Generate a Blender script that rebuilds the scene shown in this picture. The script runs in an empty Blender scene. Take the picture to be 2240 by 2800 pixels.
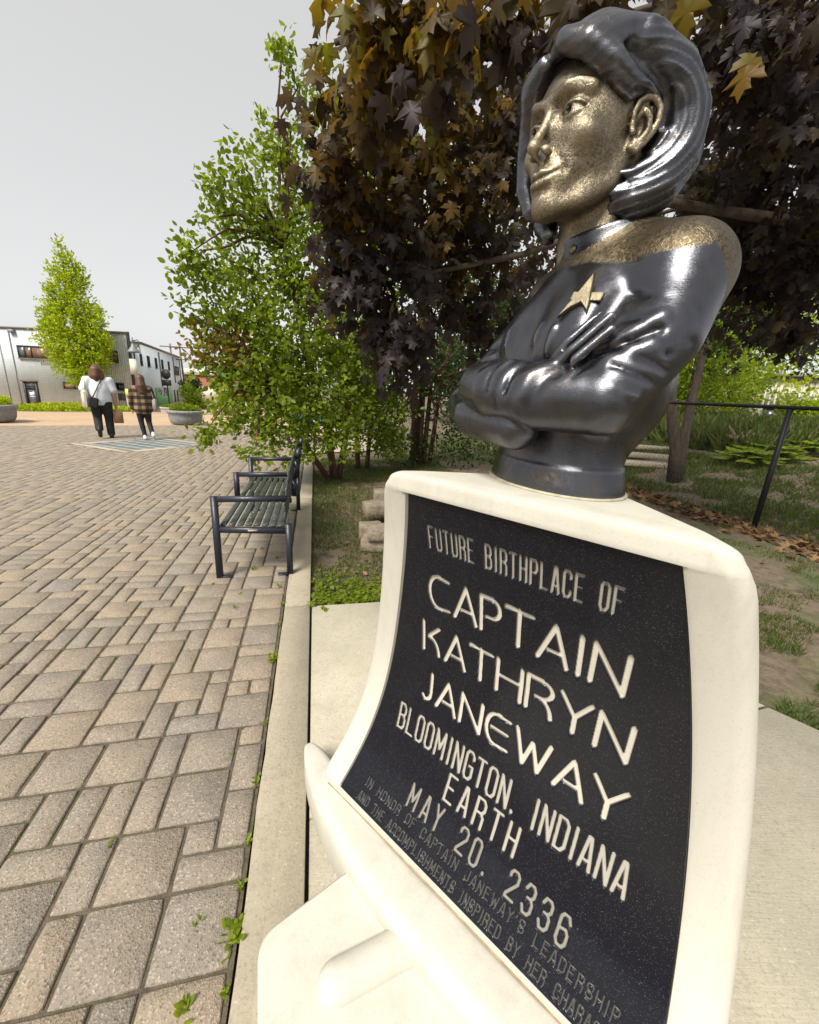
import bpy, bmesh, math, random
import numpy as np
from mathutils import Vector, Matrix, noise as mnoise

# ------------------------------------------------------------------ camera, sky, sun, exposure
scene = bpy.context.scene
COL = scene.collection
PITCH, ROLL, CAM_H = math.radians(16.26), math.radians(3.3), 1.48
cam_data = bpy.data.cameras.new('camera')
cam = bpy.data.objects.new('camera', cam_data)
COL.objects.link(cam)
cam_data.sensor_fit = 'HORIZONTAL'
cam_data.sensor_width = 36.0
cam_data.lens = 36.0 * 1110.0 / 2240.0
cam_data.clip_start = 0.02
cam_data.clip_end = 3000.0
_f = Vector((0, math.cos(PITCH), -math.sin(PITCH)))
_u0 = Vector((0, math.sin(PITCH), math.cos(PITCH)))
_r = Vector((1, 0, 0)) * math.cos(ROLL) + _u0 * math.sin(ROLL)
_u = _u0 * math.cos(ROLL) - Vector((1, 0, 0)) * math.sin(ROLL)
cam.matrix_world = Matrix(((_r.x, _u.x, -_f.x, 0), (_r.y, _u.y, -_f.y, 0), (_r.z, _u.z, -_f.z, CAM_H), (0, 0, 0, 1)))
scene.camera = cam

SUN_EL, SUN_AZ = math.radians(50), math.radians(-150)      # azimuth measured from +Y towards +X
world = bpy.data.worlds.new('World')
scene.world = world
world.use_nodes = True
wn = world.node_tree
wn.nodes.clear()
_sky = wn.nodes.new('ShaderNodeTexSky')
_sky.sky_type = 'NISHITA'
_sky.sun_disc = False
_sky.sun_elevation = SUN_EL
_sky.sun_rotation = SUN_AZ
_sky.altitude = 200
_sky.air_density = 1.0
_sky.dust_density = 1.2
_sky.ozone_density = 1.0
_hs = wn.nodes.new('ShaderNodeHueSaturation')
_hs.inputs['Saturation'].default_value = 0.08
_bg = wn.nodes.new('ShaderNodeBackground')
_bg.inputs['Strength'].default_value = 0.116
_wo = wn.nodes.new('ShaderNodeOutputWorld')
wn.links.new(_sky.outputs[0], _hs.inputs['Color'])
_hz = wn.nodes.new('ShaderNodeMix'); _hz.data_type = 'RGBA'          # thin even haze over the whole sky
_hz.inputs[0].default_value = 0.72
_hz.inputs[7].default_value = (3.28, 3.28, 3.28, 1)
wn.links.new(_hs.outputs[0], _hz.inputs[6])
wn.links.new(_hz.outputs[2], _bg.inputs['Color'])
wn.links.new(_bg.outputs[0], _wo.inputs['Surface'])

sun_d = bpy.data.lights.new('sun', 'SUN')
sun_d.energy = 3.1
sun_d.angle = math.radians(24)
sun_d.color = (1.0, 0.94, 0.83)
sun = bpy.data.objects.new('sun', sun_d)
COL.objects.link(sun)
_sd = Vector((math.sin(SUN_AZ) * math.cos(SUN_EL), math.cos(SUN_AZ) * math.cos(SUN_EL), math.sin(SUN_EL)))
sun.rotation_euler = _sd.to_track_quat('Z', 'Y').to_euler()

scene.view_settings.view_transform = 'Standard'
scene.view_settings.look = 'None'
scene.view_settings.exposure = 0.90
scene.view_settings.gamma = 1.0
scene.view_settings.use_curve_mapping = False
scene.render.engine = 'CYCLES'
scene.cycles.max_bounces = 6
scene.cycles.diffuse_bounces = 3
scene.cycles.glossy_bounces = 3
scene.cycles.transmission_bounces = 4
scene.cycles.transparent_max_bounces = 6
scene.cycles.use_denoising = True

rng = np.random.default_rng(7)
random.seed(7)

# ------------------------------------------------------------------ frames of reference on the ground
K0 = np.array([-0.374, 0.61])                   # a point on the plaza edge of the kerb
EA = np.array([-0.235, 0.972])                  # along the kerb
EB = np.array([0.972, 0.235])                   # across it, away from the plaza
YAW_K = math.atan2(EB[1], EB[0])
def ab(a, b, z=0.0):
    p = K0 + EA * a + EB * b
    return (float(p[0]), float(p[1]), z)
def ground_z(x, y):
    r = np.hypot(x, y)
    k = np.clip((r - 19.0) / 24.0, 0, 1)
    return -1.33 * k * k * (3 - 2 * k)

# ------------------------------------------------------------------ helpers
MATS = {}
def new_mat(name):
    m = bpy.data.materials.new(name)
    m.use_nodes = True
    nt = m.node_tree
    nt.nodes.clear()
    out = nt.nodes.new('ShaderNodeOutputMaterial')
    bs = nt.nodes.new('ShaderNodeBsdfPrincipled')
    nt.links.new(bs.outputs[0], out.inputs['Surface'])
    MATS[name] = m
    return m, nt, bs
def N(nt, kind, **kw):
    n = nt.nodes.new(kind)
    for k, v in kw.items():
        if k.startswith('_'):
            setattr(n, k[1:], v)
        else:
            n.inputs[k.replace('__', ' ')].default_value = v
    return n
def coords(nt, kind='Object', scale=None):
    tc = nt.nodes.new('ShaderNodeTexCoord')
    o = tc.outputs[kind]
    if scale:
        mp = nt.nodes.new('ShaderNodeMapping')
        mp.inputs['Scale'].default_value = scale
        nt.links.new(o, mp.inputs['Vector'])
        o = mp.outputs[0]
    return o
def world_pos(nt):
    return nt.nodes.new('ShaderNodeNewGeometry').outputs['Position']
def ramp(nt, fac, stops):
    r = nt.nodes.new('ShaderNodeValToRGB')
    e = r.color_ramp.elements
    while len(e) < len(stops):
        e.new(0.5)
    for i, (p, c) in enumerate(stops):
        e[i].position = p
        e[i].color = (c[0], c[1], c[2], 1) if not isinstance(c, (int, float)) else (c, c, c, 1)
    nt.links.new(fac, r.inputs['Fac'])
    return r.outputs['Color']
def mix(nt, a, b, fac, mode='MIX'):
    m = nt.nodes.new('ShaderNodeMix')
    m.data_type = 'RGBA'
    m.blend_type = mode
    for sock, v in ((m.inputs[6], a), (m.inputs[7], b)):
        if isinstance(v, (tuple, list)):
            sock.default_value = (v[0], v[1], v[2], 1)
        else:
            nt.links.new(v, sock)
    if isinstance(fac, (int, float)):
        m.inputs[0].default_value = fac
    else:
        nt.links.new(fac, m.inputs[0])
    return m.outputs[2]
def math_n(nt, op, a, b=0.0):
    m = nt.nodes.new('ShaderNodeMath')
    m.operation = op
    for s, v in ((m.inputs[0], a), (m.inputs[1], b)):
        if isinstance(v, (int, float)):
            s.default_value = v
        else:
            nt.links.new(v, s)
    return m.outputs[0]
def noise(nt, vec, scale, detail=3, rough=0.55, dist=0.0):
    n = N(nt, 'ShaderNodeTexNoise', Scale=scale, Detail=detail, Roughness=rough, Distortion=dist)
    if vec is not None:
        nt.links.new(vec, n.inputs['Vector'])
    return n.outputs['Fac']
def bump(nt, bs, h, strength=0.3, dist=0.01):
    b = nt.nodes.new('ShaderNodeBump')
    b.inputs['Strength'].default_value = strength
    b.inputs['Distance'].default_value = dist
    nt.links.new(h, b.inputs['Height'])
    nt.links.new(b.outputs[0], bs.inputs['Normal'])
def simple(name, col, rough=0.6, metal=0.0, var=0.15, scale=8.0, bmp=0.0, bscale=40.0, kind='Object', bdist=0.01):
    m, nt, bs = new_mat(name)
    v = coords(nt, kind)
    f = noise(nt, v, scale, 4)
    lo = tuple(c * (1 - var) for c in col); hi = tuple(min(1, c * (1 + var)) for c in col)
    nt.links.new(ramp(nt, f, [(0.3, lo), (0.7, hi)]), bs.inputs['Base Color'])
    bs.inputs['Roughness'].default_value = rough
    bs.inputs['Metallic'].default_value = metal
    if bmp:
        bump(nt, bs, noise(nt, v, bscale, 5), bmp, bdist)
    return m

def mesh_np(name, verts, faces, mat=None, smooth=False):
    """verts (n,3) array, faces list of index lists or (m,k) array"""
    me = bpy.data.meshes.new(name)
    verts = np.asarray(verts, dtype=np.float32)
    me.vertices.add(len(verts))
    me.vertices.foreach_set('co', verts.ravel())
    if isinstance(faces, np.ndarray):
        k = faces.shape[1]
        nf = len(faces)
        loops = faces.astype(np.int32).ravel()
        starts = np.arange(0, nf * k, k, dtype=np.int32)
        totals = np.full(nf, k, dtype=np.int32)
    else:
        nf = len(faces)
        totals = np.array([len(f) for f in faces], dtype=np.int32)
        starts = np.concatenate([[0], np.cumsum(totals)[:-1]]).astype(np.int32)
        loops = np.concatenate([np.asarray(f, dtype=np.int32) for f in faces])
    me.loops.add(len(loops))
    me.loops.foreach_set('vertex_index', loops)
    me.polygons.add(nf)
    me.polygons.foreach_set('loop_start', starts)
    me.polygons.foreach_set('loop_total', totals)
    if smooth:
        me.polygons.foreach_set('use_smooth', np.ones(nf, dtype=bool))
    me.update(calc_edges=True)
    me.validate()
    if mat is not None:
        me.materials.append(MATS[mat] if isinstance(mat, str) else mat)
    return me
def link(name, me, parent=None, loc=None, rot=None):
    o = bpy.data.objects.new(name, me)
    COL.objects.link(o)
    if parent is not None:
        o.parent = parent
    if loc is not None:
        o.location = loc
    if rot is not None:
        o.rotation_euler = rot if isinstance(rot, (tuple, list)) else (0, 0, rot)
    return o
def tag(o, label=None, cat=None, group=None, kind=None):
    if label: o['label'] = label
    if cat: o['category'] = cat
    if group: o['group'] = group
    if kind: o['kind'] = kind
    return o
def thing(name, label, cat, loc=(0, 0, 0), rot=0.0, group=None):
    o = link(name, None, None, loc, rot)
    o.empty_display_size = 0.1
    return tag(o, label, cat, group)
def attr(me, name, vals):
    a = me.attributes.new(name, 'FLOAT', 'POINT')
    a.data.foreach_set('value', np.asarray(vals, dtype=np.float32))
def col_attr(me, name, vals):
    a = me.attributes.new(name, 'FLOAT_COLOR', 'POINT')
    v = np.ones((len(vals), 4), dtype=np.float32); v[:, :3] = vals
    a.data.foreach_set('color', v.ravel())
def sharp(me, deg=35):
    me.polygons.foreach_set('use_smooth', np.ones(len(me.polygons), dtype=bool))
    me.set_sharp_from_angle(angle=math.radians(deg))

class MB:
    """collects simple shapes into one mesh"""
    def __init__(self):
        self.v, self.f, self.n = [], [], 0
    def add(self, verts, faces):
        verts = [tuple(map(float, p)) for p in verts]
        self.v += verts
        self.f += [[i + self.n for i in f] for f in faces]
        self.n += len(verts)
        return self
    def box(self, c, s, rz=0.0, ry=0.0, rx=0.0, bev=0.0):
        M = Matrix.Rotation(rz, 3, 'Z') @ Matrix.Rotation(ry, 3, 'Y') @ Matrix.Rotation(rx, 3, 'X')
        hx, hy, hz = s[0] / 2, s[1] / 2, s[2] / 2
        if bev <= 0:
            p = [(-hx, -hy, -hz), (hx, -hy, -hz), (hx, hy, -hz), (-hx, hy, -hz), (-hx, -hy, hz), (hx, -hy, hz), (hx, hy, hz), (-hx, hy, hz)]
            f = [(0, 3, 2, 1), (4, 5, 6, 7), (0, 1, 5, 4), (1, 2, 6, 5), (2, 3, 7, 6), (3, 0, 4, 7)]
        else:
            b = min(bev, hx * .9, hy * .9, hz * .9)
            p, f = [], []
            idx = {}
            for sx in (-1, 1):
                for sy in (-1, 1):
                    for sz in (-1, 1):
                        for ax in range(3):
                            q = [sx * (hx - b), sy * (hy - b), sz * (hz - b)]
                            q[ax] = (sx, sy, sz)[ax] * (hx, hy, hz)[ax]
                            idx[(sx, sy, sz, ax)] = len(p)
                            p.append(tuple(q))
            def I(*k): return idx[k]
            for s_ in (-1, 1):
                for ax in range(3):
                    o1, o2 = [a for a in range(3) if a != ax]
                    ring = []
                    for (u, w) in ((-1, -1), (1, -1), (1, 1), (-1, 1)):
                        k = [0, 0, 0]; k[ax] = s_; k[o1] = u; k[o2] = w
                        ring.append(I(*k, ax))
                    if (s_ > 0) == (ax != 1): f.append(ring)
                    else: f.append(ring[::-1])
            for ax in range(3):
                o1, o2 = [a for a in range(3) if a != ax]
                for u in (-1, 1):
                    for w in (-1, 1):
                        k0 = [0, 0, 0]; k1 = [0, 0, 0]
                        k0[ax] = -1; k1[ax] = 1
                        for k in (k0, k1): k[o1] = u; k[o2] = w
                        q = [I(*k0, o1), I(*k1, o1), I(*k1, o2), I(*k0, o2)]
                        f.append(q)
            for sx in (-1, 1):
                for sy in (-1, 1):
                    for sz in (-1, 1):
                        f.append([I(sx, sy, sz, 0), I(sx, sy, sz, 1), I(sx, sy, sz, 2)])
        c = Vector(c)
        return self.add([tuple(M @ Vector(q) + c) for q in p], f)
    def bar(self, a, b, w, h=None, up=(0, 0, 1), bev=0.0):
        """rectangular bar from a to b"""
        h = h or w
        a, b = Vector(a), Vector(b)
        d = (b - a); L = d.length; d.normalize()
        up = Vector(up)
        if abs(d.dot(up)) > 0.98: up = Vector((0, 1, 0))
        x = d.cross(up).normalized(); y = x.cross(d).normalized()
        k = MB().box((0, 0, 0), (w, L, h), bev=bev)
        c = (a + b) / 2
        return self.add([tuple(c + x * p[0] + d * p[1] + y * p[2]) for p in k.v], k.f)
    def tube(self, pts, rad, seg=8, cap=True):
        pts = [Vector(p) for p in pts]
        rad = [rad] * len(pts) if isinstance(rad, (int, float)) else list(rad)
        rings = []
        prev = None
        for i, p in enumerate(pts):
            d = (pts[min(i + 1, len(pts) - 1)] - pts[max(i - 1, 0)])
            d = d.normalized() if d.length > 1e-9 else Vector((0, 0, 1))
            if prev is None:
                x = d.cross(Vector((0, 0, 1)) if abs(d.z) < .9 else Vector((1, 0, 0))).normalized()
            else:
                x = (prev - d * prev.dot(d)).normalized()
            prev = x
            y = d.cross(x)
            rings.append([p + (x * math.cos(t) + y * math.sin(t)) * rad[i] for t in [2 * math.pi * k / seg for k in range(seg)]])
        v = [q for r in rings for q in r]
        f = [[i * seg + k, i * seg + (k + 1) % seg, (i + 1) * seg + (k + 1) % seg, (i + 1) * seg + k] for i in range(len(rings) - 1) for k in range(seg)]
        if cap:
            f.append(list(range(seg))[::-1]); f.append([(len(rings) - 1) * seg + k for k in range(seg)])
        return self.add(v, f)
    def lathe(self, prof, seg=40, c=(0, 0, 0)):
        v, f = [], []
        for r, z in prof:
            for k in range(seg):
                t = 2 * math.pi * k / seg
                v.append((c[0] + r * math.cos(t), c[1] + r * math.sin(t), c[2] + z))
        for i in range(len(prof) - 1):
            for k in range(seg):
                f.append([i * seg + k, i * seg + (k + 1) % seg, (i + 1) * seg + (k + 1) % seg, (i + 1) * seg + k])
        f.append(list(range(seg))[::-1]); f.append([(len(prof) - 1) * seg + k for k in range(seg)])
        return self.add(v, f)
    def prism(self, poly, z0, z1, bev=0.0):
        n = len(poly)
        def off(d):
            if d == 0: return list(poly)
            out = []
            P = [Vector(p) for p in poly]
            for i in range(n):
                a, b, c = P[i - 1], P[i], P[(i + 1) % n]
                d1 = (b - a).normalized(); d2 = (c - b).normalized()
                n1 = Vector((-d1.y, d1.x)); n2 = Vector((-d2.y, d2.x))
                m = (n1 + n2); m = m / max(m.length_squared, .3) * 2
                out.append(tuple(b + m * d * .5 * 1.0))
            return out
        rings = [(off(0), z0), (off(0), z1 - bev), (off(bev * .35), z1 - bev * .35), (off(bev), z1)] if bev > 0 else [(poly, z0), (poly, z1)]
        v = [(p[0], p[1], z) for r, z in rings for p in r]
        f = [[i * n + k, i * n + (k + 1) % n, (i + 1) * n + (k + 1) % n, (i + 1) * n + k] for i in range(len(rings) - 1) for k in range(n)]
        f.append(list(range(n))[::-1]); f.append([(len(rings) - 1) * n + k for k in range(n)])
        return self.add(v, f)
    def mesh(self, name, mat, smooth=False, sharp_deg=None):
        me = mesh_np(name, np.array(self.v, dtype=np.float32).reshape(-1, 3), self.f, mat, smooth)
        bm = bmesh.new(); bm.from_mesh(me)
        bmesh.ops.recalc_face_normals(bm, faces=bm.faces)
        bm.to_mesh(me); bm.free()
        if sharp_deg: sharp(me, sharp_deg)
        return me
    def obj(self, name, mat, parent=None, smooth=False, sharp_deg=None, loc=None, rot=None):
        return link(name, self.mesh(name, mat, smooth, sharp_deg), parent, loc, rot)

def grid_mesh(name, P, mat, smooth=True, wrap=False):
    """P (nu,nv,3) -> quads"""
    nu, nv = P.shape[:2]
    i = np.arange(nu * nv).reshape(nu, nv)
    f = np.stack([i[:-1, :-1], i[1:, :-1], i[1:, 1:], i[:-1, 1:]], -1).reshape(-1, 4)
    return mesh_np(name, P.reshape(-1, 3), f, mat, smooth)
# ------------------------------------------------------------------ ground materials
def gz(x, y):
    b = (x - K0[0]) * EB[0] + (y - K0[1]) * EB[1]
    return ground_z(x, y) * np.clip((3.0 - b) / 4.0, 0, 1) + 0.11 * np.clip(b - 6.5, 0, 7)

def mat_soil():
    m, nt, bs = new_mat('garden_soil')
    p = world_pos(nt)
    n1 = noise(nt, p, 0.9, 5, 0.6); n2 = noise(nt, p, 14.0, 5, 0.65); n3 = noise(nt, p, 90.0, 3)
    dirt = ramp(nt, n2, [(0.3, (0.075, 0.055, 0.038)), (0.7, (0.19, 0.145, 0.10))])
    grass = ramp(nt, n2, [(0.3, (0.035, 0.055, 0.014)), (0.7, (0.085, 0.12, 0.03))])
    c = mix(nt, dirt, grass, ramp(nt, n1, [(0.50, 0.0), (0.66, 0.9)]))
    c = mix(nt, c, (0.26, 0.21, 0.15), ramp(nt, n3, [(0.6, 0.0), (0.75, 0.5)]))
    nt.links.new(c, bs.inputs['Base Color']); bs.inputs['Roughness'].default_value = 0.95
    bump(nt, bs, n3, 0.6, 0.02)
mat_soil()
def mat_concrete(name, col, streak=0.0):
    m, nt, bs = new_mat(name)
    p = world_pos(nt)
    n1 = noise(nt, p, 2.2, 5, 0.6); n2 = noise(nt, p, 120.0, 3, 0.6)
    mp = nt.nodes.new('ShaderNodeMapping'); nt.links.new(p, mp.inputs['Vector'])
    mp.inputs['Rotation'].default_value = (0, 0, -YAW_K); mp.inputs['Scale'].default_value = (14, 150, 1)
    br = noise(nt, mp.outputs[0], 1.0, 3)
    c = ramp(nt, n1, [(0.3, tuple(x * .78 for x in col)), (0.7, col)])
    c = mix(nt, c, tuple(x * .62 for x in col), ramp(nt, noise(nt, p, 26.0, 5, .75), [(0.52, 0.0), (0.68, 0.55)]))
    c = mix(nt, c, tuple(x * .55 for x in col), ramp(nt, n2, [(0.54, 0.0), (0.70, 0.75)]))
    c = mix(nt, c, tuple(min(1, x * 1.3) for x in col), ramp(nt, noise(nt, p, 75.0, 3, .6), [(0.60, 0.0), (0.72, 0.6)]))
    c = mix(nt, c, tuple(x * .7 for x in col), ramp(nt, noise(nt, p, 7.0, 6, .75), [(0.52, 0.0), (0.70, 0.6)]))
    vo = N(nt, 'ShaderNodeTexVoronoi', Scale=24.0); nt.links.new(p, vo.inputs['Vector'])
    c = mix(nt, c, tuple(x * .45 for x in col), mix(nt, (0, 0, 0), ramp(nt, vo.outputs['Distance'], [(0.05, 1.0), (0.14, 0.0)]), ramp(nt, noise(nt, p, 5.0, 3), [(0.52, 0.0), (0.66, 0.8)])))
    nt.links.new(c, bs.inputs['Base Color']); bs.inputs['Roughness'].default_value = 0.9
    bump(nt, bs, mix(nt, n2, br, streak), 0.45, 0.004)
mat_concrete('kerb_concrete', (0.37, 0.325, 0.245))
mat_concrete('pad_concrete', (0.47, 0.43, 0.335), 0.6)
mat_concrete('walk_concrete', (0.42, 0.36, 0.28), 0.3)

def mat_paver():
    m, nt, bs = new_mat('paver_stone')
    p = world_pos(nt)
    inf = nt.nodes.new('ShaderNodeObjectInfo')
    at = nt.nodes.new('ShaderNodeAttribute'); at.attribute_name = 'tone'
    tone = math_n(nt, 'FRACT', math_n(nt, 'ADD', inf.outputs['Random'], at.outputs['Fac']))
    base = ramp(nt, tone, [(0.0, (0.205, 0.176, 0.148)), (0.30, (0.238, 0.196, 0.155)), (0.55, (0.268, 0.214, 0.156)), (0.80, (0.215, 0.187, 0.160)), (1.0, (0.285, 0.222, 0.156))])
    big = noise(nt, p, 4.0, 4)
    c = mix(nt, base, (0.29, 0.235, 0.165), ramp(nt, big, [(0.45, 0.0), (0.75, 0.55)]))
    vo = N(nt, 'ShaderNodeTexVoronoi', Scale=210.0); nt.links.new(p, vo.inputs['Vector'])
    sp = nt.nodes.new('ShaderNodeSeparateColor'); nt.links.new(vo.outputs['Color'], sp.inputs[0])
    c = mix(nt, c, (0.47, 0.42, 0.34), ramp(nt, sp.outputs[0], [(0.80, 0.0), (0.97, 0.5)]))
    c = mix(nt, c, (0.085, 0.075, 0.065), ramp(nt, sp.outputs[1], [(0.78, 0.0), (0.95, 0.6)]))
    c = mix(nt, c, (0.10, 0.09, 0.08), ramp(nt, noise(nt, p, 1.7, 5, .7), [(0.60, 0.0), (0.74, 0.35)]))
    nt.links.new(c, bs.inputs['Base Color']); bs.inputs['Roughness'].default_value = 0.88
    h = mix(nt, vo.outputs['Distance'], noise(nt, p, 60.0, 4), 0.5)
    bump(nt, bs, h, 0.6, 0.005)
mat_paver()
def mat_joint():
    m, nt, bs = new_mat('joint_sand')
    p = world_pos(nt)
    c = ramp(nt, noise(nt, p, 30.0, 5, .7), [(0.3, (0.055, 0.046, 0.034)), (0.65, (0.135, 0.108, 0.074))])
    c = mix(nt, c, (0.07, 0.085, 0.02), ramp(nt, noise(nt, p, 3.5, 4), [(0.52, 0.0), (0.68, 0.75)]))
    nt.links.new(c, bs.inputs['Base Color']); bs.inputs['Roughness'].default_value = 1.0
    bump(nt, bs, noise(nt, p, 160.0, 3), 0.8, 0.006)
mat_joint()
def mat_road():
    m, nt, bs = new_mat('brick_road')
    p = world_pos(nt)
    br = nt.nodes.new('ShaderNodeTexBrick'); nt.links.new(p, br.inputs['Vector'])
    br.inputs['Scale'].default_value = 1.0; br.inputs['Brick Width'].default_value = 0.4; br.inputs['Row Height'].default_value = 0.2; br.inputs['Mortar Size'].default_value = 0.012
    br.inputs['Color1'].default_value = (0.40, 0.265, 0.155, 1); br.inputs['Color2'].default_value = (0.46, 0.32, 0.20, 1); br.inputs['Mortar'].default_value = (0.36, 0.26, 0.17, 1)
    c = mix(nt, br.outputs['Color'], (0.50, 0.40, 0.29), ramp(nt, noise(nt, p, 0.25, 4), [(0.45, 0.0), (0.7, 0.7)]))
    nt.links.new(c, bs.inputs['Base Color']); bs.inputs['Roughness'].default_value = 0.85
mat_road()
simple('verge_grass', (0.12, 0.19, 0.035), 0.9, 0, 0.35, 3.0)
simple('lawn_grass', (0.10, 0.15, 0.03), 0.9, 0, 0.35, 2.0)

# ------------------------------------------------------------------ terrain
def build_ground():
    r = np.concatenate([[0.15], np.geomspace(0.4, 900, 190)])
    th = np.linspace(0, 2 * np.pi, 289)[:-1]
    R, T = np.meshgrid(r, th, indexing='ij')
    X, Y = R * np.sin(T), R * np.cos(T)
    A = (X - K0[0]) * EA[0] + (Y - K0[1]) * EA[1]
    B = (X - K0[0]) * EB[0] + (Y - K0[1]) * EB[1]
    garden = np.clip((B - .25) / .3, 0, 1) * np.clip((60 - R) / 20, 0, 1)
    bumps = np.array([mnoise.noise(Vector((x * 1.3, y * 1.3, 0))) + .5 * mnoise.noise(Vector((x * 5, y * 5, 3))) for x, y in zip(X.ravel(), Y.ravel())]).reshape(X.shape)
    Z = gz(X, Y) - 0.040 + garden * (0.012 + .016 * bumps)
    pad = (B > 0) & (B < 3.4) & (A < 1.97)
    Z = np.where(pad | (B < .18), gz(X, Y) - .06, Z)
    i = np.arange(R.size).reshape(R.shape)
    j = np.roll(i, -1, axis=1)
    f = np.stack([i[:-1], i[1:], j[1:], j[:-1]], -1).reshape(-1, 4)
    me = mesh_np('ground', np.stack([X, Y, Z], -1).reshape(-1, 3), f, 'garden_soil', True)
    o = link('ground', me); tag(o, kind='structure')
build_ground()

def sheet(name, fn_inside, r0, r1, t0, t1, mat, dz, nr=60, nt_=90):
    """a sheet that follows the fall of the land"""
    r = np.linspace(r0, r1, nr); th = np.radians(np.linspace(t0, t1, nt_))
    R, T = np.meshgrid(r, th, indexing='ij')
    X, Y = R * np.sin(T), R * np.cos(T)
    P = np.stack([X, Y, gz(X, Y) + dz], -1)
    o = link(name, grid_mesh(name, P, mat)); tag(o, kind='structure')
    return o
sheet('road', None, 14.0, 90.0, -88, -12, 'brick_road', -0.022)

def strip(name, pts, width, mat, dz, side=1, thick=0.0):
    """a band along a polyline, laid on the land"""
    P = []
    pts = [np.array(p, float) for p in pts]
    fine = []
    for a, b in zip(pts[:-1], pts[1:]):
        n = max(2, int(np.linalg.norm(b - a) / 1.0))
        fine += [a + (b - a) * k / n for k in range(n)]
    fine.append(pts[-1])
    for k, p in enumerate(fine):
        d = fine[min(k + 1, len(fine) - 1)] - fine[max(k - 1, 0)]; d /= np.linalg.norm(d)
        nrm = np.array([d[1], -d[0]]) * side
        a, b = p, p + nrm * width
        row = [(a[0], a[1], gz(a[0], a[1]) + dz - thick), (a[0], a[1], gz(a[0], a[1]) + dz), (b[0], b[1], gz(b[0], b[1]) + dz), (b[0], b[1], gz(b[0], b[1]) + dz - thick)]
        P.append(row)
    o = link(name, grid_mesh(name, np.array(P), mat, False))
    return tag(o, kind='structure')
strip('pavement', [(-60, 29.6), (-31, 27.4), (-22, 26.4), (-16, 25.5), (-12.5, 30), (-14, 60)], 0.35, 'walk_concrete', 0.10, -1, 0.14)
strip('verge', [(-60, 30.1), (-31, 27.9), (-22, 26.9), (-18, 26.3)], 2.4, 'verge_grass', 0.09, -1, 0.1)
strip('crosswalk', [(-19.5, 19.8), (-13, 22.5), (-8, 25.5)], 1.3, 'walk_concrete', -0.008, -1)
strip('garden_path', [ab(9.2, .2)[:2], ab(9.8, 1.6)[:2], ab(10.8, 2.2)[:2], ab(13, 2.0)[:2], ab(18, 0.5)[:2]], 1.1, 'walk_concrete', 0.002, -1)

# ------------------------------------------------------------------ plaza paving
U = 0.105
plaza_poly_far = lambda b: 16.9 + 0.465 * b
def plaza_base():
    b = np.linspace(-26, -0.004, 60); P = []
    for bb_ in b:
        far = max(plaza_poly_far(bb_), 3.0)
        P.append([ab(-2.2 + (far + 2.2) * t, bb_, -0.0095) for t in np.linspace(0, 1, 50)])
    o = link('plaza_paving', grid_mesh('plaza_paving', np.array(P), 'joint_sand', False))
    return tag(o, kind='structure')
plaza = plaza_base()
DIA = [np.array(p) for p in ((-7.60, 8.95), (-5.90, 8.26), (-4.86, 10.08), (-6.72, 10.72))]
def in_poly(x, y, P):
    s = [(P[(i + 1) % 4][0] - P[i][0]) * (y - P[i][1]) - (P[(i + 1) % 4][1] - P[i][1]) * (x - P[i][0]) for i in range(4)]
    return all(v > 0 for v in s) or all(v < 0 for v in s)
def tile_plaza():
    r = random.Random(21)
    na, nb = 190, 200
    occ = np.zeros((na, nb), bool)
    shapes = [(2, 2)] * 9 + [(2, 1)] * 5 + [(1, 2)] * 6 + [(1, 1)] * 3
    out = []
    a_off = -1.6
    for i in range(na):
        for j in range(nb):
            if occ[i, j]: continue
            opts = shapes[:]; r.shuffle(opts)
            opts.append((1, 1))
            for (h, w) in opts:
                if i + h <= na and j + w <= nb and not occ[i:i + h, j:j + w].any():
                    occ[i:i + h, j:j + w] = True
                    out.append((a_off + i * U, -0.012 - (j + w) * U, h, w)); break
    return out
PAV_MESH = {}
def paver_geo(h, w, g=0.0045):
    """top with worn, chamfered edges; 12 cm thick in life, 4 cm of it modelled"""
    sx, sy = w * U, h * U
    def ring(i_, z): return [(i_, i_, z), (sx - i_, i_, z), (sx - i_, sy - i_, z), (i_, sy - i_, z)]
    v = ring(g, -.03) + ring(g, -.0045) + ring(g + .005, 0.0)
    f = [[0, 1, 5, 4], [1, 2, 6, 5], [2, 3, 7, 6], [3, 0, 4, 7], [4, 5, 9, 8], [5, 6, 10, 9], [6, 7, 11, 10], [7, 4, 8, 11], [8, 9, 10, 11]]
    return v, f
def paver_worn(h, w, g, seed):
    """the near pavers: edges worn uneven, a chipped corner here and there"""
    r = random.Random(seed)
    sx, sy = w * U, h * U
    n = 5
    def side(p, q): return [(p[0] + (q[0] - p[0]) * t / n, p[1] + (q[1] - p[1]) * t / n) for t in range(n)]
    def ring(i_, z, j):
        c = [(i_, i_), (sx - i_, i_), (sx - i_, sy - i_), (i_, sy - i_)]
        pts = side(c[0], c[1]) + side(c[1], c[2]) + side(c[2], c[3]) + side(c[3], c[0])
        out = []
        for k, (x, y) in enumerate(pts):
            cx, cy = sx / 2 - x, sy / 2 - y
            L = math.hypot(cx, cy)
            d = j[k]
            out.append((x + cx / L * d, y + cy / L * d, z))
        return out
    m = 4 * n
    j0 = [abs(r.gauss(0, .0008)) + (r.uniform(.0015, .0045) if (k % n == 0) else 0) for k in range(m)]
    if r.random() < .5: j0[r.randrange(4) * n] += .006
    j1 = [a * .8 + abs(r.gauss(0, .0012)) for a in j0]
    v = ring(g, -.03, [0] * m) + ring(g, -.0050, j0) + ring(g + .0045, 0.0, j1)
    f = [[i * m + k, i * m + (k + 1) % m, (i + 1) * m + (k + 1) % m, (i + 1) * m + k] for i in range(2) for k in range(m)]
    f.append([2 * m + k for k in range(m)])
    return v, f
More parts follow.
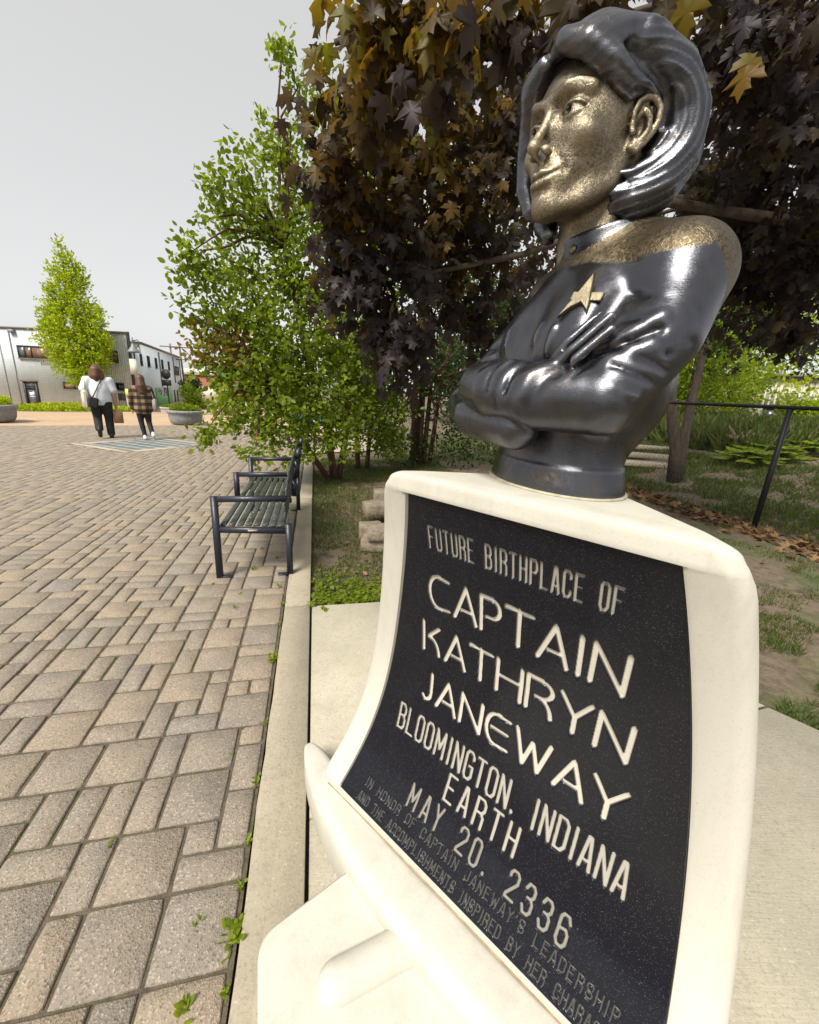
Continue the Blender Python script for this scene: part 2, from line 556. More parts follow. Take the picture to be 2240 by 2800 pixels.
for h, w in ((2, 2), (2, 1), (1, 2), (1, 1)):
    for k in range(5):
        v, f = paver_worn(h, w, 0.0040 + .0007 * k, h * 100 + w * 10 + k)
        me = mesh_np('paver', v, f, 'paver_stone'); PAV_MESH[(h, w, k)] = me
def lay_pavers():
    R_ = Matrix.Rotation(YAW_K, 3, 'Z')
    tiles = tile_plaza()
    cand = []
    for (a, b, h, w) in tiles:
        c = ab(a + h * U / 2, b + w * U / 2)
        if a + h * U > plaza_poly_far(b): continue
        if in_poly(c[0], c[1], DIA): continue
        dist = math.hypot(c[0], c[1])
        # is it in the camera's field of view?
        d = Vector(c) - Vector((0, 0, CAM_H))
        zc = d.dot(_f)
        if zc < 0.05: vis = 0
        else:
            px, py = d.dot(_r) / zc * 1110, -d.dot(_u) / zc * 1110
            vis = 1 if (-1180 < px < 1180 and -1400 < py < 1470) else 0
        cand.append((h * w / (dist ** 3 + .2) if vis else 0, dist, vis, a, b, h, w))
    cand.sort(key=lambda t: -t[0])
    near, rest = cand[:300], [c for c in cand[300:] if c[2] or c[1] < 16]
    r = random.Random(4)
    for (_, dist, vis, a, b, h, w) in near:
        o = link('paver', PAV_MESH[(h, w, r.randrange(5))], plaza)
        p = ab(a, b, r.uniform(-.0025, .0015))
        o.location = p; o.rotation_euler = (r.uniform(-.006, .006), r.uniform(-.006, .006), YAW_K + r.uniform(-.006, .006))
    V, Fc, T = [], [], []
    n = 0
    ca, sa = math.cos(YAW_K), math.sin(YAW_K)
    for (_, dist, vis, a, b, h, w) in rest:
        v, f = paver_geo(h, w, 0.0044)
        p = ab(a, b, r.uniform(-.002, .001))
        v = np.array(v)
        V.append(np.stack([p[0] + v[:, 0] * ca - v[:, 1] * sa, p[1] + v[:, 0] * sa + v[:, 1] * ca, p[2] + v[:, 2]], 1))
        Fc.append(np.array(f) + n); n += len(v)
        T.append(np.full(len(v), r.random()))
    me = mesh_np('paver_field', np.concatenate(V), np.concatenate(Fc), 'paver_stone')
    attr(me, 'tone', np.concatenate(T))
    o = link('paver_field', me, plaza); tag(o, kind='stuff')
lay_pavers()
# diamond of slate tiles with a pale border, let into the paving
def mat_tiles():
    m, nt, bs = new_mat('slate_tiles')
    p = world_pos(nt)
    c = ramp(nt, noise(nt, p, 2.5, 4), [(0.3, (0.17, 0.19, 0.18)), (0.7, (0.25, 0.27, 0.255))])
    nt.links.new(c, bs.inputs['Base Color']); bs.inputs['Roughness'].default_value = 0.55
mat_tiles()
def lerp2(P, u, v):
    return (P[0] * (1 - u) + P[1] * u) * (1 - v) + (P[3] * (1 - u) + P[2] * u) * v
inl = link('tile_inlay', None, plaza); inl.empty_display_size = .1
b_ = MB()
def quadbox(mb, q, z0, z1):
    mb.add([(p[0], p[1], z0) for p in q] + [(p[0], p[1], z1) for p in q], [[0, 3, 2, 1], [4, 5, 6, 7], [0, 1, 5, 4], [1, 2, 6, 5], [2, 3, 7, 6], [3, 0, 4, 7]])
E_ = .09
for (u0, v0, u1, v1) in ((0, 0, 1, E_), (0, 1 - E_, 1, 1), (0, E_, E_, 1 - E_), (1 - E_, E_, 1, 1 - E_)):
    mb = MB(); quadbox(mb, [lerp2(DIA, u0, v0), lerp2(DIA, u1, v0), lerp2(DIA, u1, v1), lerp2(DIA, u0, v1)], -.03, .002)
    mb.obj('border_strip', 'walk_concrete', inl)
_tl = []
for i in range(6):
    for j in range(6):
        s0 = (1 - 2 * E_) / 6
        u0, v0 = E_ + i * s0 + .003, E_ + j * s0 + .003
        mb = MB(); quadbox(mb, [lerp2(DIA, u0, v0), lerp2(DIA, u0 + s0 - .006, v0), lerp2(DIA, u0 + s0 - .006, v0 + s0 - .006), lerp2(DIA, u0, v0 + s0 - .006)], -.03, .001)
        mb.obj('slate_tile', 'slate_tiles', inl)

# ------------------------------------------------------------------ kerb and the concrete pad
kerb = link('kerb', MB().box((0, 0, 0), (.01, .01, .005)).mesh('kerb', 'joint_sand')); kerb.location = ab(0, .08, -.05); tag(kerb, kind='structure')
kerb_cuts = [-2.2, -1.0, 1.955, 4.95, 7.95, 10.9]
for a0, a1 in zip(kerb_cuts[:-1], kerb_cuts[1:]):
    w0, w1 = 0.004, .176
    poly = [ab(a0 + .004, w0)[:2], ab(a0 + .004, w1)[:2], ab(a1 - .004, w1)[:2], ab(a1 - .004, w0)[:2]]
    q = poly
    # a slightly wavering worn edge towards the pavers
    ed = [ab(a, w0 + .006 * mnoise.noise(Vector((a * 3, 0, 0))) + .004 * mnoise.noise(Vector((a * 17, 2, 0))))[:2] for a in np.linspace(a1 - .004, a0 + .004, 40)]
    poly = [ab(a0 + .004, w1)[:2], ab(a1 - .004, w1)[:2]] + ed
    o = MB().prism(poly, -.08, .012, bev=.006).obj('kerb_slab', 'kerb_concrete', kerb)
    o.matrix_parent_inverse = Matrix.Translation(kerb.location).inverted()
pad = link('concrete_pad', MB().box((0, 0, 0), (.01, .01, .005)).mesh('concrete_pad', 'joint_sand')); pad.location = ab(.5, 1.0, -.06); tag(pad, kind='structure')
def slab(pts):
    o = MB().prism([ab(*p)[:2] for p in pts], -.10, -.001, bev=.006).obj('pad_slab', 'pad_concrete', pad)
    o.matrix_parent_inverse = Matrix.Translation(pad.location).inverted()
# the joint runs from the kerb to the right-hand edge
slab([(.45, .188), (.62, 2.530), (1.965, 1.79), (1.965, .188)])
slab([(-2.2, .188), (-2.2, 3.6), (.10, 2.816), (.608, 2.536), (.438, .188)])
# ------------------------------------------------------------------ stone and granite
def mat_limestone(name, col, var=0.07):
    m, nt, bs = new_mat(name)
    v = coords(nt)
    big = noise(nt, v, 5.0, 4)
    fine = noise(nt, v, 190.0, 3)
    c = ramp(nt, big, [(0.3, tuple(x * (1 - var) for x in col)), (0.7, col)])
    c = mix(nt, c, tuple(x * 0.72 for x in (col[0], col[1] * .97, col[2] * .9)), ramp(nt, fine, [(0.55, 0.0), (0.8, 0.55)]))
    vo = N(nt, 'ShaderNodeTexVoronoi', Scale=42.0); nt.links.new(v, vo.inputs['Vector'])
    pits = ramp(nt, vo.outputs['Distance'], [(0.03, 1.0), (0.07, 0.0)])
    pits = mix(nt, (0, 0, 0), pits, ramp(nt, noise(nt, v, 9.0, 2), [(0.56, 0.0), (0.64, 0.8)]))
    c = mix(nt, c, (0.2, 0.17, 0.13), pits)
    st = noise(nt, coords(nt, 'Object', (9, 9, 1.4)), 1.6, 6, 0.7)          # weather streaks
    c = mix(nt, c, tuple(x * 0.8 for x in (col[0], col[1] * .98, col[2] * .95)), ramp(nt, st, [(0.48, 0.0), (0.72, 0.75)]))
    nt.links.new(c, bs.inputs['Base Color'])
    bs.inputs['Roughness'].default_value = 0.82
    h = mix(nt, fine, noise(nt, v, 70.0, 4), 0.5)
    bump(nt, bs, h, 0.3, 0.0015)
    return m
mat_limestone('limestone', (0.545, 0.522, 0.458))

def mat_granite():
    m, nt, bs = new_mat('black_granite')
    v = coords(nt)
    at = nt.nodes.new('ShaderNodeAttribute'); at.attribute_name = 'carve'
    vo = N(nt, 'ShaderNodeTexVoronoi', Scale=760.0); nt.links.new(v, vo.inputs['Vector'])
    sp = nt.nodes.new('ShaderNodeSeparateColor'); nt.links.new(vo.outputs['Color'], sp.inputs[0])
    fleck = ramp(nt, sp.outputs[0], [(0.93, 0.0), (0.995, 0.8)])
    c = mix(nt, (0.008, 0.008, 0.012), (0.07, 0.07, 0.08), fleck)
    sm = noise(nt, v, 7.0, 5, 0.6)
    c = mix(nt, c, (0.013, 0.013, 0.016), ramp(nt, sm, [(0.5, 0.0), (0.8, 0.7)]))
    cut = mix(nt, (0.48, 0.45, 0.385), (0.62, 0.585, 0.51), noise(nt, v, 160.0, 3))
    c = mix(nt, c, cut, at.outputs['Fac'])
    nt.links.new(c, bs.inputs['Base Color'])
    r = mix(nt, ramp(nt, noise(nt, v, 22.0, 4), [(0.3, 0.06), (0.75, 0.16)]), (0.75, 0.75, 0.75), at.outputs['Fac'])
    nt.links.new(r, bs.inputs['Roughness'])
    bs.inputs['Specular IOR Level'].default_value = 0.22
    bump(nt, bs, noise(nt, v, 900.0, 2), 0.06, 0.001)
    return m
mat_granite()

# ------------------------------------------------------------------ lettering as strokes in a unit box
def arc(cx, cy, rx, ry, a0, a1, n=9):
    return [(cx + rx * math.cos(math.radians(a0 + (a1 - a0) * i / n)), cy + ry * math.sin(math.radians(a0 + (a1 - a0) * i / n))) for i in range(n + 1)]
ROUND = dict(
    A=[[(0, 0), (.55, 1), (1, 0)], [(.36, .30), (.86, .30)]],
    C=[[(.98, .96), (.55, 1)] + arc(.45, .5, .45, .5, 90, 270) + [(.55, 0), (.98, .04)]],
    E=[[(.98, .98), (.55, 1)] + arc(.45, .5, .45, .5, 90, 270) + [(.55, 0), (.98, .02)], [(.25, .52), (.92, .52)]],
    H=[[(0, 0), (0, 1)], [(1, 0), (1, 1)], [(0, .52), (1, .52)]],
    I=[[(.5, 0), (.5, 1)]],
    J=[[(.8, 1), (.8, .3)] + arc(.45, .3, .35, .3, 0, -140)],
    K=[[(.05, 0), (.05, 1)], [(.9, .95), (.35, .55)], [(.35, .55)] + arc(.35, -.05, .55, .6, 90, 5, 6)],
    N=[[(0, 0), (.04, 1), (.96, 0), (1, 1)]],
    P=[[(0, 0), (0, 1), (.6, 1)] + arc(.6, .72, .36, .28, 90, -90) + [(.3, .44)]],
    R=[[(0, 0), (0, 1), (.55, 1)] + arc(.55, .74, .38, .26, 90, -90) + [(.35, .48)], [(.45, .48)] + arc(.45, -.05, .5, .53, 80, 5, 6)],
    T=[[(0, 1), (1, .98)], [(.5, 0), (.5, 1)]],
    W=[[(0, 1), (.27, 0), (.5, .8), (.73, 0), (1, 1)]],
    Y=[[(0, 1), (.5, .45), (1, 1)], [(.5, .45), (.5, 0)]])
q = .28
def rr(x0, y0, x1, y1, r=.24):            # octagonal loop of a condensed letter
    return [(x0 + r, y0), (x1 - r, y0), (x1, y0 + r * .55), (x1, y1 - r * .55), (x1 - r, y1), (x0 + r, y1), (x0, y1 - r * .55), (x0, y0 + r * .55), (x0 + r, y0)]
BLOCK = dict(
    A=[[(0, 0), (.4, 1), (.6, 1), (1, 0)], [(.2, .26), (.8, .26)]],
    B=[[(0, 0), (0, 1), (.7, 1), (.95, .86), (.95, .66), (.75, .53), (0, .53)], [(.75, .53), (1, .38), (1, .14), (.75, 0), (0, 0)]],
    C=[[(1, .74), (1, .88), (.75, 1), (.25, 1), (0, .86), (0, .14), (.25, 0), (.75, 0), (1, .12), (1, .26)]],
    D=[[(0, 0), (0, 1), (.7, 1), (1, .85), (1, .15), (.7, 0), (0, 0)]],
    E=[[(1, 1), (0, 1), (0, 0), (1, 0)], [(0, .52), (.8, .52)]],
    F=[[(1, 1), (0, 1), (0, 0)], [(0, .52), (.8, .52)]],
    G=[[(1, .76), (1, .88), (.75, 1), (.25, 1), (0, .86), (0, .14), (.25, 0), (.75, 0), (1, .12), (1, .48), (.6, .48)]],
    H=[[(0, 0), (0, 1)], [(1, 0), (1, 1)], [(0, .5), (1, .5)]],
    I=[[(.5, 0), (.5, 1)]],
    J=[[(.9, 1), (.9, .14), (.68, 0), (.3, 0), (.05, .14), (.05, .3)]],
    K=[[(0, 0), (0, 1)], [(1, 1), (0, .45)], [(.35, .62), (1, 0)]],
    L=[[(0, 1), (0, 0), (1, 0)]],
    M=[[(0, 0), (0, 1), (.5, .3), (1, 1), (1, 0)]],
    N=[[(0, 0), (0, 1), (1, 0), (1, 1)]],
    O=[rr(0, 0, 1, 1)],
    P=[[(0, 0), (0, 1), (.75, 1), (1, .86), (1, .62), (.75, .48), (0, .48)]],
    R=[[(0, 0), (0, 1), (.75, 1), (1, .86), (1, .64), (.75, .5), (0, .5)], [(.7, .5), (1, .38), (1, 0)]],
    S=[[(1, .76), (1, .88), (.75, 1), (.25, 1), (0, .88), (0, .66), (.2, .55), (.8, .45), (1, .34), (1, .12), (.75, 0), (.25, 0), (0, .12), (0, .24)]],
    T=[[(0, 1), (1, 1)], [(.5, 0), (.5, 1)]],
    U=[[(0, 1), (0, .14), (.25, 0), (.75, 0), (1, .14), (1, 1)]],
    W=[[(0, 1), (.2, 0), (.5, .7), (.8, 0), (1, 1)]],
    Y=[[(0, 1), (.5, .5), (1, 1)], [(.5, .5), (.5, 0)]])
BLOCK.update({'2': [[(0, .76), (0, .88), (.25, 1), (.75, 1), (1, .88), (1, .62), (0, .1), (0, 0), (1, 0)]],
              '3': [[(0, .8), (.25, 1), (.75, 1), (1, .87), (1, .66), (.75, .53), (.35, .53)], [(.75, .53), (1, .4), (1, .13), (.75, 0), (.25, 0), (0, .2)]],
              '6': [[(1, .8), (.75, 1), (.25, 1), (0, .86), (0, .14), (.25, 0), (.75, 0), (1, .14), (1, .42), (.75, .56), (0, .5)]],
              '0': [rr(0, 0, 1, 1)], '.': [[(.5, 0), (.5, .06)]], "'": [[(.5, .86), (.5, 1)]]})
# text, font, left, right, z top, z bottom, stroke, letter width as a share of its pitch, depth, paleness
ROWS = [
    ('FUTURE BIRTHPLACE OF', BLOCK, -.252, .222, 1.160, 1.098, .0072, .58, .0055, .62),
    ('CAPTAIN', ROUND, -.268, .256, 1.012, .912, .0128, .80, .0075, 1.0),
    ('KATHRYN', ROUND, -.298, .288, .845, .747, .0128, .80, .0075, 1.0),
    ('JANEWAY', ROUND, -.292, .306, .670, .575, .0128, .80, .0075, 1.0),
    ('BLOOMINGTON. INDIANA', BLOCK, -.362, .346, .508, .428, .0095, .62, .006, .66),
    ('EARTH', BLOCK, -.142, .108, .408, .338, .0095, .50, .006, .66),
    ('MAY 20. 2336', BLOCK, -.246, .272, .318, .262, .0085, .50, .006, .40),
    ("IN HONOR OF CAPTAIN JANEWAY'S LEADERSHIP", BLOCK, -.395, .395, .252, .231, .0042, .60, .0025, .12),
    ('AND THE ACCOMPLISHMENTS INSPIRED BY HER CHARACTER', BLOCK, -.40, .42, .214, .194, .0042, .60, .0025, .12)]

# ------------------------------------------------------------------ the pedestal (x to its right hand, y forward)
PED_A = math.radians(49)
PW = np.array([math.sin(PED_A), -math.cos(PED_A)])
PN = np.array([-math.cos(PED_A), -math.sin(PED_A)])
PED_C, PED_N0 = -0.36, -0.90
_o = PED_C * PW + PED_N0 * PN
pedestal = thing('stone_pedestal', 'cream limestone pedestal with a curved black granite inscription panel, under the bronze bust', 'pedestal', (float(_o[0]), float(_o[1]), 0.0), math.radians(139))
_pn = np.array([0.46431, -1.72458, 2.61711, -1.71997, -0.443])
def front_y(z): return np.polyval([0.464, -1.725, 2.617, -1.72, -0.443], z) - PED_N0
def half_w(z): return np.polyval([-0.011, -0.039, -0.095, 0.492], z)

def seg_dist(X, Y, ax, ay, bx, by):
    dx, dy = bx - ax, by - ay
    L = dx * dx + dy * dy + 1e-12
    t = np.clip(((X - ax) * dx + (Y - ay) * dy) / L, 0, 1)
    return np.hypot(X - ax - t * dx, Y - ay - t * dy)

def build_panel():
    z0, z1 = 0.185, 1.242
    zz = np.linspace(z0, z1, 4001)
    yy = front_y(zz)
    s = np.concatenate([[0], np.cumsum(np.hypot(np.diff(zz), np.diff(yy)))])
    # finer rows where the letters are cut
    zc = np.linspace(z0, z1, 900); fine = np.zeros(900, bool)
    for row in ROWS: fine |= (zc < row[4] + .006) & (zc > row[5] - .006)
    dens = np.where(fine, 1 / .0013, 1 / .0050)
    sc_ = np.interp(zc, zz, s)
    cum = np.concatenate([[0], np.cumsum(np.diff(sc_) * (dens[1:] + dens[:-1]) / 2)])
    ns, nu = int(cum[-1]), 560
    sv = np.interp(np.linspace(0, cum[-1], ns), cum, sc_)
    zv = np.interp(sv, s, zz)
    hv = half_w(zv)
    u = np.linspace(-1, 1, nu)
    Wg = u[None, :] * hv[:, None]
    Sg = np.repeat(sv[:, None], nu, 1)
    depth = np.zeros_like(Wg); pale = np.zeros_like(Wg)
    for text, font, w0, w1, zt, zb, th, share, dp, pl in ROWS:
        st, sb = np.interp([zt, zb], zz, s)
        ln, r0, r1 = len(text), None, None
        wts = [0.62 if c in "I.'1" else (1.25 if c in 'MW' else 1.0) for c in text]
        wts = [0.55 if c in ".'" else w for c, w in zip(text, wts)]
        if font is ROUND: wts = [{'I': .45, 'J': .75, 'W': 1.45, 'P': .9}.get(c, 1.1) for c in text]
        tot = sum(wts); x = w0
        sc = (w1 - w0) / tot
        i0, i1 = np.searchsorted(sv, [sb - .02, st + .02])
        Wr, Sr = Wg[i0:i1], Sg[i0:i1]
        for ch, wt in zip(text, wts):
            pw = wt * sc
            if ch != ' ':
                lw = pw * share if wt != .55 else pw * .3
                lx = x + (pw - lw) / 2
                msk = (Wr[len(Wr) // 2] > lx - .02) & (Wr[len(Wr) // 2] < lx + lw + .02)
                js = np.where(msk)[0]
                if len(js):
                    a, b = js[0], js[-1] + 1
                    X, Y = Wr[:, a:b], Sr[:, a:b]
                    d = np.full(X.shape, 9.0)
                    for pl_ in font[ch]:
                        pts = [(lx + p * lw, sb + t * (st - sb)) for p, t in pl_]
                        for (ax, ay), (bx, by) in zip(pts[:-1], pts[1:]):
                            d = np.minimum(d, seg_dist(X, Y, ax, ay, bx, by))
                    k = np.clip((th * .5 - d) / .0016 + .5, 0, 1)
                    depth[i0:i1, a:b] = np.maximum(depth[i0:i1, a:b], k * dp)
                    pale[i0:i1, a:b] = np.maximum(pale[i0:i1, a:b], np.clip((th * .5 - d) / .0012 - .2, 0, 1) * pl)
            x += pw
    ny = np.gradient(front_y(zv), zv)
    nl = np.hypot(1, ny)
    P = np.empty((ns, nu, 3))
    P[..., 0] = -Wg
    P[..., 1] = front_y(zv)[:, None] - depth / nl[:, None]
    P[..., 2] = zv[:, None] + depth * (ny / nl)[:, None]
    me = grid_mesh('granite_panel', P, 'black_granite', True)
    attr(me, 'carve', pale.ravel())
    return me
panel = link('granite_panel', build_panel(), pedestal)
tag(panel, 'black polished granite panel with carved inscription')

def build_body():
    REC, BW = 0.022, 0.095
    rows = []
    def section(z, inset=0.0, rec=True, grow=0.0):
        hw = half_w(min(max(z, .15), 1.242))
        rc = .075; q_ = max(0.0, min(1.0, (z - (1.29 - rc)) / rc))
        oh = hw + BW + grow - inset * 1.3 - rc * (1 - math.sqrt(max(0.0, 1 - q_ * q_)))
        y = front_y(min(max(z, .19), 1.25)) + 0.012 - inset
        yr = y - (REC + 0.012 if rec else 0.0)
        pts = []
        R = 0.032
        # front, from +x to -x
        for t in np.linspace(0, 90, 7):
            pts.append((oh - R + R * math.cos(math.radians(t)), y - R + R * math.sin(math.radians(t))))
        e_ = oh - R
        x1_, x2_, x3_ = min(hw + .05, e_ - .004), min(hw + .012, e_ - .012), min(hw + .004, e_ - .016)
        pts += [(x1_, y), (x2_, y), (x3_, y - .004 if rec else y), (min(hw - .001, e_ - .02), yr), (hw * .5, yr), (0, yr), (-hw * .5, yr), (-min(hw - .001, e_ - .02), yr), (-x3_, y - .004 if rec else y), (-x2_, y), (-x1_, y)]
        for t in np.linspace(90, 180, 7):
            pts.append((-oh + R + R * math.cos(math.radians(t)), y - R + R * math.sin(math.radians(t))))
        # splayed sides to the narrow back
        back = 0.10
        side = oh - back
        for k in np.linspace(.12, 1, 5):
            pts.append((-oh + side * k, y - .045 - side * k * 1.0))
        for k in np.linspace(0, 1, 5)[1:]:
            pts.append((-back + 2 * back * k, y - .045 - side))
        for k in np.linspace(1, .12, 5)[1:]:
            pts.append((oh - side * k, y - .045 - side * k))
        return [(px, py, z) for px, py in pts]
    rows.append(section(0.0, 0, False)); rows.append(section(0.10, 0, False)); rows.append(section(0.183, 0, False))
    rows.append(section(0.187, 0, True))
    for z in np.linspace(.21, 1.233, 44): rows.append(section(float(z), 0, True))
    rows.append(section(1.2425, 0, True)); rows.append(section(1.2445, 0, False))
    R = 0.016
    for z in (1.250, 1.257, 1.264): rows.append(section(z, 0, False))
    for t in np.linspace(0, 90, 8):
        t = math.radians(t)
        base = section(1.270 + .012 * math.sin(t), 0, False)
        cx, cy = 0.0, sum(p[1] for p in base) / len(base)
        k = 1 - R * (1 - math.cos(t)) / .24
        rows.append([(cx + (p[0] - cx) * k, cy + (p[1] - cy) * k, 1.274 + .016 * math.sin(t)) for p in base])
    n = len(rows[0])
    v = [p for r in rows for p in r]
    f = [[i * n + k, i * n + (k + 1) % n, (i + 1) * n + (k + 1) % n, (i + 1) * n + k] for i in range(len(rows) - 1) for k in range(n)]
    top = rows[-1]
    c0 = len(v); v.append((0, sum(p[1] for p in top) / n, top[0][2]))
    f += [[(len(rows) - 1) * n + k, (len(rows) - 1) * n + (k + 1) % n, c0] for k in range(n)]
    f.append(list(range(n)))
    b = MB(); b.add(v, f)
    return b.mesh('shaft', 'limestone', sharp_deg=32)
link('shaft', build_body(), pedestal)

def build_bar():
    secs = []
    W_ = 0.765
    for u in np.linspace(-1, 1, 81):
        w = W_ * math.sin(u * math.pi / 2)
        yf = -0.545 - 0.129 * (abs(w) / .687) ** 2.36 - PED_N0
        t = abs(w) / W_
        end = math.sqrt(max(0.0, 1 - max(0, (t - .66) / .34) ** 1.7))
        wid = (0.150 - 0.03 * t) * max(end, .04)
        top = 0.172 - .022 * t * t - .05 * (1 - end)
        r = 0.04 * max(end, .05)
        yc = yf - wid / 2 - .03 * (1 - end)
        ring = [(yc + wid / 2 - .012, 0.0), (yc + wid / 2, .02)]
        for a in np.linspace(0, 90, 7):
            a = math.radians(a)
            ring.append((yc + wid / 2 - r + r * math.cos(a), top - r + r * math.sin(a)))
        for a in np.linspace(90, 180, 7):
            a = math.radians(a)
            ring.append((yc - wid / 2 + r + r * math.cos(a), top - r + r * math.sin(a)))
        ring += [(yc - wid / 2, 0.02), (yc - wid / 2, 0.0)]
        secs.append([(-w, y, z) for y, z in ring])
    n = len(secs[0])
    v = [p for s_ in secs for p in s_]
    f = [[i * n + k, i * n + (k + 1) % n, (i + 1) * n + (k + 1) % n, (i + 1) * n + k] for i in range(len(secs) - 1) for k in range(n)]
    f.append(list(range(n))); f.append([(len(secs) - 1) * n + k for k in range(n)])
    b = MB(); b.add(v, f)
    return b.mesh('crescent_foot', 'limestone', sharp_deg=40)
link('crescent_foot', build_bar(), pedestal)

simple('lime_mortar', (0.30, 0.22, 0.13), 0.95, 0, 0.3, 30.0)
_jl = [(x_, front_y(.19) + .0125, .1715 - .022 * (x_ / .765) ** 2) for x_ in np.linspace(-.53, .53, 41)]
MB().tube(_jl, .0028, 6).obj('mortar_joint', 'lime_mortar', pedestal, smooth=True)
def rounded_poly(poly, r, n=6):
    out = []
    P = [Vector(p) for p in poly]
    for i in range(len(P)):
        a, b, c = P[i - 1], P[i], P[(i + 1) % len(P)]
        d1 = (a - b).normalized(); d2 = (c - b).normalized()
        p0 = b + d1 * r; p1 = b + d2 * r
        for k in range(n + 1):
            t = k / n
            out.append(tuple(p0 * (1 - t) ** 2 + b * 2 * t * (1 - t) + p1 * t * t))
    return out
_pl = [(-.30, -.60 + .9), (.30, -.60 + .9), (.353, -.311 + .9), (0.0, -.12 + .9), (-.353, -.311 + .9)]
MB().prism(rounded_poly(_pl, .05), 0.004, 0.102, bev=.022).obj('front_plate', 'limestone', pedestal, sharp_deg=30)
def build_peg(sgn):
    R = .046
    J, E = Vector((.056 * sgn, -.565 + .9)), Vector((.132 * sgn, -.395 + .9))
    ax = (E - J).normalized(); sd = Vector((ax.y, -ax.x)); L = (E - J).length
    rows, n = [], 18
    for y, k in [(0, 1), (L * .4, 1), (L * .8, 1), (L, 1)] + [(L + R * math.sin(a), math.cos(a)) for a in np.linspace(.15, 1.5, 8)]:
        row = []
        for a in np.linspace(0, math.pi, n):
            p = J + ax * y + sd * (R * k * math.cos(a))
            row.append((p.x, p.y, .098 + R * k * math.sin(a)))
        rows.append(row)
    v = [p for r_ in rows for p in r_]
    f = [[i * n + k, i * n + k + 1, (i + 1) * n + k + 1, (i + 1) * n + k] for i in range(len(rows) - 1) for k in range(n - 1)]
    f.append(list(range(n)))
    b = MB(); b.add(v, f)
    return b.mesh('raised_peg', 'limestone', sharp_deg=50)
link('raised_peg', build_peg(1), pedestal)
# ------------------------------------------------------------------ distance-field sculpting
class Field:
    def __init__(self, lo, hi, h):
        self.lo, self.h = np.array(lo, float), h
        n = [int(math.ceil((b - a) / h)) + 1 for a, b in zip(lo, hi)]
        self.ax = [np.float32(lo[i]) + np.float32(h) * np.arange(n[i], dtype=np.float32) for i in range(3)]
        self.X = self.ax[0][:, None, None]; self.Y = self.ax[1][None, :, None]; self.Z = self.ax[2][None, None, :]
        self.d = np.full(n, 1e3, dtype=np.float32)
        self.n = n
    def sub(self, lo, hi):
        s = []
        for i in range(3):
            a = int(np.searchsorted(self.ax[i], lo[i])); b = int(np.searchsorted(self.ax[i], hi[i]))
            s.append(slice(max(a, 0), max(b, a + 1)))
        return tuple(s), self.X[s[0]], self.Y[:, s[1]], self.Z[:, :, s[2]]
def sd_ell(X, Y, Z, c, r):
    x, y, z = (X - c[0]), (Y - c[1]), (Z - c[2])
    k0 = np.sqrt((x / r[0]) ** 2 + (y / r[1]) ** 2 + (z / r[2]) ** 2)
    k1 = np.sqrt((x / r[0] ** 2) ** 2 + (y / r[1] ** 2) ** 2 + (z / r[2] ** 2) ** 2) + 1e-6
    return (k0 * (k0 - 1) / k1).astype(np.float32)
def sd_cone(X, Y, Z, a, b, ra, rb):
    ab_ = [b[i] - a[i] for i in range(3)]
    L = sum(v * v for v in ab_) + 1e-12
    t = np.clip(((X - a[0]) * ab_[0] + (Y - a[1]) * ab_[1] + (Z - a[2]) * ab_[2]) / L, 0, 1)
    return np.sqrt((X - a[0] - t * ab_[0]) ** 2 + (Y - a[1] - t * ab_[1]) ** 2 + (Z - a[2] - t * ab_[2]) ** 2) - (ra + (rb - ra) * t)
def smin(a, b, k):
    h = np.maximum(k - np.abs(a - b), 0) / k
    return np.minimum(a, b) - h * h * k * 0.25
def smax(a, b, k): return -smin(-a, -b, k)
def bb(pts, pad):
    p = np.array(pts, float)
    return p.min(0) - pad, p.max(0) + pad
def add_ell(F, c, r, k, op='u'):
    pad = max(r) + k * 1.5 + F.h * 3
    s, X, Y, Z = F.sub([c[i] - r[i] - k * 1.5 - F.h * 4 for i in range(3)], [c[i] + r[i] + k * 1.5 + F.h * 4 for i in range(3)])
    d = sd_ell(X, Y, Z, c, r)
    F.d[s] = smin(F.d[s], d, k) if op == 'u' else smax(F.d[s], -d, k)
def add_path(F, pts, rad, k, op='u'):
    rad = [rad] * len(pts) if isinstance(rad, (int, float)) else rad
    lo, hi = bb(pts, max(rad) + k * 1.5 + F.h * 4)
    s, X, Y, Z = F.sub(lo, hi)
    d = None
    for i in range(len(pts) - 1):
        e = sd_cone(X, Y, Z, pts[i], pts[i + 1], rad[i], rad[i + 1])
        d = e if d is None else np.minimum(d, e)
    F.d[s] = smin(F.d[s], d, k) if op == 'u' else smax(F.d[s], -d, k)
def crease(F, pts, sig, amp):
    """amp>0 raises a ridge, amp<0 presses a groove"""
    lo, hi = bb(pts, sig * 3)
    s, X, Y, Z = F.sub(lo, hi)
    d = None
    n = len(pts) - 1
    for i in range(n):
        e = sd_cone(X, Y, Z, pts[i], pts[i + 1], 0, 0)
        d = e if d is None else np.minimum(d, e)
    F.d[s] -= (amp * np.exp(-(d / sig) ** 2)).astype(np.float32)
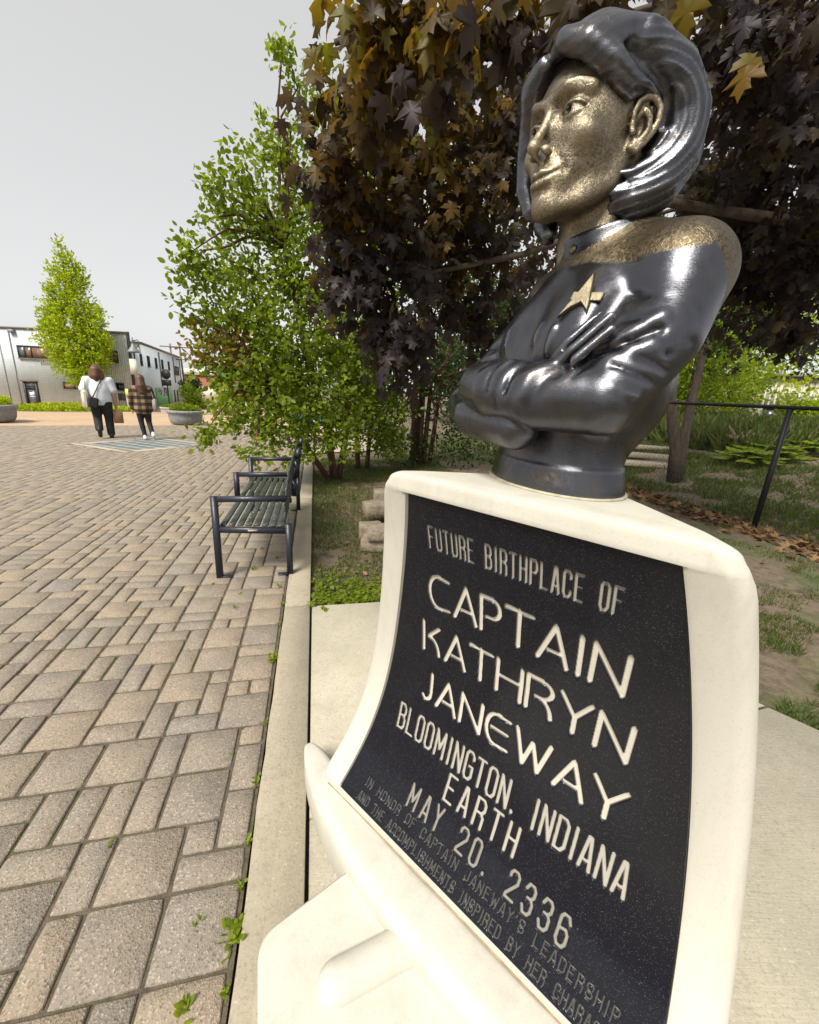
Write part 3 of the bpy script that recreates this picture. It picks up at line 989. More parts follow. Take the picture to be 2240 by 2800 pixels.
def surface(F):
    d = F.d
    neg = d < 0
    c = np.zeros(tuple(n - 1 for n in F.n), dtype=np.uint8)
    cs = [(i, j, k) for i in (0, 1) for j in (0, 1) for k in (0, 1)]
    nx, ny, nz = F.n
    for i, j, k in cs:
        c += neg[i:nx - 1 + i, j:ny - 1 + j, k:nz - 1 + k]
    act = np.argwhere((c > 0) & (c < 8))
    idx = np.full(c.shape, -1, dtype=np.int64)
    idx[tuple(act.T)] = np.arange(len(act))
    acc = np.zeros((len(act), 3)); cnt = np.zeros(len(act))
    for a in range(len(cs)):
        for b in range(a + 1, len(cs)):
            p, q = np.array(cs[a]), np.array(cs[b])
            if np.abs(p - q).sum() != 1: continue
            va = d[tuple((act + p).T)]; vb = d[tuple((act + q).T)]
            m = (va < 0) != (vb < 0)
            t = np.where(m, va / np.where(m, va - vb, 1), 0)
            acc += np.where(m[:, None], p + t[:, None] * (q - p), 0); cnt += m
    V = F.lo + (act + acc / cnt[:, None]) * F.h
    faces = []
    for ax in range(3):
        o1, o2 = (ax + 1) % 3, (ax + 2) % 3
        sl0 = [slice(None)] * 3; sl1 = [slice(None)] * 3
        sl0[ax] = slice(0, -1); sl1[ax] = slice(1, None)
        ch = neg[tuple(sl0)] != neg[tuple(sl1)]
        e = np.argwhere(ch)
        e = e[(e[:, o1] > 0) & (e[:, o2] > 0) & (e[:, o1] < F.n[o1] - 1) & (e[:, o2] < F.n[o2] - 1)]
        u = np.zeros(3, int); u[o1] = 1
        w = np.zeros(3, int); w[o2] = 1
        quad = np.stack([idx[tuple((e - u - w).T)], idx[tuple((e - w).T)], idx[tuple(e.T)], idx[tuple((e - u).T)]], 1)
        flip = neg[tuple(e.T)]
        quad = np.where(flip[:, None], quad, quad[:, ::-1])
        faces.append(quad)
    faces = np.concatenate(faces)
    faces = faces[(faces >= 0).all(1)]
    return V, faces
def relax(V, f, it):
    """evens out the sampling steps of the sculpted surface"""
    a = np.concatenate([f[:, 0], f[:, 1], f[:, 2], f[:, 3]]); b = np.concatenate([f[:, 1], f[:, 2], f[:, 3], f[:, 0]])
    i = np.concatenate([a, b]); j = np.concatenate([b, a])
    n = np.bincount(i, minlength=len(V))[:, None] + 1e-9
    for _ in range(it):
        m = np.stack([np.bincount(i, weights=V[j, k], minlength=len(V)) for k in range(3)], 1) / n
        V = V * .45 + m * .55
    return V
def vnoise(X, Y, Z, f, seed=0):
    """cheap smooth noise from summed sines"""
    r = np.random.default_rng(seed)
    out = 0
    for i in range(5):
        k = r.normal(size=3); k = k / np.linalg.norm(k) * f * (0.7 + 0.25 * i)
        out = out + np.sin(X * k[0] + Y * k[1] + Z * k[2] + r.uniform(0, 6.28)) / (1 + .35 * i)
    return (out / 3.0).astype(np.float32)

# ------------------------------------------------------------------ bronze
def mat_bronze(name, dark, gold, rough_d, rough_g, attr_name, line_scale, gold_floor=0.25):
    """patinated bronze: dark in the hollows, rubbed on raised parts, chased with wavy tool lines where the attribute says gold"""
    m, nt, bs = new_mat(name)
    v = coords(nt)
    at = nt.nodes.new('ShaderNodeAttribute'); at.attribute_name = attr_name
    geo = nt.nodes.new('ShaderNodeNewGeometry')
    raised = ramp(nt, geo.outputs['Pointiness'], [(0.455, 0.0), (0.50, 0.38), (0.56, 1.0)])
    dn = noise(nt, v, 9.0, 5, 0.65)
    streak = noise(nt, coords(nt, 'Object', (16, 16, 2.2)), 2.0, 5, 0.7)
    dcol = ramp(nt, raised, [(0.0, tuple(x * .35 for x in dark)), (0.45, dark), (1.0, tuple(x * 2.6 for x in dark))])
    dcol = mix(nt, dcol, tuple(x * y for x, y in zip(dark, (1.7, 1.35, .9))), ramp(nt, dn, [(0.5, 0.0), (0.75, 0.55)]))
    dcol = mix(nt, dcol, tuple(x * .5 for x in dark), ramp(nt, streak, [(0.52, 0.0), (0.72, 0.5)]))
    wv = N(nt, 'ShaderNodeTexNoise', Scale=line_scale, Detail=2.0, Roughness=0.5, Distortion=2.2)
    nt.links.new(v, wv.inputs['Vector'])
    ln = ramp(nt, wv.outputs['Fac'], [(0.40, 0.0), (0.47, 1.0), (0.53, 1.0), (0.60, 0.0)])
    patch = noise(nt, v, 11.0, 4, 0.6)
    wear = math_n(nt, 'ADD', math_n(nt, 'MULTIPLY', raised, 0.75), math_n(nt, 'MULTIPLY', math_n(nt, 'SUBTRACT', patch, 0.5), 0.9))
    wear = math_n(nt, 'ADD', wear, math_n(nt, 'MULTIPLY', math_n(nt, 'SUBTRACT', ln, 0.5), 0.36))
    wear = math_n(nt, 'ADD', wear, gold_floor)
    cl = nt.nodes.new('ShaderNodeClamp'); nt.links.new(wear, cl.inputs[0])
    gcol = mix(nt, tuple(x * y for x, y in zip(gold, (.26, .25, .24))), gold, cl.outputs[0])
    c = mix(nt, dcol, gcol, at.outputs['Fac'])
    nt.links.new(c, bs.inputs['Base Color'])
    bs.inputs['Metallic'].default_value = 0.9
    rv = math_n(nt, 'ADD', math_n(nt, 'MULTIPLY', noise(nt, v, 26.0, 5, 0.7), 0.34), rough_d - 0.17)
    rg = math_n(nt, 'ADD', math_n(nt, 'MULTIPLY', patch, 0.24), rough_g - 0.12)
    rm = nt.nodes.new('ShaderNodeMix'); nt.links.new(at.outputs['Fac'], rm.inputs[0]); nt.links.new(rv, rm.inputs[2]); nt.links.new(rg, rm.inputs[3])
    nt.links.new(rm.outputs[0], bs.inputs['Roughness'])
    sc = mix(nt, noise(nt, coords(nt, 'Object', (1, 1, 4)), 85.0, 4, 0.75, 1.2), noise(nt, v, 24.0, 3), 0.5)
    h = mix(nt, sc, ln, at.outputs['Fac'])
    b = nt.nodes.new('ShaderNodeBump'); b.inputs['Distance'].default_value = 0.002
    st = math_n(nt, 'ADD', math_n(nt, 'MULTIPLY', at.outputs['Fac'], -0.02), 0.34)
    nt.links.new(st, b.inputs['Strength']); nt.links.new(h, b.inputs['Height']); nt.links.new(b.outputs[0], bs.inputs['Normal'])
    return m
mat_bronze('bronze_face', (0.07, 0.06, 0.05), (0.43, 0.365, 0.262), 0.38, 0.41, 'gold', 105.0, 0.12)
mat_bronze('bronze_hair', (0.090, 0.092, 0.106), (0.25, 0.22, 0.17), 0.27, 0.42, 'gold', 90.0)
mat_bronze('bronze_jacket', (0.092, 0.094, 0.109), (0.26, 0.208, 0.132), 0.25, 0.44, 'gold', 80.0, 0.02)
simple('brass_badge', (0.21, 0.18, 0.12), 0.46, 0.9, 0.25, 60.0, 0.2, 300.0)
simple('yellow_sealant', (0.40, 0.37, 0.26), 0.8, 0, 0.2, 40.0)

HS = 0.0132            # one head centimetre in metres
def head_field():
    F = Field((-10.5, -9.5, -9.5), (10.5, 13.5, 25), 0.18)
    X, Y, Z = F.X, F.Y, F.Z
    F.d = sd_ell(X, Y, Z, (0, -.8, 13.6), (7.3, 9.2, 7.6))
    F.d = smin(F.d, sd_ell(X, Y, Z, (0, 3.0, 9.6), (6.15, 6.1, 8.9)), 2.4)
    F.d = smin(F.d, sd_cone(X, Y, Z, (0, -2.6, 4.0), (0, -4.2, -9.5), 4.9, 5.2), 1.6)
    for s in (-1, 1):
        add_path(F, [(s * 5.5, -.2, 7.0), (s * 5.0, 1.2, 3.9), (s * 3.3, 5.0, 1.9), (s * 1.2, 7.6, 1.15)], [.9, 1.0, 1.15, 1.2], 2.2)
        add_ell(F, (s * 4.1, 6.6, 8.8), (2.1, 1.9, 1.75), 1.7)
        add_path(F, [(s * 5.6, -2.4, 7.5), (s * 4.2, -1.2, 1), (s * 1.4, 1.3, -8.5)], [1.0, 1.0, .9], 1.8)
    add_ell(F, (0, 8.15, 1.5), (1.6, 1.45, 1.35), 1.6)
    add_ell(F, (0, 7.6, 4.7), (3.2, 2.2, 2.6), 1.8)
    for s in (-1, 1):
        add_path(F, [(s * .9, 8.7, 13.2), (s * 2.8, 8.8, 13.75), (s * 5.0, 7.0, 13.3)], [.6, .72, .6], 1.2)
        add_ell(F, (s * 3.2, 10.0, 11.6), (1.95, 2.5, 1.45), 0.9, 's')
        add_ell(F, (s * 1.4, 9.9, 11.8), (.8, 1.3, 1.2), 0.8, 's')
    add_path(F, [(0, 8.55, 13.4), (0, 8.75, 12.2), (0, 10.0, 9.8), (0, 11.2, 7.9)], [.7, .55, .6, .72], 0.8)
    add_ell(F, (0, 11.3, 7.7), (.8, .8, .72), 0.5)
    for s in (-1, 1):
        add_ell(F, (s * 1.18, 9.95, 7.35), (.56, .85, .6), 0.4)
    add_path(F, [(0, 11.0, 7.0), (0, 9.8, 6.35)], [.32, .35], .4)
    for s in (-1, 1):
        add_ell(F, (s * .66, 10.35, 6.72), (.34, .62, .42), 0.16, 's')
        add_ell(F, (s * 3.2, 7.35, 11.25), (1.5, 1.42, 1.42), 0.06)
    # lids: shells over the ball, opened between two slanted planes
    for s in (-1, 1):
        c = (s * 3.2, 7.35, 11.25)
        sl, X1, Y1, Z1 = F.sub((c[0] - 2.4, c[1] - 1, c[2] - 2), (c[0] + 2.4, c[1] + 2.4, c[2] + 2.2))
        xs = (X1 - c[0]) * s
        ball = sd_ell(X1, Y1, Z1, c, (1.86, 1.68, 1.62))
        up = (11.25 + 0.62 - 0.20 * xs ** 2 + .10 * xs) - Z1 + 0 * Y1
        dn = Z1 - (11.25 - 0.58 + 0.13 * xs ** 2 + .05 * xs) + 0 * Y1
        F.d[sl] = smin(F.d[sl], smax(ball, up.astype(np.float32), .12), .22)
        F.d[sl] = smin(F.d[sl], smax(sd_ell(X1, Y1, Z1, c, (1.82, 1.58, 1.58)), dn.astype(np.float32), .12), .3)
        crease(F, [(s * 1.7, 8.2, 12.05), (s * 3.1, 8.95, 12.5), (s * 4.7, 7.6, 12.05)], .16, -.13)
        # iris and pupil cut
        add_ell(F, (c[0] + .06, 8.85, 11.32), (.52, .55, .52), .04, 's')
        add_ell(F, (c[0] + .22, 8.62, 11.52), (.16, .16, .16), .03)
        # brow hair ridge
        crease(F, [(s * 1.1, 9.3, 13.35), (s * 2.6, 9.35, 14.0), (s * 4.2, 8.3, 14.25), (s * 5.4, 6.8, 13.4)], .40, .30)
        # folds of the cheek and smile
        crease(F, [(s * 1.75, 9.4, 7.3), (s * 2.6, 9.0, 6.3), (s * 3.3, 8.2, 5.0)], .46, -.20)
        crease(F, [(s * 3.3, 7.9, 6.9), (s * 3.9, 7.2, 5.4)], 1.0, .25)
        crease(F, [(s * 1.9, 8.7, 10.0), (s * 3.2, 8.6, 9.75), (s * 4.4, 7.6, 10.2)], .28, -.05)
    up = [(-2.75, 8.35, 4.92), (-1.7, 9.3, 4.74), (-.55, 9.88, 5.0), (0, 9.86, 4.86), (.55, 9.88, 5.0), (1.7, 9.3, 4.74), (2.75, 8.35, 4.92)]
    add_path(F, up, [.16, .40, .46, .44, .46, .40, .16], .25)
    lo = [(-2.4, 8.6, 4.6), (-1.3, 9.45, 3.98), (0, 9.78, 3.82), (1.3, 9.45, 3.98), (2.4, 8.6, 4.6)]
    add_path(F, lo, [.2, .5, .58, .5, .2], .25)
    crease(F, [(-3.05, 8.4, 5.0), (-1.7, 9.7, 4.5), (-.5, 10.25, 4.42), (0, 10.25, 4.36), (.5, 10.25, 4.42), (1.7, 9.7, 4.5), (3.05, 8.4, 5.0)], .2, -.40)
    crease(F, [(0, 10.1, 6.3), (0, 10.15, 5.3)], .3, -.13)
    crease(F, [(-1.3, 9.3, 2.9), (0, 9.6, 2.8), (1.3, 9.3, 2.9)], .5, -.22)
    for s in (-1, 1):
        crease(F, [(s * 3.05, 8.2, 5.1), (s * 3.1, 8.1, 4.6)], .35, -.24)
    # ears
    for s in (-1, 1):
        def E(y, z, o): return (s * (7.2 + (o - 7.2) * .9), .75 + y * .88, 9.6 + (z - 10.5) * .88)
        add_path(F, [E(-.9, 8.0, 6.6), E(-1.5, 10.8, 7.2), E(-1.4, 13.0, 7.3)], [.6, .95, .8], .6)
        add_path(F, [E(-1.2, 8.2, 7.1), E(-1.9, 10.2, 7.9), E(-1.9, 12.4, 8.0)], [.6, .75, .65], .6)
        hx = [E(.3, 10.9, 7.3), E(.45, 12.2, 7.45), E(.05, 13.4, 7.75), E(-1.0, 14.1, 8.2), E(-2.2, 13.9, 8.7), E(-3.1, 12.8, 9.1), E(-3.2, 11.3, 9.0), E(-2.7, 9.8, 8.5), E(-1.9, 8.6, 7.9), E(-1.0, 7.8, 7.4), E(-.3, 8.1, 7.1)]
        add_path(F, hx, [.3, .36, .4, .42, .44, .44, .42, .4, .42, .52, .45], .22)
        add_ell(F, E(-.75, 10.5, 8.1), (.95, .85, 1.3), .25, 's')
        add_path(F, [E(-.5, 12.9, 8.1), E(-1.5, 13.0, 8.6), E(-2.2, 12.0, 8.9)], [.28, .3, .26], .2, 's')
        add_path(F, [E(-1.1, 12.5, 8.1), E(-1.9, 11.6, 8.5), E(-2.0, 10.3, 8.3), E(-1.5, 9.2, 7.8)], .34, .25)
        add_path(F, [E(.25, 10.7, 7.2), E(.1, 9.9, 7.35)], [.35, .42], .3)
    return F
def head_mesh():
    F = head_field()
    V, f = surface(F)
    V = relax(V, f, 1) * HS
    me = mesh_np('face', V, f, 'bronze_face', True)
    z = V[:, 2] / HS; y = V[:, 1] / HS; x = V[:, 0] / HS
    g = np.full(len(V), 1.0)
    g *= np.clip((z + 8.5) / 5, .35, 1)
    # darker metal in the hollows of the eyes, nostrils, mouth line and ear bowl
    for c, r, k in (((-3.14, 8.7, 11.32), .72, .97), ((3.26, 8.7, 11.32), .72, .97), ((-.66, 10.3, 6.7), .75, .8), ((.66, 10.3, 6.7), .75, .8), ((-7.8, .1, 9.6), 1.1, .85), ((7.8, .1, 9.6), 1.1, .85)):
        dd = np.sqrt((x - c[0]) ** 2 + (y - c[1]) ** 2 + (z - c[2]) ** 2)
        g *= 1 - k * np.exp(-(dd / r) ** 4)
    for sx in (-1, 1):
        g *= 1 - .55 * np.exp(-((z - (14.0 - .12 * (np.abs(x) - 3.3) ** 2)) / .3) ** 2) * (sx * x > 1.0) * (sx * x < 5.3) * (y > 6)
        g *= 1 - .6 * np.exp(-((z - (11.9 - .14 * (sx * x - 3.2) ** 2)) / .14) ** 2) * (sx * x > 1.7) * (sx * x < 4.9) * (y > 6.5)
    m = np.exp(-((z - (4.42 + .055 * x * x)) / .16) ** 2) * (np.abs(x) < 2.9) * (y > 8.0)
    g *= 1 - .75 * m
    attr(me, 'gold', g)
    return me
def hair_field():
    F = Field((-14, -16.0, -4), (14, 12, 26.0), 0.22)
    X, Y, Z = F.X, F.Y, F.Z
    F.d = sd_ell(X, Y, Z, (0, -1.9, 13.6), (8.6, 10.4, 8.3))
    F.d = smin(F.d, sd_ell(X, Y, Z, (0, -5.0, 8.8), (9.6, 7.6, 8.6)), 3.0)
    add_ell(F, (-2.4, 4.4, 18.0), (5.0, 4.8, 3.9), 2.0)
    add_ell(F, (4.6, 4.0, 17.8), (4.6, 5.0, 4.2), 2.0)
    # open the face, then the ear and jaw of the left side
    F.d = smax(F.d, -sd_ell(X, Y, Z, (0.2, 9.8, 8.6), (7.2, 7.4, 10.6)), 1.2)
    F.d = smax(F.d, -sd_ell(X, Y, Z, (-8.5, 3.6, 7.8), (5.2, 6.6, 6.4)), 1.2)
    F.d = smax(F.d, -sd_ell(X, Y, Z, (0, 4.5, 0.5), (7.0, 7.5, 6.5)), 2.0)
    F.d = smax(F.d, -sd_cone(X, Y, Z, (0, -3.6, 2.0), (0, -4.6, -9), 5.0, 5.6), 1.0)
    # the great sweep from the parting round the back of the head to the curl at the neck
    add_path(F, [(1.0, 5.4, 20.2), (-3.4, 4.0, 20.2), (-6.7, .4, 18.8), (-8.9, -3.8, 15.8), (-9.8, -6.3, 11.8), (-9.6, -6.4, 7.4), (-8.6, -4.6, 4.2), (-6.8, -1.8, 2.6), (-5.2, .8, 3.0)],
             [.8, 1.8, 2.4, 2.6, 2.7, 2.8, 2.4, 1.7, .5], 1.8)
    add_path(F, [(-8.4, -6.4, 6.5), (-8.2, -5.0, 3.0), (-6.6, -2.8, 1.2), (-4.9, -.6, 1.2)], [2.8, 2.5, 1.8, .8], 1.8)
    # inner curl behind the ear
    add_path(F, [(-8.5, -4.2, 11.0), (-8.8, -4.2, 8.2), (-8.2, -2.8, 6.0), (-6.9, -.8, 4.9), (-5.8, .9, 5.1)], [.9, 1.2, 1.1, .8, .25], .6)
    # front lock of the left, laid back over the top of the ear
    add_path(F, [(1.4, 8.2, 18.9), (-1.8, 9.0, 18.9), (-4.6, 7.9, 17.6), (-6.7, 5.4, 15.4), (-7.6, 2.8, 13.9), (-8.1, .6, 13.7), (-8.8, -1.8, 13.2)], [.7, 1.4, 1.6, 1.5, 1.15, .85, .7], .8)
    add_path(F, [(-6.1, 6.0, 14.8), (-6.9, 4.2, 13.2), (-7.4, 2.4, 12.4), (-7.8, 1.2, 12.8)], [.3, .6, .62, .35], .45)
    # hollow between the lock and the sweep
    crease(F, [(-4.8, 6.6, 18.6), (-7.2, 3.4, 16.8)], .7, -.30)
    crease(F, [(-7.2, 3.4, 16.8), (-8.7, .8, 15.2), (-9.2, -2.4, 13.0), (-9.0, -3.0, 10.2)], .8, -1.0)
    # parting
    crease(F, [(1.9, 9.8, 18.2), (1.8, 7.4, 20.2), (1.4, 3.5, 21.5), (.9, -2, 21.8)], .5, -.7)
    # the curtain on the right that frames the far cheek
    add_path(F, [(2.8, 8.4, 18.9), (5.6, 7.2, 17.4), (7.5, 5.4, 14.2), (8.4, 4.6, 10.5), (8.3, 4.6, 6.8), (7.2, 4.4, 3.6), (6.0, 3.8, 2.4)], [.8, 1.6, 1.9, 1.9, 1.7, 1.3, .6], 1.2)
    add_path(F, [(8.3, -.5, 13), (9.3, -.8, 8), (8.6, -.6, 3.0), (6.6, .4, .6), (5.0, 1.4, .4)], [2.2, 2.4, 2.1, 1.3, .6], 1.4)
    # combed strands: shallow waves and fine lines that follow arcs about a point near the ear
    rho = np.sqrt((Y - 0.8) ** 2 + (Z - 9.8) ** 2) + 0 * X
    nz = vnoise(X, Y, Z, .22, 3)
    ph = rho * 2 * math.pi / 2.3 + .7 * nz + 0.12 * np.abs(X)
    amp = np.clip((5.0 - Y) / 6.0, .25, 1.0)
    st = amp * (.05 * np.sin(ph) + .065 * np.sin(ph * 2.1 + .6 * vnoise(X, Y, Z, .25, 5)) + .05 * np.sin(ph * 4.3 + .9 * nz))
    F.d += st.astype(np.float32)
    return F
def hair_mesh():
    V, f = surface(hair_field())
    V = relax(V, f, 1)
    V = V * HS
    me = mesh_np('hair', V, f, 'bronze_hair', True)
    attr(me, 'gold', np.clip(.25 * np.sin(V[:, 2] * 90 + 40 * V[:, 1]) - .12, 0, .3))
    return me

# torso: x to her right, y forward, z up from the stone; L() mirrors to her left
def torso_field():
    F = Field((-.33, -.235, -.012), (.33, .31, .60), 0.0037)
    X, Y, Z = F.X, F.Y, F.Z
    d = sd_ell(X, Y, Z, (0, .02, -.02), (.198, .142, .30)) 
    low = np.sqrt(((X - .008) / .176) ** 2 + ((Y - .044) / .122) ** 2) 
    # waist column, flaring to the foot
    flare = 1.0 + .02 * (Z < .060) + .06 * np.exp(-(Z / .045) ** 2) - .03 * np.exp(-((Z - .10) / .05) ** 2) + .55 * np.clip(Z - .12, 0, .3)
    col = (low - flare) * .135
    col = smax(col.astype(np.float32), (Z - .30) + 0 * X + 0 * Y, .05)
    F.d = col.astype(np.float32)
    F.d = smin(F.d, sd_ell(X, Y, Z, (0, .010, .30), (.182, .135, .215)), .05)
    F.d = smin(F.d, sd_ell(X, Y, Z, (0, -.015, .40), (.18, .105, .12)), .05)
    F.d = smin(F.d, sd_ell(X, Y, Z, (0, -.040, .225), (.165, .115, .17)), .05)
    for s in (-1, 1):
        add_ell(F, (s * .080, .085, .315), (.085, .078, .085), .06)
        # trapezius and shoulder
        add_path(F, [(s * .05, -.03, .505), (s * .11, -.035, .472), (s * .165, -.03, .445)], [.052, .056, .060], .06)
        add_ell(F, (s * .172, -.028, .432), (.068, .074, .070), .05)
    # her left arm (x<0): over
    Ls, Le, Lw = (-.184, -.035, .422), (-.196, .118, .198), (.072, .226, .214)
    add_path(F, [Ls, (-.204, .028, .315), Le], [.068, .070, .064], .03)
    # her right arm (x>0): under
    Rs, Re, Rw = (.186, -.02, .422), (.246, .168, .168), (-.06, .205, .135)
    add_path(F, [Rs, (.215, .07, .30), Re], [.066, .066, .060], .035)
    add_path(F, [Re, (.11, .214, .150), Rw], [.064, .058, .048], .005)
    add_path(F, [Le, (-.09, .192, .198), (.0, .224, .208), Lw, (.105, .212, .218)], [.064, .066, .062, .056, .040], .003)
    # collar and neck stub
    F.d = smin(F.d, sd_cone(X, Y, Z, (0, -.002, .44), (0, .018, .560), .090, .084), .020)
    # hollow inside the collar rim
    F.d = smax(F.d, -sd_cone(X, Y, Z, (0, .012, .520), (0, .022, .62), .074, .078), .006)
    F.d = smax(F.d, (Z - (.548 - .30 * Y)) + 0 * X, .006)
    # ---- folds
    cr = lambda p, s_, a: crease(F, p, s_, a)
    # zip line and collar seam
    cr([(.004, .150, .475), (.010, .178, .40), (.018, .178, .345)], .0045, -.0045)
    cr([(.012, .150, .475), (.018, .178, .40), (.026, .178, .345)], .006, .003)
    for s in (-1, 1):
        cr([(s * .082, -.02, .478), (s * .060, .055, .468), (0, .085, .462)], .005, -.004)
    # yoke seam across the chest and shoulder
    cr([(-.03, .105, .455), (-.08, .10, .452), (-.13, .075, .445), (-.18, .045, .440), (-.235, .0, .425), (-.25, -.055, .36)], .004, -.0035)
    cr([(.03, .105, .455), (.08, .10, .452), (.13, .075, .445), (.18, .045, .440), (.235, .0, .425), (.25, -.055, .36)], .004, -.0035)
    for k in range(3):
        ox, oy, oz = -.0185 * k, .004 * k, -.0165 * k
        tipk = (1.0, 1.06, 1.0, .86)[k]
        p0, p1_ = Vector((-.100, .188, .236)), Vector((-.168, .128, .348))
        q = [p0, p0.lerp(p1_, .5) + Vector((-.004, .010, .006)), p0.lerp(p1_, tipk)]
        add_path(F, [(a.x + ox, a.y + oy, a.z + oz) for a in q], [.0108, .0102, .0086], .0015)
    # her left armpit: deep folds running from the breast up to the shoulder
    cr([(-.135, .15, .245), (-.160, .125, .33), (-.168, .095, .395)], .013, -.018)
    cr([(-.085, .185, .26), (-.095, .175, .33)], .007, .006)
    cr([(-.165, .135, .29), (-.205, .115, .305), (-.245, .075, .335)], .009, .010)
    cr([(-.165, .145, .272), (-.21, .125, .285), (-.25, .085, .312)], .008, -.011)
    cr([(-.16, .155, .252), (-.215, .14, .262), (-.255, .09, .288)], .009, .008)
    # elbow bunching on her left forearm
    for k, (xx, zz) in enumerate([(-.165, .23), (-.135, .235), (-.10, .245), (-.055, .25), (-.01, .255)]):
        cr([(xx, .16 + .03 * k * .6, zz + .035), (xx + .012, .225 + .008 * k, zz), (xx + .018, .24 + .006 * k, zz - .045)], .011, (-.009, .008, -.007, .006, -.005)[k])
    # crisp pleats round the sleeves
    rf = random.Random(8)
    for k in range(9):
        t = k / 8
        bx, by, bz = -.185 + .20 * t, .125 + .085 * min(1, t * 1.6), .200 + .012 * t
        r_ = .066 - .006 * t
        a0 = rf.uniform(-.2, .5); sw = rf.uniform(-.02, .02)
        pts = [(bx + sw * (q_ - .5) - .004 * q_, by + r_ * math.cos(a0 + 1.5 - 1.9 * q_), bz + r_ * math.sin(a0 + 1.5 - 1.9 * q_)) for q_ in (0, .25, .5, .75, 1)]
        cr(pts, rf.uniform(.0045, .007), rf.choice((-1, 1)) * rf.uniform(.004, .0065))
    for k in range(7):
        t = .25 + .65 * k / 6
        bx, by, bz = -.19 - .012 * t, -.03 + .14 * t, .42 - .22 * t
        a0 = rf.uniform(-.4, .2)
        pts = [(bx - .068 * math.sin(a0 + 1.7 * q_ - .2), by + .066 * math.cos(a0 + 1.7 * q_ - .2), bz + .035 * (.5 - q_)) for q_ in (0, .3, .6, 1)]
        cr(pts, rf.uniform(.005, .008), rf.choice((-1, 1)) * rf.uniform(.004, .0065))
    # folds of the chest pulled towards the crossing of the arms
    for k, x0 in enumerate((-.045, -.02, .008, .034, .06, .088)):
        cr([(x0, .205, .255), (x0 * 1.05 + .004, .188, .30), (x0 * 1.15 + .012, .172, .345 + .01 * (k % 3))], .0075, (.006, -.007, .007, -.006, .006, -.006)[k])
    # her right sleeve
    for k in range(5):
        zz = .30 - .028 * k
        cr([(.185, .125 + .02 * k, zz + .02), (.25, .13 + .014 * k, zz), (.295, .08 + .016 * k, zz - .012)], .010, (-.007, .008, -.008, .008, -.006)[k])
    cr([(.22, .225, .20), (.16, .255, .185), (.08, .262, .185)], .010, -.007)
    cr([(.25, .215, .165), (.17, .25, .15), (.08, .255, .145)], .012, .006)
    # drapes below the arms
    for k, x0 in enumerate((-.17, -.12, -.185, -.07, -.19)):
        y0 = .09 if k != 2 else .0
        cr([(x0 * .98, .105 - .02 * k, .17), (x0 * .95, .11 - .022 * k, .115), (x0 * .96, .10 - .02 * k, .085)], .010, (.006, -.006, .007, .005, -.007)[k])
    # back seam and slack of the back
    cr([(-.20, -.05, .40), (-.19, -.085, .28), (-.165, -.085, .12)], .007, -.006)
    cr([(-.16, -.10, .34), (-.15, -.105, .2), (-.13, -.10, .1)], .014, .006)
    F.d += (.0016 * vnoise(X, Y, Z, 38, 11)).astype(np.float32)
    F.d = smax(F.d, (-Z - .002) + 0 * X + 0 * Y, .004)
    return F
def torso_mesh():
    V, f = surface(torso_field())
    V = relax(V, f, 3)
    me = mesh_np('jacket', V, f, 'bronze_jacket', True)
    x, y, z = V.T
    zb = np.where(y > 0, .440 + .25 * np.clip(y - .03, 0, 1) - .06 * np.abs(x), .440 + 1.9 * y) + np.clip(np.abs(x) - .15, 0, 1) * .25
    g = np.clip((z - zb) / .004, 0, 1) * (np.hypot(x, y - .005) > .094)
    g *= np.clip((z - .10) / .1, 0, 1)
    rub = np.clip(1 - np.hypot((x + .1) / .05, (z - .03) / .03), 0, 1) * .6
    attr(me, 'gold', np.clip(np.maximum(g * .95, rub), 0, 1))
    return me

BUST_AZ = math.radians(-111.4 - 50.0)
_bp = (0 + PED_C) * PW + (-1.01) * PN
BUST_Z = 1.290
bust = thing('bronze_bust', 'dark bronze bust of a woman with crossed arms on the stone pedestal', 'statue', (float(_bp[0]), float(_bp[1]), BUST_Z), BUST_AZ - math.pi / 2)
torso = link('jacket', torso_mesh(), bust)
tag(torso, 'dark bronze jacket with rubbed golden shoulders and folded arms')
_hrot = math.radians(10)
_hloc = (0, 0.073, 0.536)
face = link('face', head_mesh(), bust, _hloc, (math.radians(-2), 0, _hrot))
tag(face, 'rubbed golden bronze face and neck')
hair = link('hair', hair_mesh(), face)
tag(hair, 'swept dark bronze bob haircut')
MB().lathe([(.0, 0.0), (.206, 0.0), (.208, .002), (.203, .005), (.0, .005)], 60).obj('sealant_ring', 'yellow_sealant', bust, smooth=True)
_sr = bpy.data.objects['sealant_ring']; _sr.scale = (.94, .67, 1.0); _sr.location = (.008, .044, 0)

# badge and collar stud, laid on the cloth
from mathutils.bvhtree import BVHTree
def on_torso(x, z):
    bv = BVHTree.FromPolygons([tuple(v.co) for v in torso.data.vertices], [tuple(p.vertices) for p in torso.data.polygons])
    hit = bv.ray_cast(Vector((x, 1.0, z)), Vector((0, -1, 0)))
    return hit[0], hit[1]
def place_on(o, x, z, lift=0.0, spin=0.0):
    p, n = on_torso(x, z)
    n = Vector((n.x, n.y, n.z * .6)).normalized()
    up = Vector((0, 0, 1)); r_ = up.cross(n).normalized(); up = n.cross(r_)
    M = Matrix((r_, up, n)).transposed().to_4x4()
    o.matrix_local = Matrix.Translation(p + n * lift) @ M @ Matrix.Rotation(spin, 4, 'Z')
def extr(poly, t0, t1):
    return MB().prism(poly, t0, t1, bev=(t1 - t0) * .4)
badge = link('badge', None, bust)
delta = [(.004, .046), (.012, .012), (.019, -.018), (.021, -.032), (.012, -.022), (.002, -.013), (-.014, -.024), (-.031, -.044), (-.020, -.014), (-.007, .018)]
delta = delta[::-1]
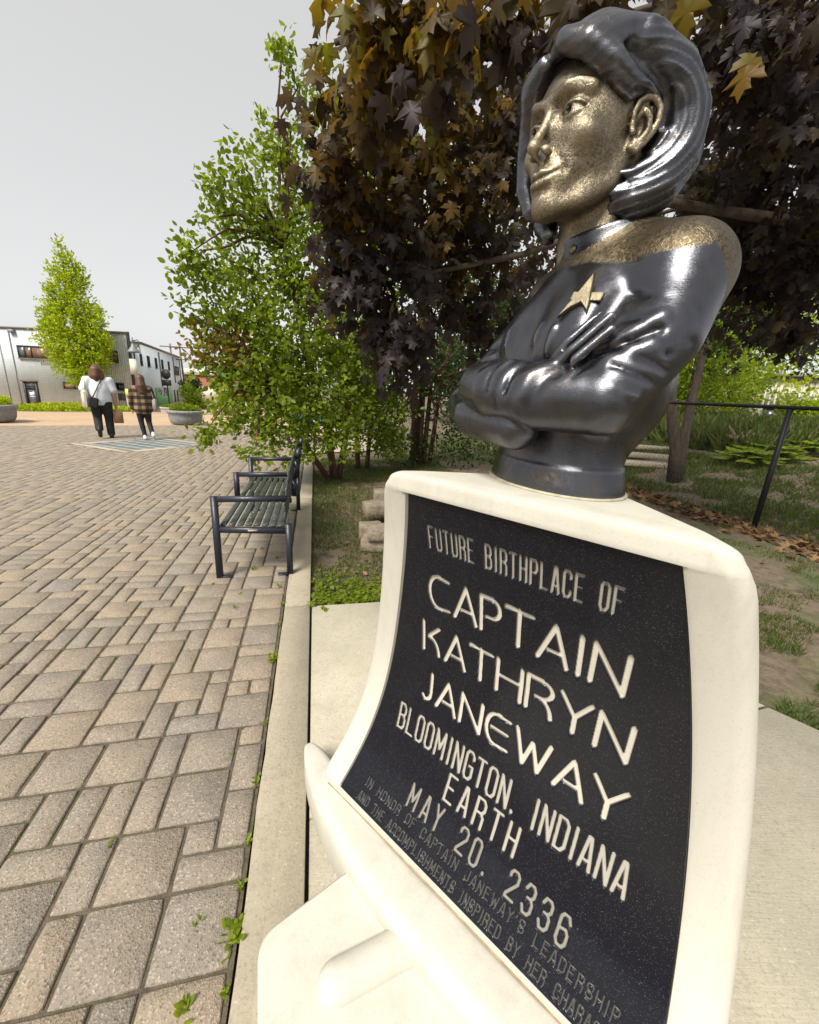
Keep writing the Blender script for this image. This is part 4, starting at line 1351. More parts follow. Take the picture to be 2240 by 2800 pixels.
bar = [(-.024, -.006), (.034, -.006), (.036, .010), (-.022, .010)]
badge_mesh = extr(bar, 0.0, .005).mesh('badge', 'brass_badge', sharp_deg=30)
badge.data = None
bpy.data.objects.remove(badge)
badge = link('badge', badge_mesh, bust); badge_scale = .86
tag(badge, 'small brass arrowhead badge on a bar')
place_on(badge, -.118, .378, .000, math.radians(-8))
link('arrowhead', extr(delta, .002, .011).mesh('arrowhead', 'brass_badge', sharp_deg=30), badge)
stud = link('collar_stud', MB().lathe([(0, 0), (.008, 0), (.009, .003), (.006, .006), (0, .0065)], 16).mesh('collar_stud', 'brass_badge', True), bust)
place_on(stud, -.012, .492, -.001)
# ------------------------------------------------------------------ bench
def mat_painted(name, col, rough=0.42, wear=(0.45, 0.47, 0.48), amt=0.4, scale=26.0):
    m, nt, bs = new_mat(name)
    v = coords(nt)
    n1 = noise(nt, v, scale, 5, 0.7); n2 = noise(nt, v, 5.0, 4)
    c = ramp(nt, n2, [(0.3, tuple(x * .8 for x in col)), (0.7, tuple(x * 1.2 for x in col))])
    c = mix(nt, c, wear, ramp(nt, n1, [(0.62, 0.0), (0.70, amt)]))
    nt.links.new(c, bs.inputs['Base Color'])
    nt.links.new(ramp(nt, n1, [(0.3, rough * .8), (0.7, min(1, rough * 1.4))]), bs.inputs['Roughness'])
    bump(nt, bs, n1, 0.15, 0.004)
mat_painted('bench_frame_paint', (0.018, 0.021, 0.034), 0.38, (0.16, 0.17, 0.19), 0.25, 60.0)
mat_painted('bench_slat_paint', (0.045, 0.055, 0.052), 0.30, (0.46, 0.47, 0.46), 0.9, 30.0)
def build_bench():
    o = ab(2.50, -0.02)
    t = thing('park_bench', 'black metal park bench with peeling slats and three armrests on the plaza edge', 'bench', (o[0], o[1], 0.006), YAW_K)
    # local: x away from the plaza, y along the kerb; front at x=-.50, rear at x=+.03
    L = 1.86
    w, d = .042, .045
    for y in (0.0, L / 2, L):
        mid = abs(y - L / 2) < .01
        f = MB()
        if not mid:
            f.bar((-.50, y, .0), (-.50, y, .655), d, w).obj('leg', 'bench_frame_paint', t)
            MB().bar((.035, y, 0), (.030, y, .43), d, w).obj('leg', 'bench_frame_paint', t)
            MB().bar((-.476, y, .225), (.010, y, .225), w - .004, .045).obj('stretcher', 'bench_frame_paint', t)
            MB().box((-.452, y, .005), (.075, .045, .008), bev=.003).obj('foot_plate', 'bench_frame_paint', t)
            MB().box((-.025, y, .005), (.075, .045, .008), bev=.003).obj('foot_plate', 'bench_frame_paint', t)
        else:
            f.bar((-.50, y, .40), (-.50, y, .655), d, w).obj('arm_post', 'bench_frame_paint', t)
        MB().tube([(.030, y, .42), (.040, y, .60), (.070, y, .80), (.092, y, .885)], .001).obj('back_post', 'bench_frame_paint', t)
        bp = bpy.data.objects[-1] if False else t.children[-1]
        mbp = MB()
        pts = [(.030, .425), (.040, .60), (.068, .80), (.088, .89)]
        for (x0, z0), (x1, z1) in zip(pts[:-1], pts[1:]):
            mbp.bar((x0, y, z0 - .002), (x1, y, z1 + .002), w, d, up=(1, 0, 0))
        bp.data = mbp.mesh('back_post', 'bench_frame_paint')
        MB().bar((-.4775, y, .635), (.020, y, .640), w, .038).obj('armrest', 'bench_frame_paint', t)
        MB().bar((-.477, y, .395), (.008, y, .375), w - .003, .042).obj('seat_support', 'bench_frame_paint', t)
    n = 8
    for k in range(n):
        x = -.452 + k * .0605
        z = .427 - .022 * k / 7
        MB().box((x, L / 2, z), (.046, L - .046, .018), bev=.004).obj('seat_slat', 'bench_slat_paint', t)
    MB().box((-.486, L / 2, .378), (.018, L - .046, .05), bev=.004).obj('front_rail', 'bench_slat_paint', t)
    for k in range(6):
        z = .49 + k * .066
        x = .036 + .048 * max(0, (z - .55) / .34) ** 1.2
        MB().box((x - .03, L / 2, z), (.016, L + .03, .05), ry=math.radians(-4 - 2.2 * k), bev=.004).obj('back_slat', 'bench_slat_paint', t)
    MB().box((-.235, -.0225, .388), (.07, .002, .014)).obj('maker_plate', 'pad_concrete', t)
build_bench()

# ------------------------------------------------------------------ planters
def mat_planter():
    m, nt, bs = new_mat('granite_aggregate')
    v = coords(nt)
    vo = N(nt, 'ShaderNodeTexVoronoi', Scale=70.0); nt.links.new(v, vo.inputs['Vector'])
    sp = nt.nodes.new('ShaderNodeSeparateColor'); nt.links.new(vo.outputs['Color'], sp.inputs[0])
    c = ramp(nt, sp.outputs[0], [(0.2, (0.13, 0.14, 0.15)), (0.5, (0.22, 0.23, 0.24)), (0.9, (0.34, 0.34, 0.34))])
    nt.links.new(c, bs.inputs['Base Color']); bs.inputs['Roughness'].default_value = 0.8
    bump(nt, bs, vo.outputs['Distance'], 0.5, 0.008)
mat_planter()
simple('pale_aggregate', (0.40, 0.36, 0.29), 0.85, 0, 0.2, 30.0, 0.3, 60.0)
simple('potting_soil', (0.06, 0.045, 0.03), 0.95, 0, 0.3, 30.0)
PLANTERS = []
def planter(x, y, R_, H_, mat, label):
    z = float(gz(x, y))
    t = thing('stone_planter', label, 'planter', (x, y, z), 0.0, 'round stone planters along the plaza')
    prof = [(R_ * .70, 0), (R_ * .78, H_ * .04), (R_ * .86, H_ * .22), (R_ * .90, H_ * .48), (R_ * .905, H_ * .70), (R_ * .93, H_ * .73), (R_ * .93, H_ * .77), (R_ * .97, H_ * .79), (R_, H_ * .84), (R_, H_ * .94), (R_ * .98, H_ * .985), (R_ * .94, H_), (R_ * .84, H_), (R_ * .81, H_ * .97), (R_ * .80, H_ * .88)]
    MB().lathe(prof, 48).obj('bowl', mat, t, smooth=True)
    MB().lathe([(0.0, H_ * .88), (R_ * .80, H_ * .88), (R_ * .5, H_ * .93), (0.0, H_ * .95)], 32).obj('soil', 'potting_soil', t, smooth=True)
    PLANTERS.append((x, y, z + H_ * .9, R_ * .78, t))
planter(-8.15, 14.7, .60, .47, 'granite_aggregate', 'grey granite bowl planter right of the two walkers')
planter(-12.62, 12.2, .66, .50, 'granite_aggregate', 'grey granite bowl planter at the left edge of the plaza')
planter(-16.0, 27.0, .55, .46, 'pale_aggregate', 'pale planter in front of the graffiti wall and the sign post')
planter(-11.6, 26.0, .55, .46, 'pale_aggregate', 'pale planter half hidden behind the green tree leaves')

# ------------------------------------------------------------------ buildings
def mat_wall(name, col, dirt, ribs=False, sc=1.0):
    m, nt, bs = new_mat(name)
    v = coords(nt)
    n1 = noise(nt, v, 0.6 * sc, 6, .65); n2 = noise(nt, coords(nt, 'Object', (3, 3, .35)), 1.2, 5, .7)
    c = ramp(nt, n1, [(0.3, tuple(x * .88 for x in col)), (0.7, col)])
    c = mix(nt, c, dirt, ramp(nt, n2, [(0.5, 0.0), (0.72, 0.55)]))
    if ribs:
        br = nt.nodes.new('ShaderNodeTexBrick')
        mp = nt.nodes.new('ShaderNodeMapping'); mp.inputs['Rotation'].default_value = (math.radians(90), 0, 0)
        nt.links.new(v, mp.inputs['Vector']); nt.links.new(mp.outputs[0], br.inputs['Vector'])
        br.inputs['Scale'].default_value = 1.0; br.inputs['Brick Width'].default_value = .4; br.inputs['Row Height'].default_value = .2; br.inputs['Mortar Size'].default_value = .012
        br.inputs['Color1'].default_value = (1, 1, 1, 1); br.inputs['Color2'].default_value = (.95, .95, .95, 1); br.inputs['Mortar'].default_value = (.85, .85, .85, 1)
        c = mix(nt, c, br.outputs['Color'], 1.0, 'MULTIPLY')
    nt.links.new(c, bs.inputs['Base Color']); bs.inputs['Roughness'].default_value = 0.8
mat_wall('grey_block_wall', (0.80, 0.86, 0.93), (0.58, 0.62, 0.68), True)
mat_wall('ribbed_metal', (0.66, 0.65, 0.62), (0.48, 0.46, 0.42))
mat_wall('white_wall', (0.74, 0.86, 0.92), (0.60, 0.70, 0.76))
mat_wall('red_brick', (0.30, 0.11, 0.07), (0.2, 0.08, 0.06), True)
mat_wall('cream_siding', (0.60, 0.57, 0.50), (0.45, 0.42, 0.36))
simple('roof_trim', (0.17, 0.16, 0.14), 0.6)
simple('dark_frame', (0.025, 0.022, 0.022), 0.5)
simple('rust_trim', (0.16, 0.07, 0.035), 0.7, 0, 0.3)
simple('brown_board', (0.20, 0.095, 0.045), 0.7, 0, 0.3, 2.0)
simple('conduit', (0.20, 0.21, 0.23), 0.5)
def mat_glass(name, col, rough=0.12):
    m, nt, bs = new_mat(name)
    bs.inputs['Base Color'].default_value = (*col, 1); bs.inputs['Roughness'].default_value = rough
    bs.inputs['Specular IOR Level'].default_value = 0.8
mat_glass('window_glass', (0.10, 0.115, 0.13)); mat_glass('brown_glass', (0.20, 0.12, 0.085)); mat_glass('dark_glass', (0.02, 0.022, 0.025))

def wall_frame(A, B, z):
    d = Vector((B[0] - A[0], B[1] - A[1], 0)); return (A[0], A[1], z), math.atan2(d.y, d.x)
# grey building: local x along the facade (to the right), y into the building, z up from the ground
loc, rz = wall_frame((-31.3, 32.46), (-21.0, 31.4), -1.33)
gb = thing('grey_building', 'long grey two storey block building with a dark door behind the bright green tree', 'building', loc, rz)
XR, XL, HT = 10.27, -30.0, 5.90
MB().prism([(XL, 0), (XR, 0), (XR - 7.6, 9.0), (XL, 9.0)], 0, HT).obj('wall', 'grey_block_wall', gb)
rib = MB()
x = 2.9
while x < XR - .05:
    z0 = 0.35 if x > 8.2 else 3.35
    rib.box((x, -.022, (z0 + HT - .12) / 2), (.085, .04, HT - .12 - z0)); x += .17
rb = rib.obj('ribbed_siding', 'ribbed_metal', gb); tag(rb, kind='stuff')
MB().box(((XR + XL) / 2, -.03, HT - .02), (XR - XL + .2, .16, .12)).obj('roof_trim', 'roof_trim', gb)
MB().box((XR + .04, -.03, HT / 2), (.16, .14, HT + .1)).obj('corner_trim', 'dark_frame', gb)
def window(par, x0, x1, z0, z1, glass, frame='dark_frame', y=-.05, mull=(), sill=True, d=.10):
    f = MB()
    fw = .055
    f.box(((x0 + x1) / 2, y, z1 - fw / 2), (x1 - x0, d, fw)); f.box(((x0 + x1) / 2, y, z0 + fw / 2), (x1 - x0, d, fw))
    f.box((x0 + fw / 2, y, (z0 + z1) / 2), (fw, d - .006, z1 - z0 - 2 * fw)); f.box((x1 - fw / 2, y, (z0 + z1) / 2), (fw, d - .006, z1 - z0 - 2 * fw))
    for mx in mull: f.box((mx, y, (z0 + z1) / 2), (fw, d - .012, z1 - z0 - 2 * fw))
    w = f.obj('window', frame, par)
    xs = [x0 + fw] + [m_ for m_ in mull] + [x1 - fw]
    gl = glass if isinstance(glass, (list, tuple)) else [glass] * (len(xs) - 1)
    for k in range(len(xs) - 1):
        MB().box(((xs[k] + xs[k + 1]) / 2, y + .012, (z0 + z1) / 2), (xs[k + 1] - xs[k] - .004, .02, z1 - z0 - 2 * fw - .002)).obj('pane', gl[k], w)
    if sill: MB().box(((x0 + x1) / 2, y - .03, z0 - .03), (x1 - x0 + .1, d + .04, .055)).obj('sill', 'roof_trim', w)
    return w
Z0 = 1.33
window(gb, 1.13, 5.0, 2.43 + Z0, 3.33 + Z0, ['window_glass', 'brown_glass', 'brown_glass', 'window_glass'], mull=(1.72, 2.27, 3.6))
window(gb, 8.53, 9.3, 2.45 + Z0, 3.3 + Z0, 'brown_glass')
window(gb, 4.47, 6.5, .34 + Z0, .88 + Z0, ['brown_glass', 'brown_glass'], mull=(5.4,))
window(gb, 8.84, 9.52, .50 + Z0, 1.04 + Z0, 'dark_glass')
dr = MB()
dr.box((1.14, -.06, 1.02), (.14, .14, 2.04)); dr.box((2.15, -.06, 1.02), (.14, .14, 2.04)); dr.box((1.645, -.06, 1.60), (.87, .12, .08))
door = dr.obj('door', 'dark_frame', gb)
MB().box((1.645, -.03, .78), (.86, .05, 1.54)).obj('door_leaf', 'dark_frame', door)
MB().box((1.645, -.062, .82), (.58, .012, 1.25)).obj('door_glass', 'window_glass', door)
MB().box((1.645, -.03, 1.84), (.86, .05, .38)).obj('transom_pane', 'window_glass', door)
MB().box((1.645, -.10, 2.10), (1.35, .22, .07)).obj('door_lintel', 'rust_trim', door)
dsg = MB(); dsg.box((1.645, -.07, 1.16), (.40, .004, .22)); dsg.box((1.645, -.07, .98), (.42, .004, .045)); dsg.obj('door_sign', 'white_wall', door)
MB().box((1.0, -.12, 5.62), (.44, .24, .24)).obj('wall_light', 'conduit', gb)
MB().tube([(.62, -.05, 5.7), (.60, -.05, 2.5), (.60, -.10, 2.4), (.68, -.10, .3)], .035, 8).obj('drain_pipe', 'conduit', gb)
MB().tube([(-.35, -.05, 5.7), (-.30, -.05, .2)], .025, 8).obj('drain_pipe', 'conduit', gb)
gr = MB()
for k in range(9): gr.box((8.92 + k * .066, -.05, 1.33 + .02), (.025, .03, .52))
gr.obj('window_grate', 'dark_frame', gb)

# white building beyond
loc, rz = wall_frame((-26.16, 40.2), (-35.2, 63.5), -1.33)
wb = thing('white_building', 'pale blue white two storey building with small windows beyond the grey building', 'building', loc, rz)
MB().box((11.85, 4.0, 2.95), (23.7, 8.0, 5.9)).obj('wall', 'white_wall', wb)
MB().box((11.85, 3.9, 5.95), (24.1, 8.5, .16)).obj('roof_edge', 'roof_trim', wb)
for x0, x1 in ((.15, .85), (3.1, 4.05), (6.75, 7.6), (10.2, 11.1), (14.35, 15.2)):
    window(wb, x0, x1, 2.62 + Z0, 3.66 + Z0, ['dark_glass', 'dark_glass'], mull=((x0 + x1) / 2,), y=-.04)
window(wb, 18.2, 22.2, 2.15 + Z0, 3.3 + Z0, ['window_glass'] * 3, mull=(19.5, 20.9), y=-.04)
for x0, x1, z1 in ((16.8, 17.4, 1.48), (19.0, 19.7, 1.46)):
    MB().box(((x0 + x1) / 2, -.03, z1 / 2 + .01), (x1 - x0, .08, z1)).obj('door', 'dark_frame', wb)
for xp, zb in ((8.9, 2.0), (18.1, 2.4), (23.4, .2)):
    MB().tube([(xp, -.08, 5.7), (xp + .3, -.08, zb)], .07, 8).obj('drain_pipe', 'conduit', wb)
MB().box((1.2, 3.0, 6.3), (2.4, 2.0, .7), bev=.2).obj('roof_vent', 'roof_trim', wb)
MB().box((9.5, 3.0, 6.25), (2.6, 2.0, .5), bev=.1).obj('roof_vent', 'roof_trim', wb)
# mural board at the foot of the wall
simple('mural_green', (0.22, 0.55, 0.26), 0.7); simple('mural_pink', (0.46, 0.16, 0.38), 0.7); simple('mural_dark', (0.06, 0.05, 0.09), 0.7)
mu = MB().box((9.9, -.09, .95), (9.0, .06, 1.85)).obj('mural', 'mural_green', wb)
MB().tube([(6.2, -.14, 1.5), (7.0, -.14, 1.75), (7.9, -.14, 1.45), (7.2, -.14, 1.2)], .12, 6).obj('mural_mark', 'mural_pink', mu)
MB().tube([(9.0, -.14, 1.0), (10.2, -.14, 1.6), (11.0, -.14, 1.0), (12.2, -.14, 1.5)], .10, 6).obj('mural_mark', 'mural_pink', mu)
MB().box((10.6, -.125, 1.55), (2.6, .02, .6)).obj('mural_panel', 'mural_dark', mu)

# brick building far right of the street, and the shed-like house beyond the fence
rbk = thing('brick_building', 'far red brick building with a pale roof band at the end of the street', 'building', (-37.5, 70, -1.33), 0.05)
MB().box((5.0, 4, 1.9), (12, 8, 3.8)).obj('wall', 'red_brick', rbk)
MB().box((5.0, 3.9, 4.25), (12.3, 8.4, .9)).obj('roof_band', 'cream_siding', rbk)
MB().box((3.4, -.03, 1.0), (6.0, .08, 2.0)).obj('shopfront', 'cream_siding', rbk)
MB().box((9.3, .6, 2.6), (1.6, 2.4, 5.2)).obj('stair_tower', 'red_brick', rbk)
hs = thing('siding_house', 'pale ribbed metal sided building beyond the chain link fence', 'building', (18.6, 23.5, 0.3), math.radians(-18))
MB().box((4, 3, 1.55), (9, 6, 3.1)).obj('wall', 'cream_siding', hs)
sd = MB()
for k in range(36): sd.box((-.45 + k * .25, -.03, 2.35), (.14, .06, 1.4))
so = sd.obj('ribbed_siding', 'cream_siding', hs); tag(so, kind='stuff')
for x0 in (.5, 2.3, 4.1): window(hs, x0, x0 + 1.1, .5, 1.5, 'window_glass', y=-.04)
MB().box((4, 2.9, 3.2), (9.4, 6.5, .16)).obj('roof_edge', 'roof_trim', hs)

# ------------------------------------------------------------------ street furniture
t = thing('street_lamp', 'dark bell shaded street lamp with a white banner at the corner of the grey building', 'street lamp', (-19.85, 30.0, float(gz(-19.85, 30))), 0)
_g = -float(gz(-19.85, 30))
MB().tube([(0, 0, 0), (0, 0, .6), (0, 0, .62), (0.0, 0, 4.0 + _g)], [.11, .11, .06, .05], 10).obj('pole', 'dark_frame', t)
MB().tube([(0, 0, 3.55 + _g), (.25, 0, 3.5 + _g), (.5, 0, 3.75 + _g), (.35, 0, 4.0 + _g), (0, 0, 3.9 + _g)], .03, 8).obj('scroll_arm', 'dark_frame', t)
MB().lathe([(.06, .62), (.10, .52), (.14, .40), (.34, .12), (.40, 0), (.37, 0), (.12, .36), (0.0, .40)], 24, (.0, 0, 3.15 + _g)).obj('lamp_shade', 'conduit', t, smooth=True)
MB().tube([(0, 0, 3.72 + _g), (0, 0, 4.15 + _g)], [.08, .04], 8).obj('finial', 'conduit', t)
MB().box((-.12, -.06, 2.2 + _g), (.50, .02, 1.05)).obj('banner', 'cream_siding', t)
t = thing('stop_sign', 'octagonal stop sign seen from behind with a smaller plate below', 'road sign', (-20.1, 34.0, float(gz(-20.1, 34))), 0)
_g = -float(gz(-20.1, 34))
MB().tube([(0, 0, 0), (0, 0, 2.25 + _g)], .045, 8).obj('post', 'dark_frame', t)
MB().prism([(.40 * math.cos(math.radians(22.5 + 45 * k)), .40 * math.sin(math.radians(22.5 + 45 * k))) for k in range(8)], -.012, .012).obj('sign_face', 'dark_frame', t, loc=(0, -.07, 1.87 + _g), rot=(math.radians(90), 0, 0))
MB().box((0, -.07, 1.22 + _g), (.75, .02, .45)).obj('sign_plate', 'dark_frame', t)
t = thing('yellow_marker', 'thin yellow and white marker post leaning beside the two walkers', 'marker post', (-19.2, 28.0, float(gz(-19.2, 28))), 0)
simple('sign_yellow', (0.62, 0.58, 0.08), 0.6)
_g = -float(gz(-19.2, 28))
MB().box((-.08, 0, (.73 + _g) / 2), (.22, .05, .73 + _g), ry=math.radians(-3)).obj('post', 'cream_siding', t)
MB().box((-.10, -.03, .45 + _g), (.22, .03, .5), ry=math.radians(-3)).obj('upper_plate', 'sign_yellow', t)
MB().box((-.06, -.03, .2), (.22, .03, .35), ry=math.radians(-3)).obj('lower_plate', 'sign_yellow', t)
simple('pole_wood', (0.16, 0.13, 0.10), 0.9, 0, 0.3)
for k, (px, py, lab) in enumerate(((-34.5, 60, 'wooden utility pole with crossarms, nearer to the white building'), (-33.2, 60.5, 'leaning wooden utility pole with crossarms, right of the other pole'))):
    t = thing('utility_pole', lab, 'utility pole', (px, py, -1.33), 0, 'utility poles behind the white building')
    MB().tube([(0, 0, 0), (-.3 * k, 0, 7.6)], [.16, .11], 8).obj('pole', 'pole_wood', t)
    MB().box((-.3 * k + .1, -.14, 7.2), (3.0, .10, .14)).obj('crossarm', 'pole_wood', t)
    MB().box((-.25 * k + .1, -.14, 5.6), (2.4, .10, .12)).obj('crossarm', 'pole_wood', t)
simple('sign_blue', (0.03, 0.16, 0.50), 0.4, 0, 0.5, 6.0)
t = thing('map_stand', 'low blue map panel on a dark frame behind the bench and leaves', 'information panel', (-3.0, 12.0, 0.0), math.radians(-10))
MB().box((0, 0, .62), (1.25, .40, .035), rx=math.radians(35)).obj('panel', 'sign_blue', t)
MB().box((0, -.005, .585), (1.33, .46, .03), rx=math.radians(35)).obj('frame', 'dark_frame', t)
for sx in (-.5, .5): MB().bar((sx, 0.03, 0), (sx, .03, .60), .06).obj('leg', 'dark_frame', t)

# ------------------------------------------------------------------ stone blocks edging the bed
def mat_block():
    m, nt, bs = new_mat('split_block')
    v = coords(nt)
    c = ramp(nt, noise(nt, v, 9.0, 5, .65), [(0.3, (0.155, 0.125, 0.095)), (0.7, (0.31, 0.26, 0.195))])
    c = mix(nt, c, (0.06, 0.055, 0.04), ramp(nt, noise(nt, v, 40.0, 3), [(0.6, 0.0), (0.75, 0.6)]))
    nt.links.new(c, bs.inputs['Base Color']); bs.inputs['Roughness'].default_value = 0.95
    bump(nt, bs, noise(nt, v, 35.0, 5), 0.8, 0.02)
mat_block()
def stone(a, b, w, d, h, z, rot, label, seed):
    r = random.Random(seed)
    bm = bmesh.new()
    bmesh.ops.create_cube(bm, size=1.0)
    for v in bm.verts:
        k = .78 if v.co.y > 0 else 1.0               # trapezoid block, narrower behind
        v.co = Vector((v.co.x * w * k, v.co.y * d, (v.co.z + .5) * h))
    bmesh.ops.bevel(bm, geom=bm.edges[:], offset=.022, segments=2, profile=.6, affect='EDGES')
    bmesh.ops.subdivide_edges(bm, edges=bm.edges[:], cuts=2, use_grid_fill=True)
    for v in bm.verts:
        n = mnoise.noise_vector(v.co * 11 + Vector((seed * 3.1, 0, 0)))
        v.co += n * .006
    me = bpy.data.meshes.new('edging_stone'); bm.to_mesh(me); bm.free()
    me.materials.append(MATS['split_block']); sharp(me, 40)
    p = ab(a, b)
    o = link('edging_stone', me, None, (p[0], p[1], float(gz(p[0], p[1])) - .03 + z), (0, 0, YAW_K + rot))
    tag(o, label, 'stone block', 'stacked edging stones beside the lawn')
stone(3.86, .92, .36, .26, .13, .14, .25, 'upper block of the farther pair of stacked stones', 1)
stone(3.42, .80, .30, .24, .15, 0, .05, 'squarish lower block nearest the grass in the farther pair', 2)
stone(3.85, 1.30, .34, .24, .32, 0, .5, 'tall shaded block behind the stacked stones, against the pedestal edge', 3)
stone(3.05, .88, .34, .24, .12, .13, -.15, 'pale topmost block of the nearer stack beside the pedestal', 4)
stone(3.10, .84, .36, .26, .14, 0, -.2, 'half buried block under the pale topmost stone', 5)
stone(2.72, 1.00, .34, .24, .15, 0, -.35, 'nearest low block beside the concrete pad and pedestal', 6)
stone(4.35, 1.10, .34, .24, .30, 0, .1, 'farthest block of the stone edging', 7)

# ------------------------------------------------------------------ chain link fence
simple('fence_black', (0.012, 0.013, 0.016), 0.45, 0, 0.2)
FB, FH, F0, F1 = 6.09, 1.575, -3.4, 11.6
fo = ab(F0, FB)
fence = thing('chain_link_fence', 'black chain link fence with round posts in front of the garden bed', 'fence', (fo[0], fo[1], 0), math.atan2(EA[1], EA[0]))
FL = F1 - F0
for a in np.arange(3.43 - 6, F1 + .1, 3.0):
    MB().tube([(a - F0, 0, -.1), (a - F0, 0, FH - .02)], .034, 12).obj('post', 'fence_black', fence, smooth=True)
MB().tube([(0, 0, FH), (FL, 0, FH)], .026, 10).obj('top_rail', 'fence_black', fence, smooth=True)
def chain():
    V, Fc, n = [], [], 0
    p, s = .09, .045
    nz = int((FH - .04) / s)
    ang = [2 * math.pi * k / 3 for k in range(3)]
    for i in range(int(FL / p)):
        x0 = i * p
        zz = .03 + s * np.arange(nz + 1)
        alt = np.arange(nz + 1) % 2
        xx = x0 + np.where(alt == 0, 0, p) * 1.0
        yy = np.where(alt == 0, .004, -.004)
        for k in ang:
            V.append(np.stack([xx + .0055 * math.cos(k), yy + .0055 * math.sin(k), zz], 1))
        m = nz + 1
        idx = np.arange(m - 1)
        for k in range(3):
            a, b = n + k * m, n + ((k + 1) % 3) * m
            Fc.append(np.stack([a + idx, b + idx, b + idx + 1, a + idx + 1], 1))
        n += 3 * m
    return mesh_np('wire_mesh', np.concatenate(V), np.concatenate(Fc), 'fence_black')
link('wire_mesh', chain(), fence)
# garden steps and a stump beyond the fence
for k, (x, y, z, w, lab) in enumerate(((5.35, 9.6, .02, 1.5, 'lowest concrete garden step behind the twin trunk tree'), (5.9, 10.6, .14, 1.5, 'second concrete garden step behind the twin trunk tree'), (6.5, 11.8, .30, 1.6, 'third concrete garden step behind the twin trunk tree'), (7.6, 13.4, .5, 3.4, 'long topmost concrete step below the tall grass'))):
    o = MB().box((0, 0, .06), (w, .35, .12), bev=.015).obj('garden_step', 'walk_concrete', None, loc=(x, y, float(gz(x, y)) + .0 + max(0, z - .2 * k) * 0), rot=math.radians(-10))
    tag(o, lab, 'step', 'concrete steps in the garden')
simple('weathered_root', (0.13, 0.095, 0.07), 0.95, 0, 0.4, 12.0, 0.6, 30.0)
sx, sy = 8.35, 10.6
t = thing('root_stump', 'weathered upturned root stump above the hosta leaves', 'stump', (sx, sy, float(gz(sx, sy))), 0)
sb = MB()
rr_ = random.Random(3)
sb.tube([(0, 0, -.05), (.02, 0, .3), (0, .02, .45)], [.22, .17, .12], 10)
sb.obj('stump_body', 'weathered_root', t, smooth=True)
for k in range(8):
    a = k * .8 + rr_.uniform(-.2, .2)
    d = Vector((math.cos(a), math.sin(a) * .6, 0))
    h = rr_.uniform(.15, .5)
    MB().tube([(0, 0, .2), tuple(d * .22 + Vector((0, 0, .28 + h * .3))), tuple(d * .42 + Vector((0, 0, .22 + h)))], [.09, .06, .018], 7).obj('root', 'weathered_root', t, smooth=True)
# ------------------------------------------------------------------ foliage
def mat_leaf(name, stops, trans=0.45, gloss=0.35, trans_tint=(1.0, 1.0, 1.0)):
    m = bpy.data.materials.new(name); m.use_nodes = True
    nt = m.node_tree; nt.nodes.clear()
    out = nt.nodes.new('ShaderNodeOutputMaterial')
    at = nt.nodes.new('ShaderNodeAttribute'); at.attribute_name = 'tint'
    c = ramp(nt, at.outputs['Fac'], stops)
    bs = nt.nodes.new('ShaderNodeBsdfPrincipled')
    nt.links.new(c, bs.inputs['Base Color']); bs.inputs['Roughness'].default_value = gloss
    bs.inputs['Specular IOR Level'].default_value = 0.25
    tr = nt.nodes.new('ShaderNodeBsdfTranslucent')
    nt.links.new(mix(nt, c, trans_tint, 1.0, 'MULTIPLY'), tr.inputs['Color'])
    mx = nt.nodes.new('ShaderNodeMixShader'); mx.inputs[0].default_value = trans
    nt.links.new(bs.outputs[0], mx.inputs[1]); nt.links.new(tr.outputs[0], mx.inputs[2])
    nt.links.new(mx.outputs[0], out.inputs['Surface'])
    MATS[name] = m
mat_leaf('maple_leaf', [(0.0, (0.036, 0.028, 0.036)), (0.35, (0.050, 0.038, 0.036)), (0.55, (0.075, 0.056, 0.020)), (0.75, (0.155, 0.090, 0.014)), (1.0, (0.12, 0.14, 0.020))], 0.5, 0.46, (2.0, 1.8, 0.7))
mat_leaf('green_leaf', [(0.0, (0.09, 0.135, 0.016)), (0.5, (0.175, 0.235, 0.020)), (0.85, (0.26, 0.30, 0.026)), (0.95, (0.20, 0.15, 0.035)), (1.0, (0.20, 0.075, 0.03))], 0.5, 0.4, (1.5, 1.6, 0.7))
mat_leaf('dark_leaf', [(0.0, (0.022, 0.042, 0.014)), (0.6, (0.045, 0.075, 0.018)), (1.0, (0.08, 0.11, 0.02))], 0.4, 0.4, (1.4, 1.5, 0.7))
mat_leaf('bright_leaf', [(0.0, (0.20, 0.27, 0.016)), (0.6, (0.35, 0.43, 0.024)), (1.0, (0.50, 0.50, 0.03))], 0.55, 0.45, (1.5, 1.5, 0.6))
mat_leaf('grass_blade', [(0.0, (0.045, 0.075, 0.015)), (0.6, (0.085, 0.125, 0.022)), (0.9, (0.15, 0.16, 0.04)), (1.0, (0.26, 0.21, 0.11))], 0.4, 0.5, (1.4, 1.4, 0.7))
mat_leaf('dry_leaf', [(0.0, (0.06, 0.034, 0.018)), (0.5, (0.15, 0.085, 0.04)), (1.0, (0.30, 0.19, 0.09))], 0.2, 0.7)
def mat_bark(name, lo, hi, sc=1.0):
    m, nt, bs = new_mat(name)
    v = coords(nt, 'Object', (sc * 6, sc * 6, sc * 1.2))
    n = noise(nt, v, 3.0, 6, 0.7)
    nt.links.new(ramp(nt, n, [(0.3, lo), (0.7, hi)]), bs.inputs['Base Color']); bs.inputs['Roughness'].default_value = 0.95
    bump(nt, bs, n, 0.8, 0.03)
mat_bark('brown_bark', (0.045, 0.034, 0.026), (0.13, 0.098, 0.074))
mat_bark('red_bark', (0.075, 0.032, 0.022), (0.19, 0.09, 0.062))
mat_bark('dark_bark', (0.02, 0.016, 0.014), (0.07, 0.055, 0.045))

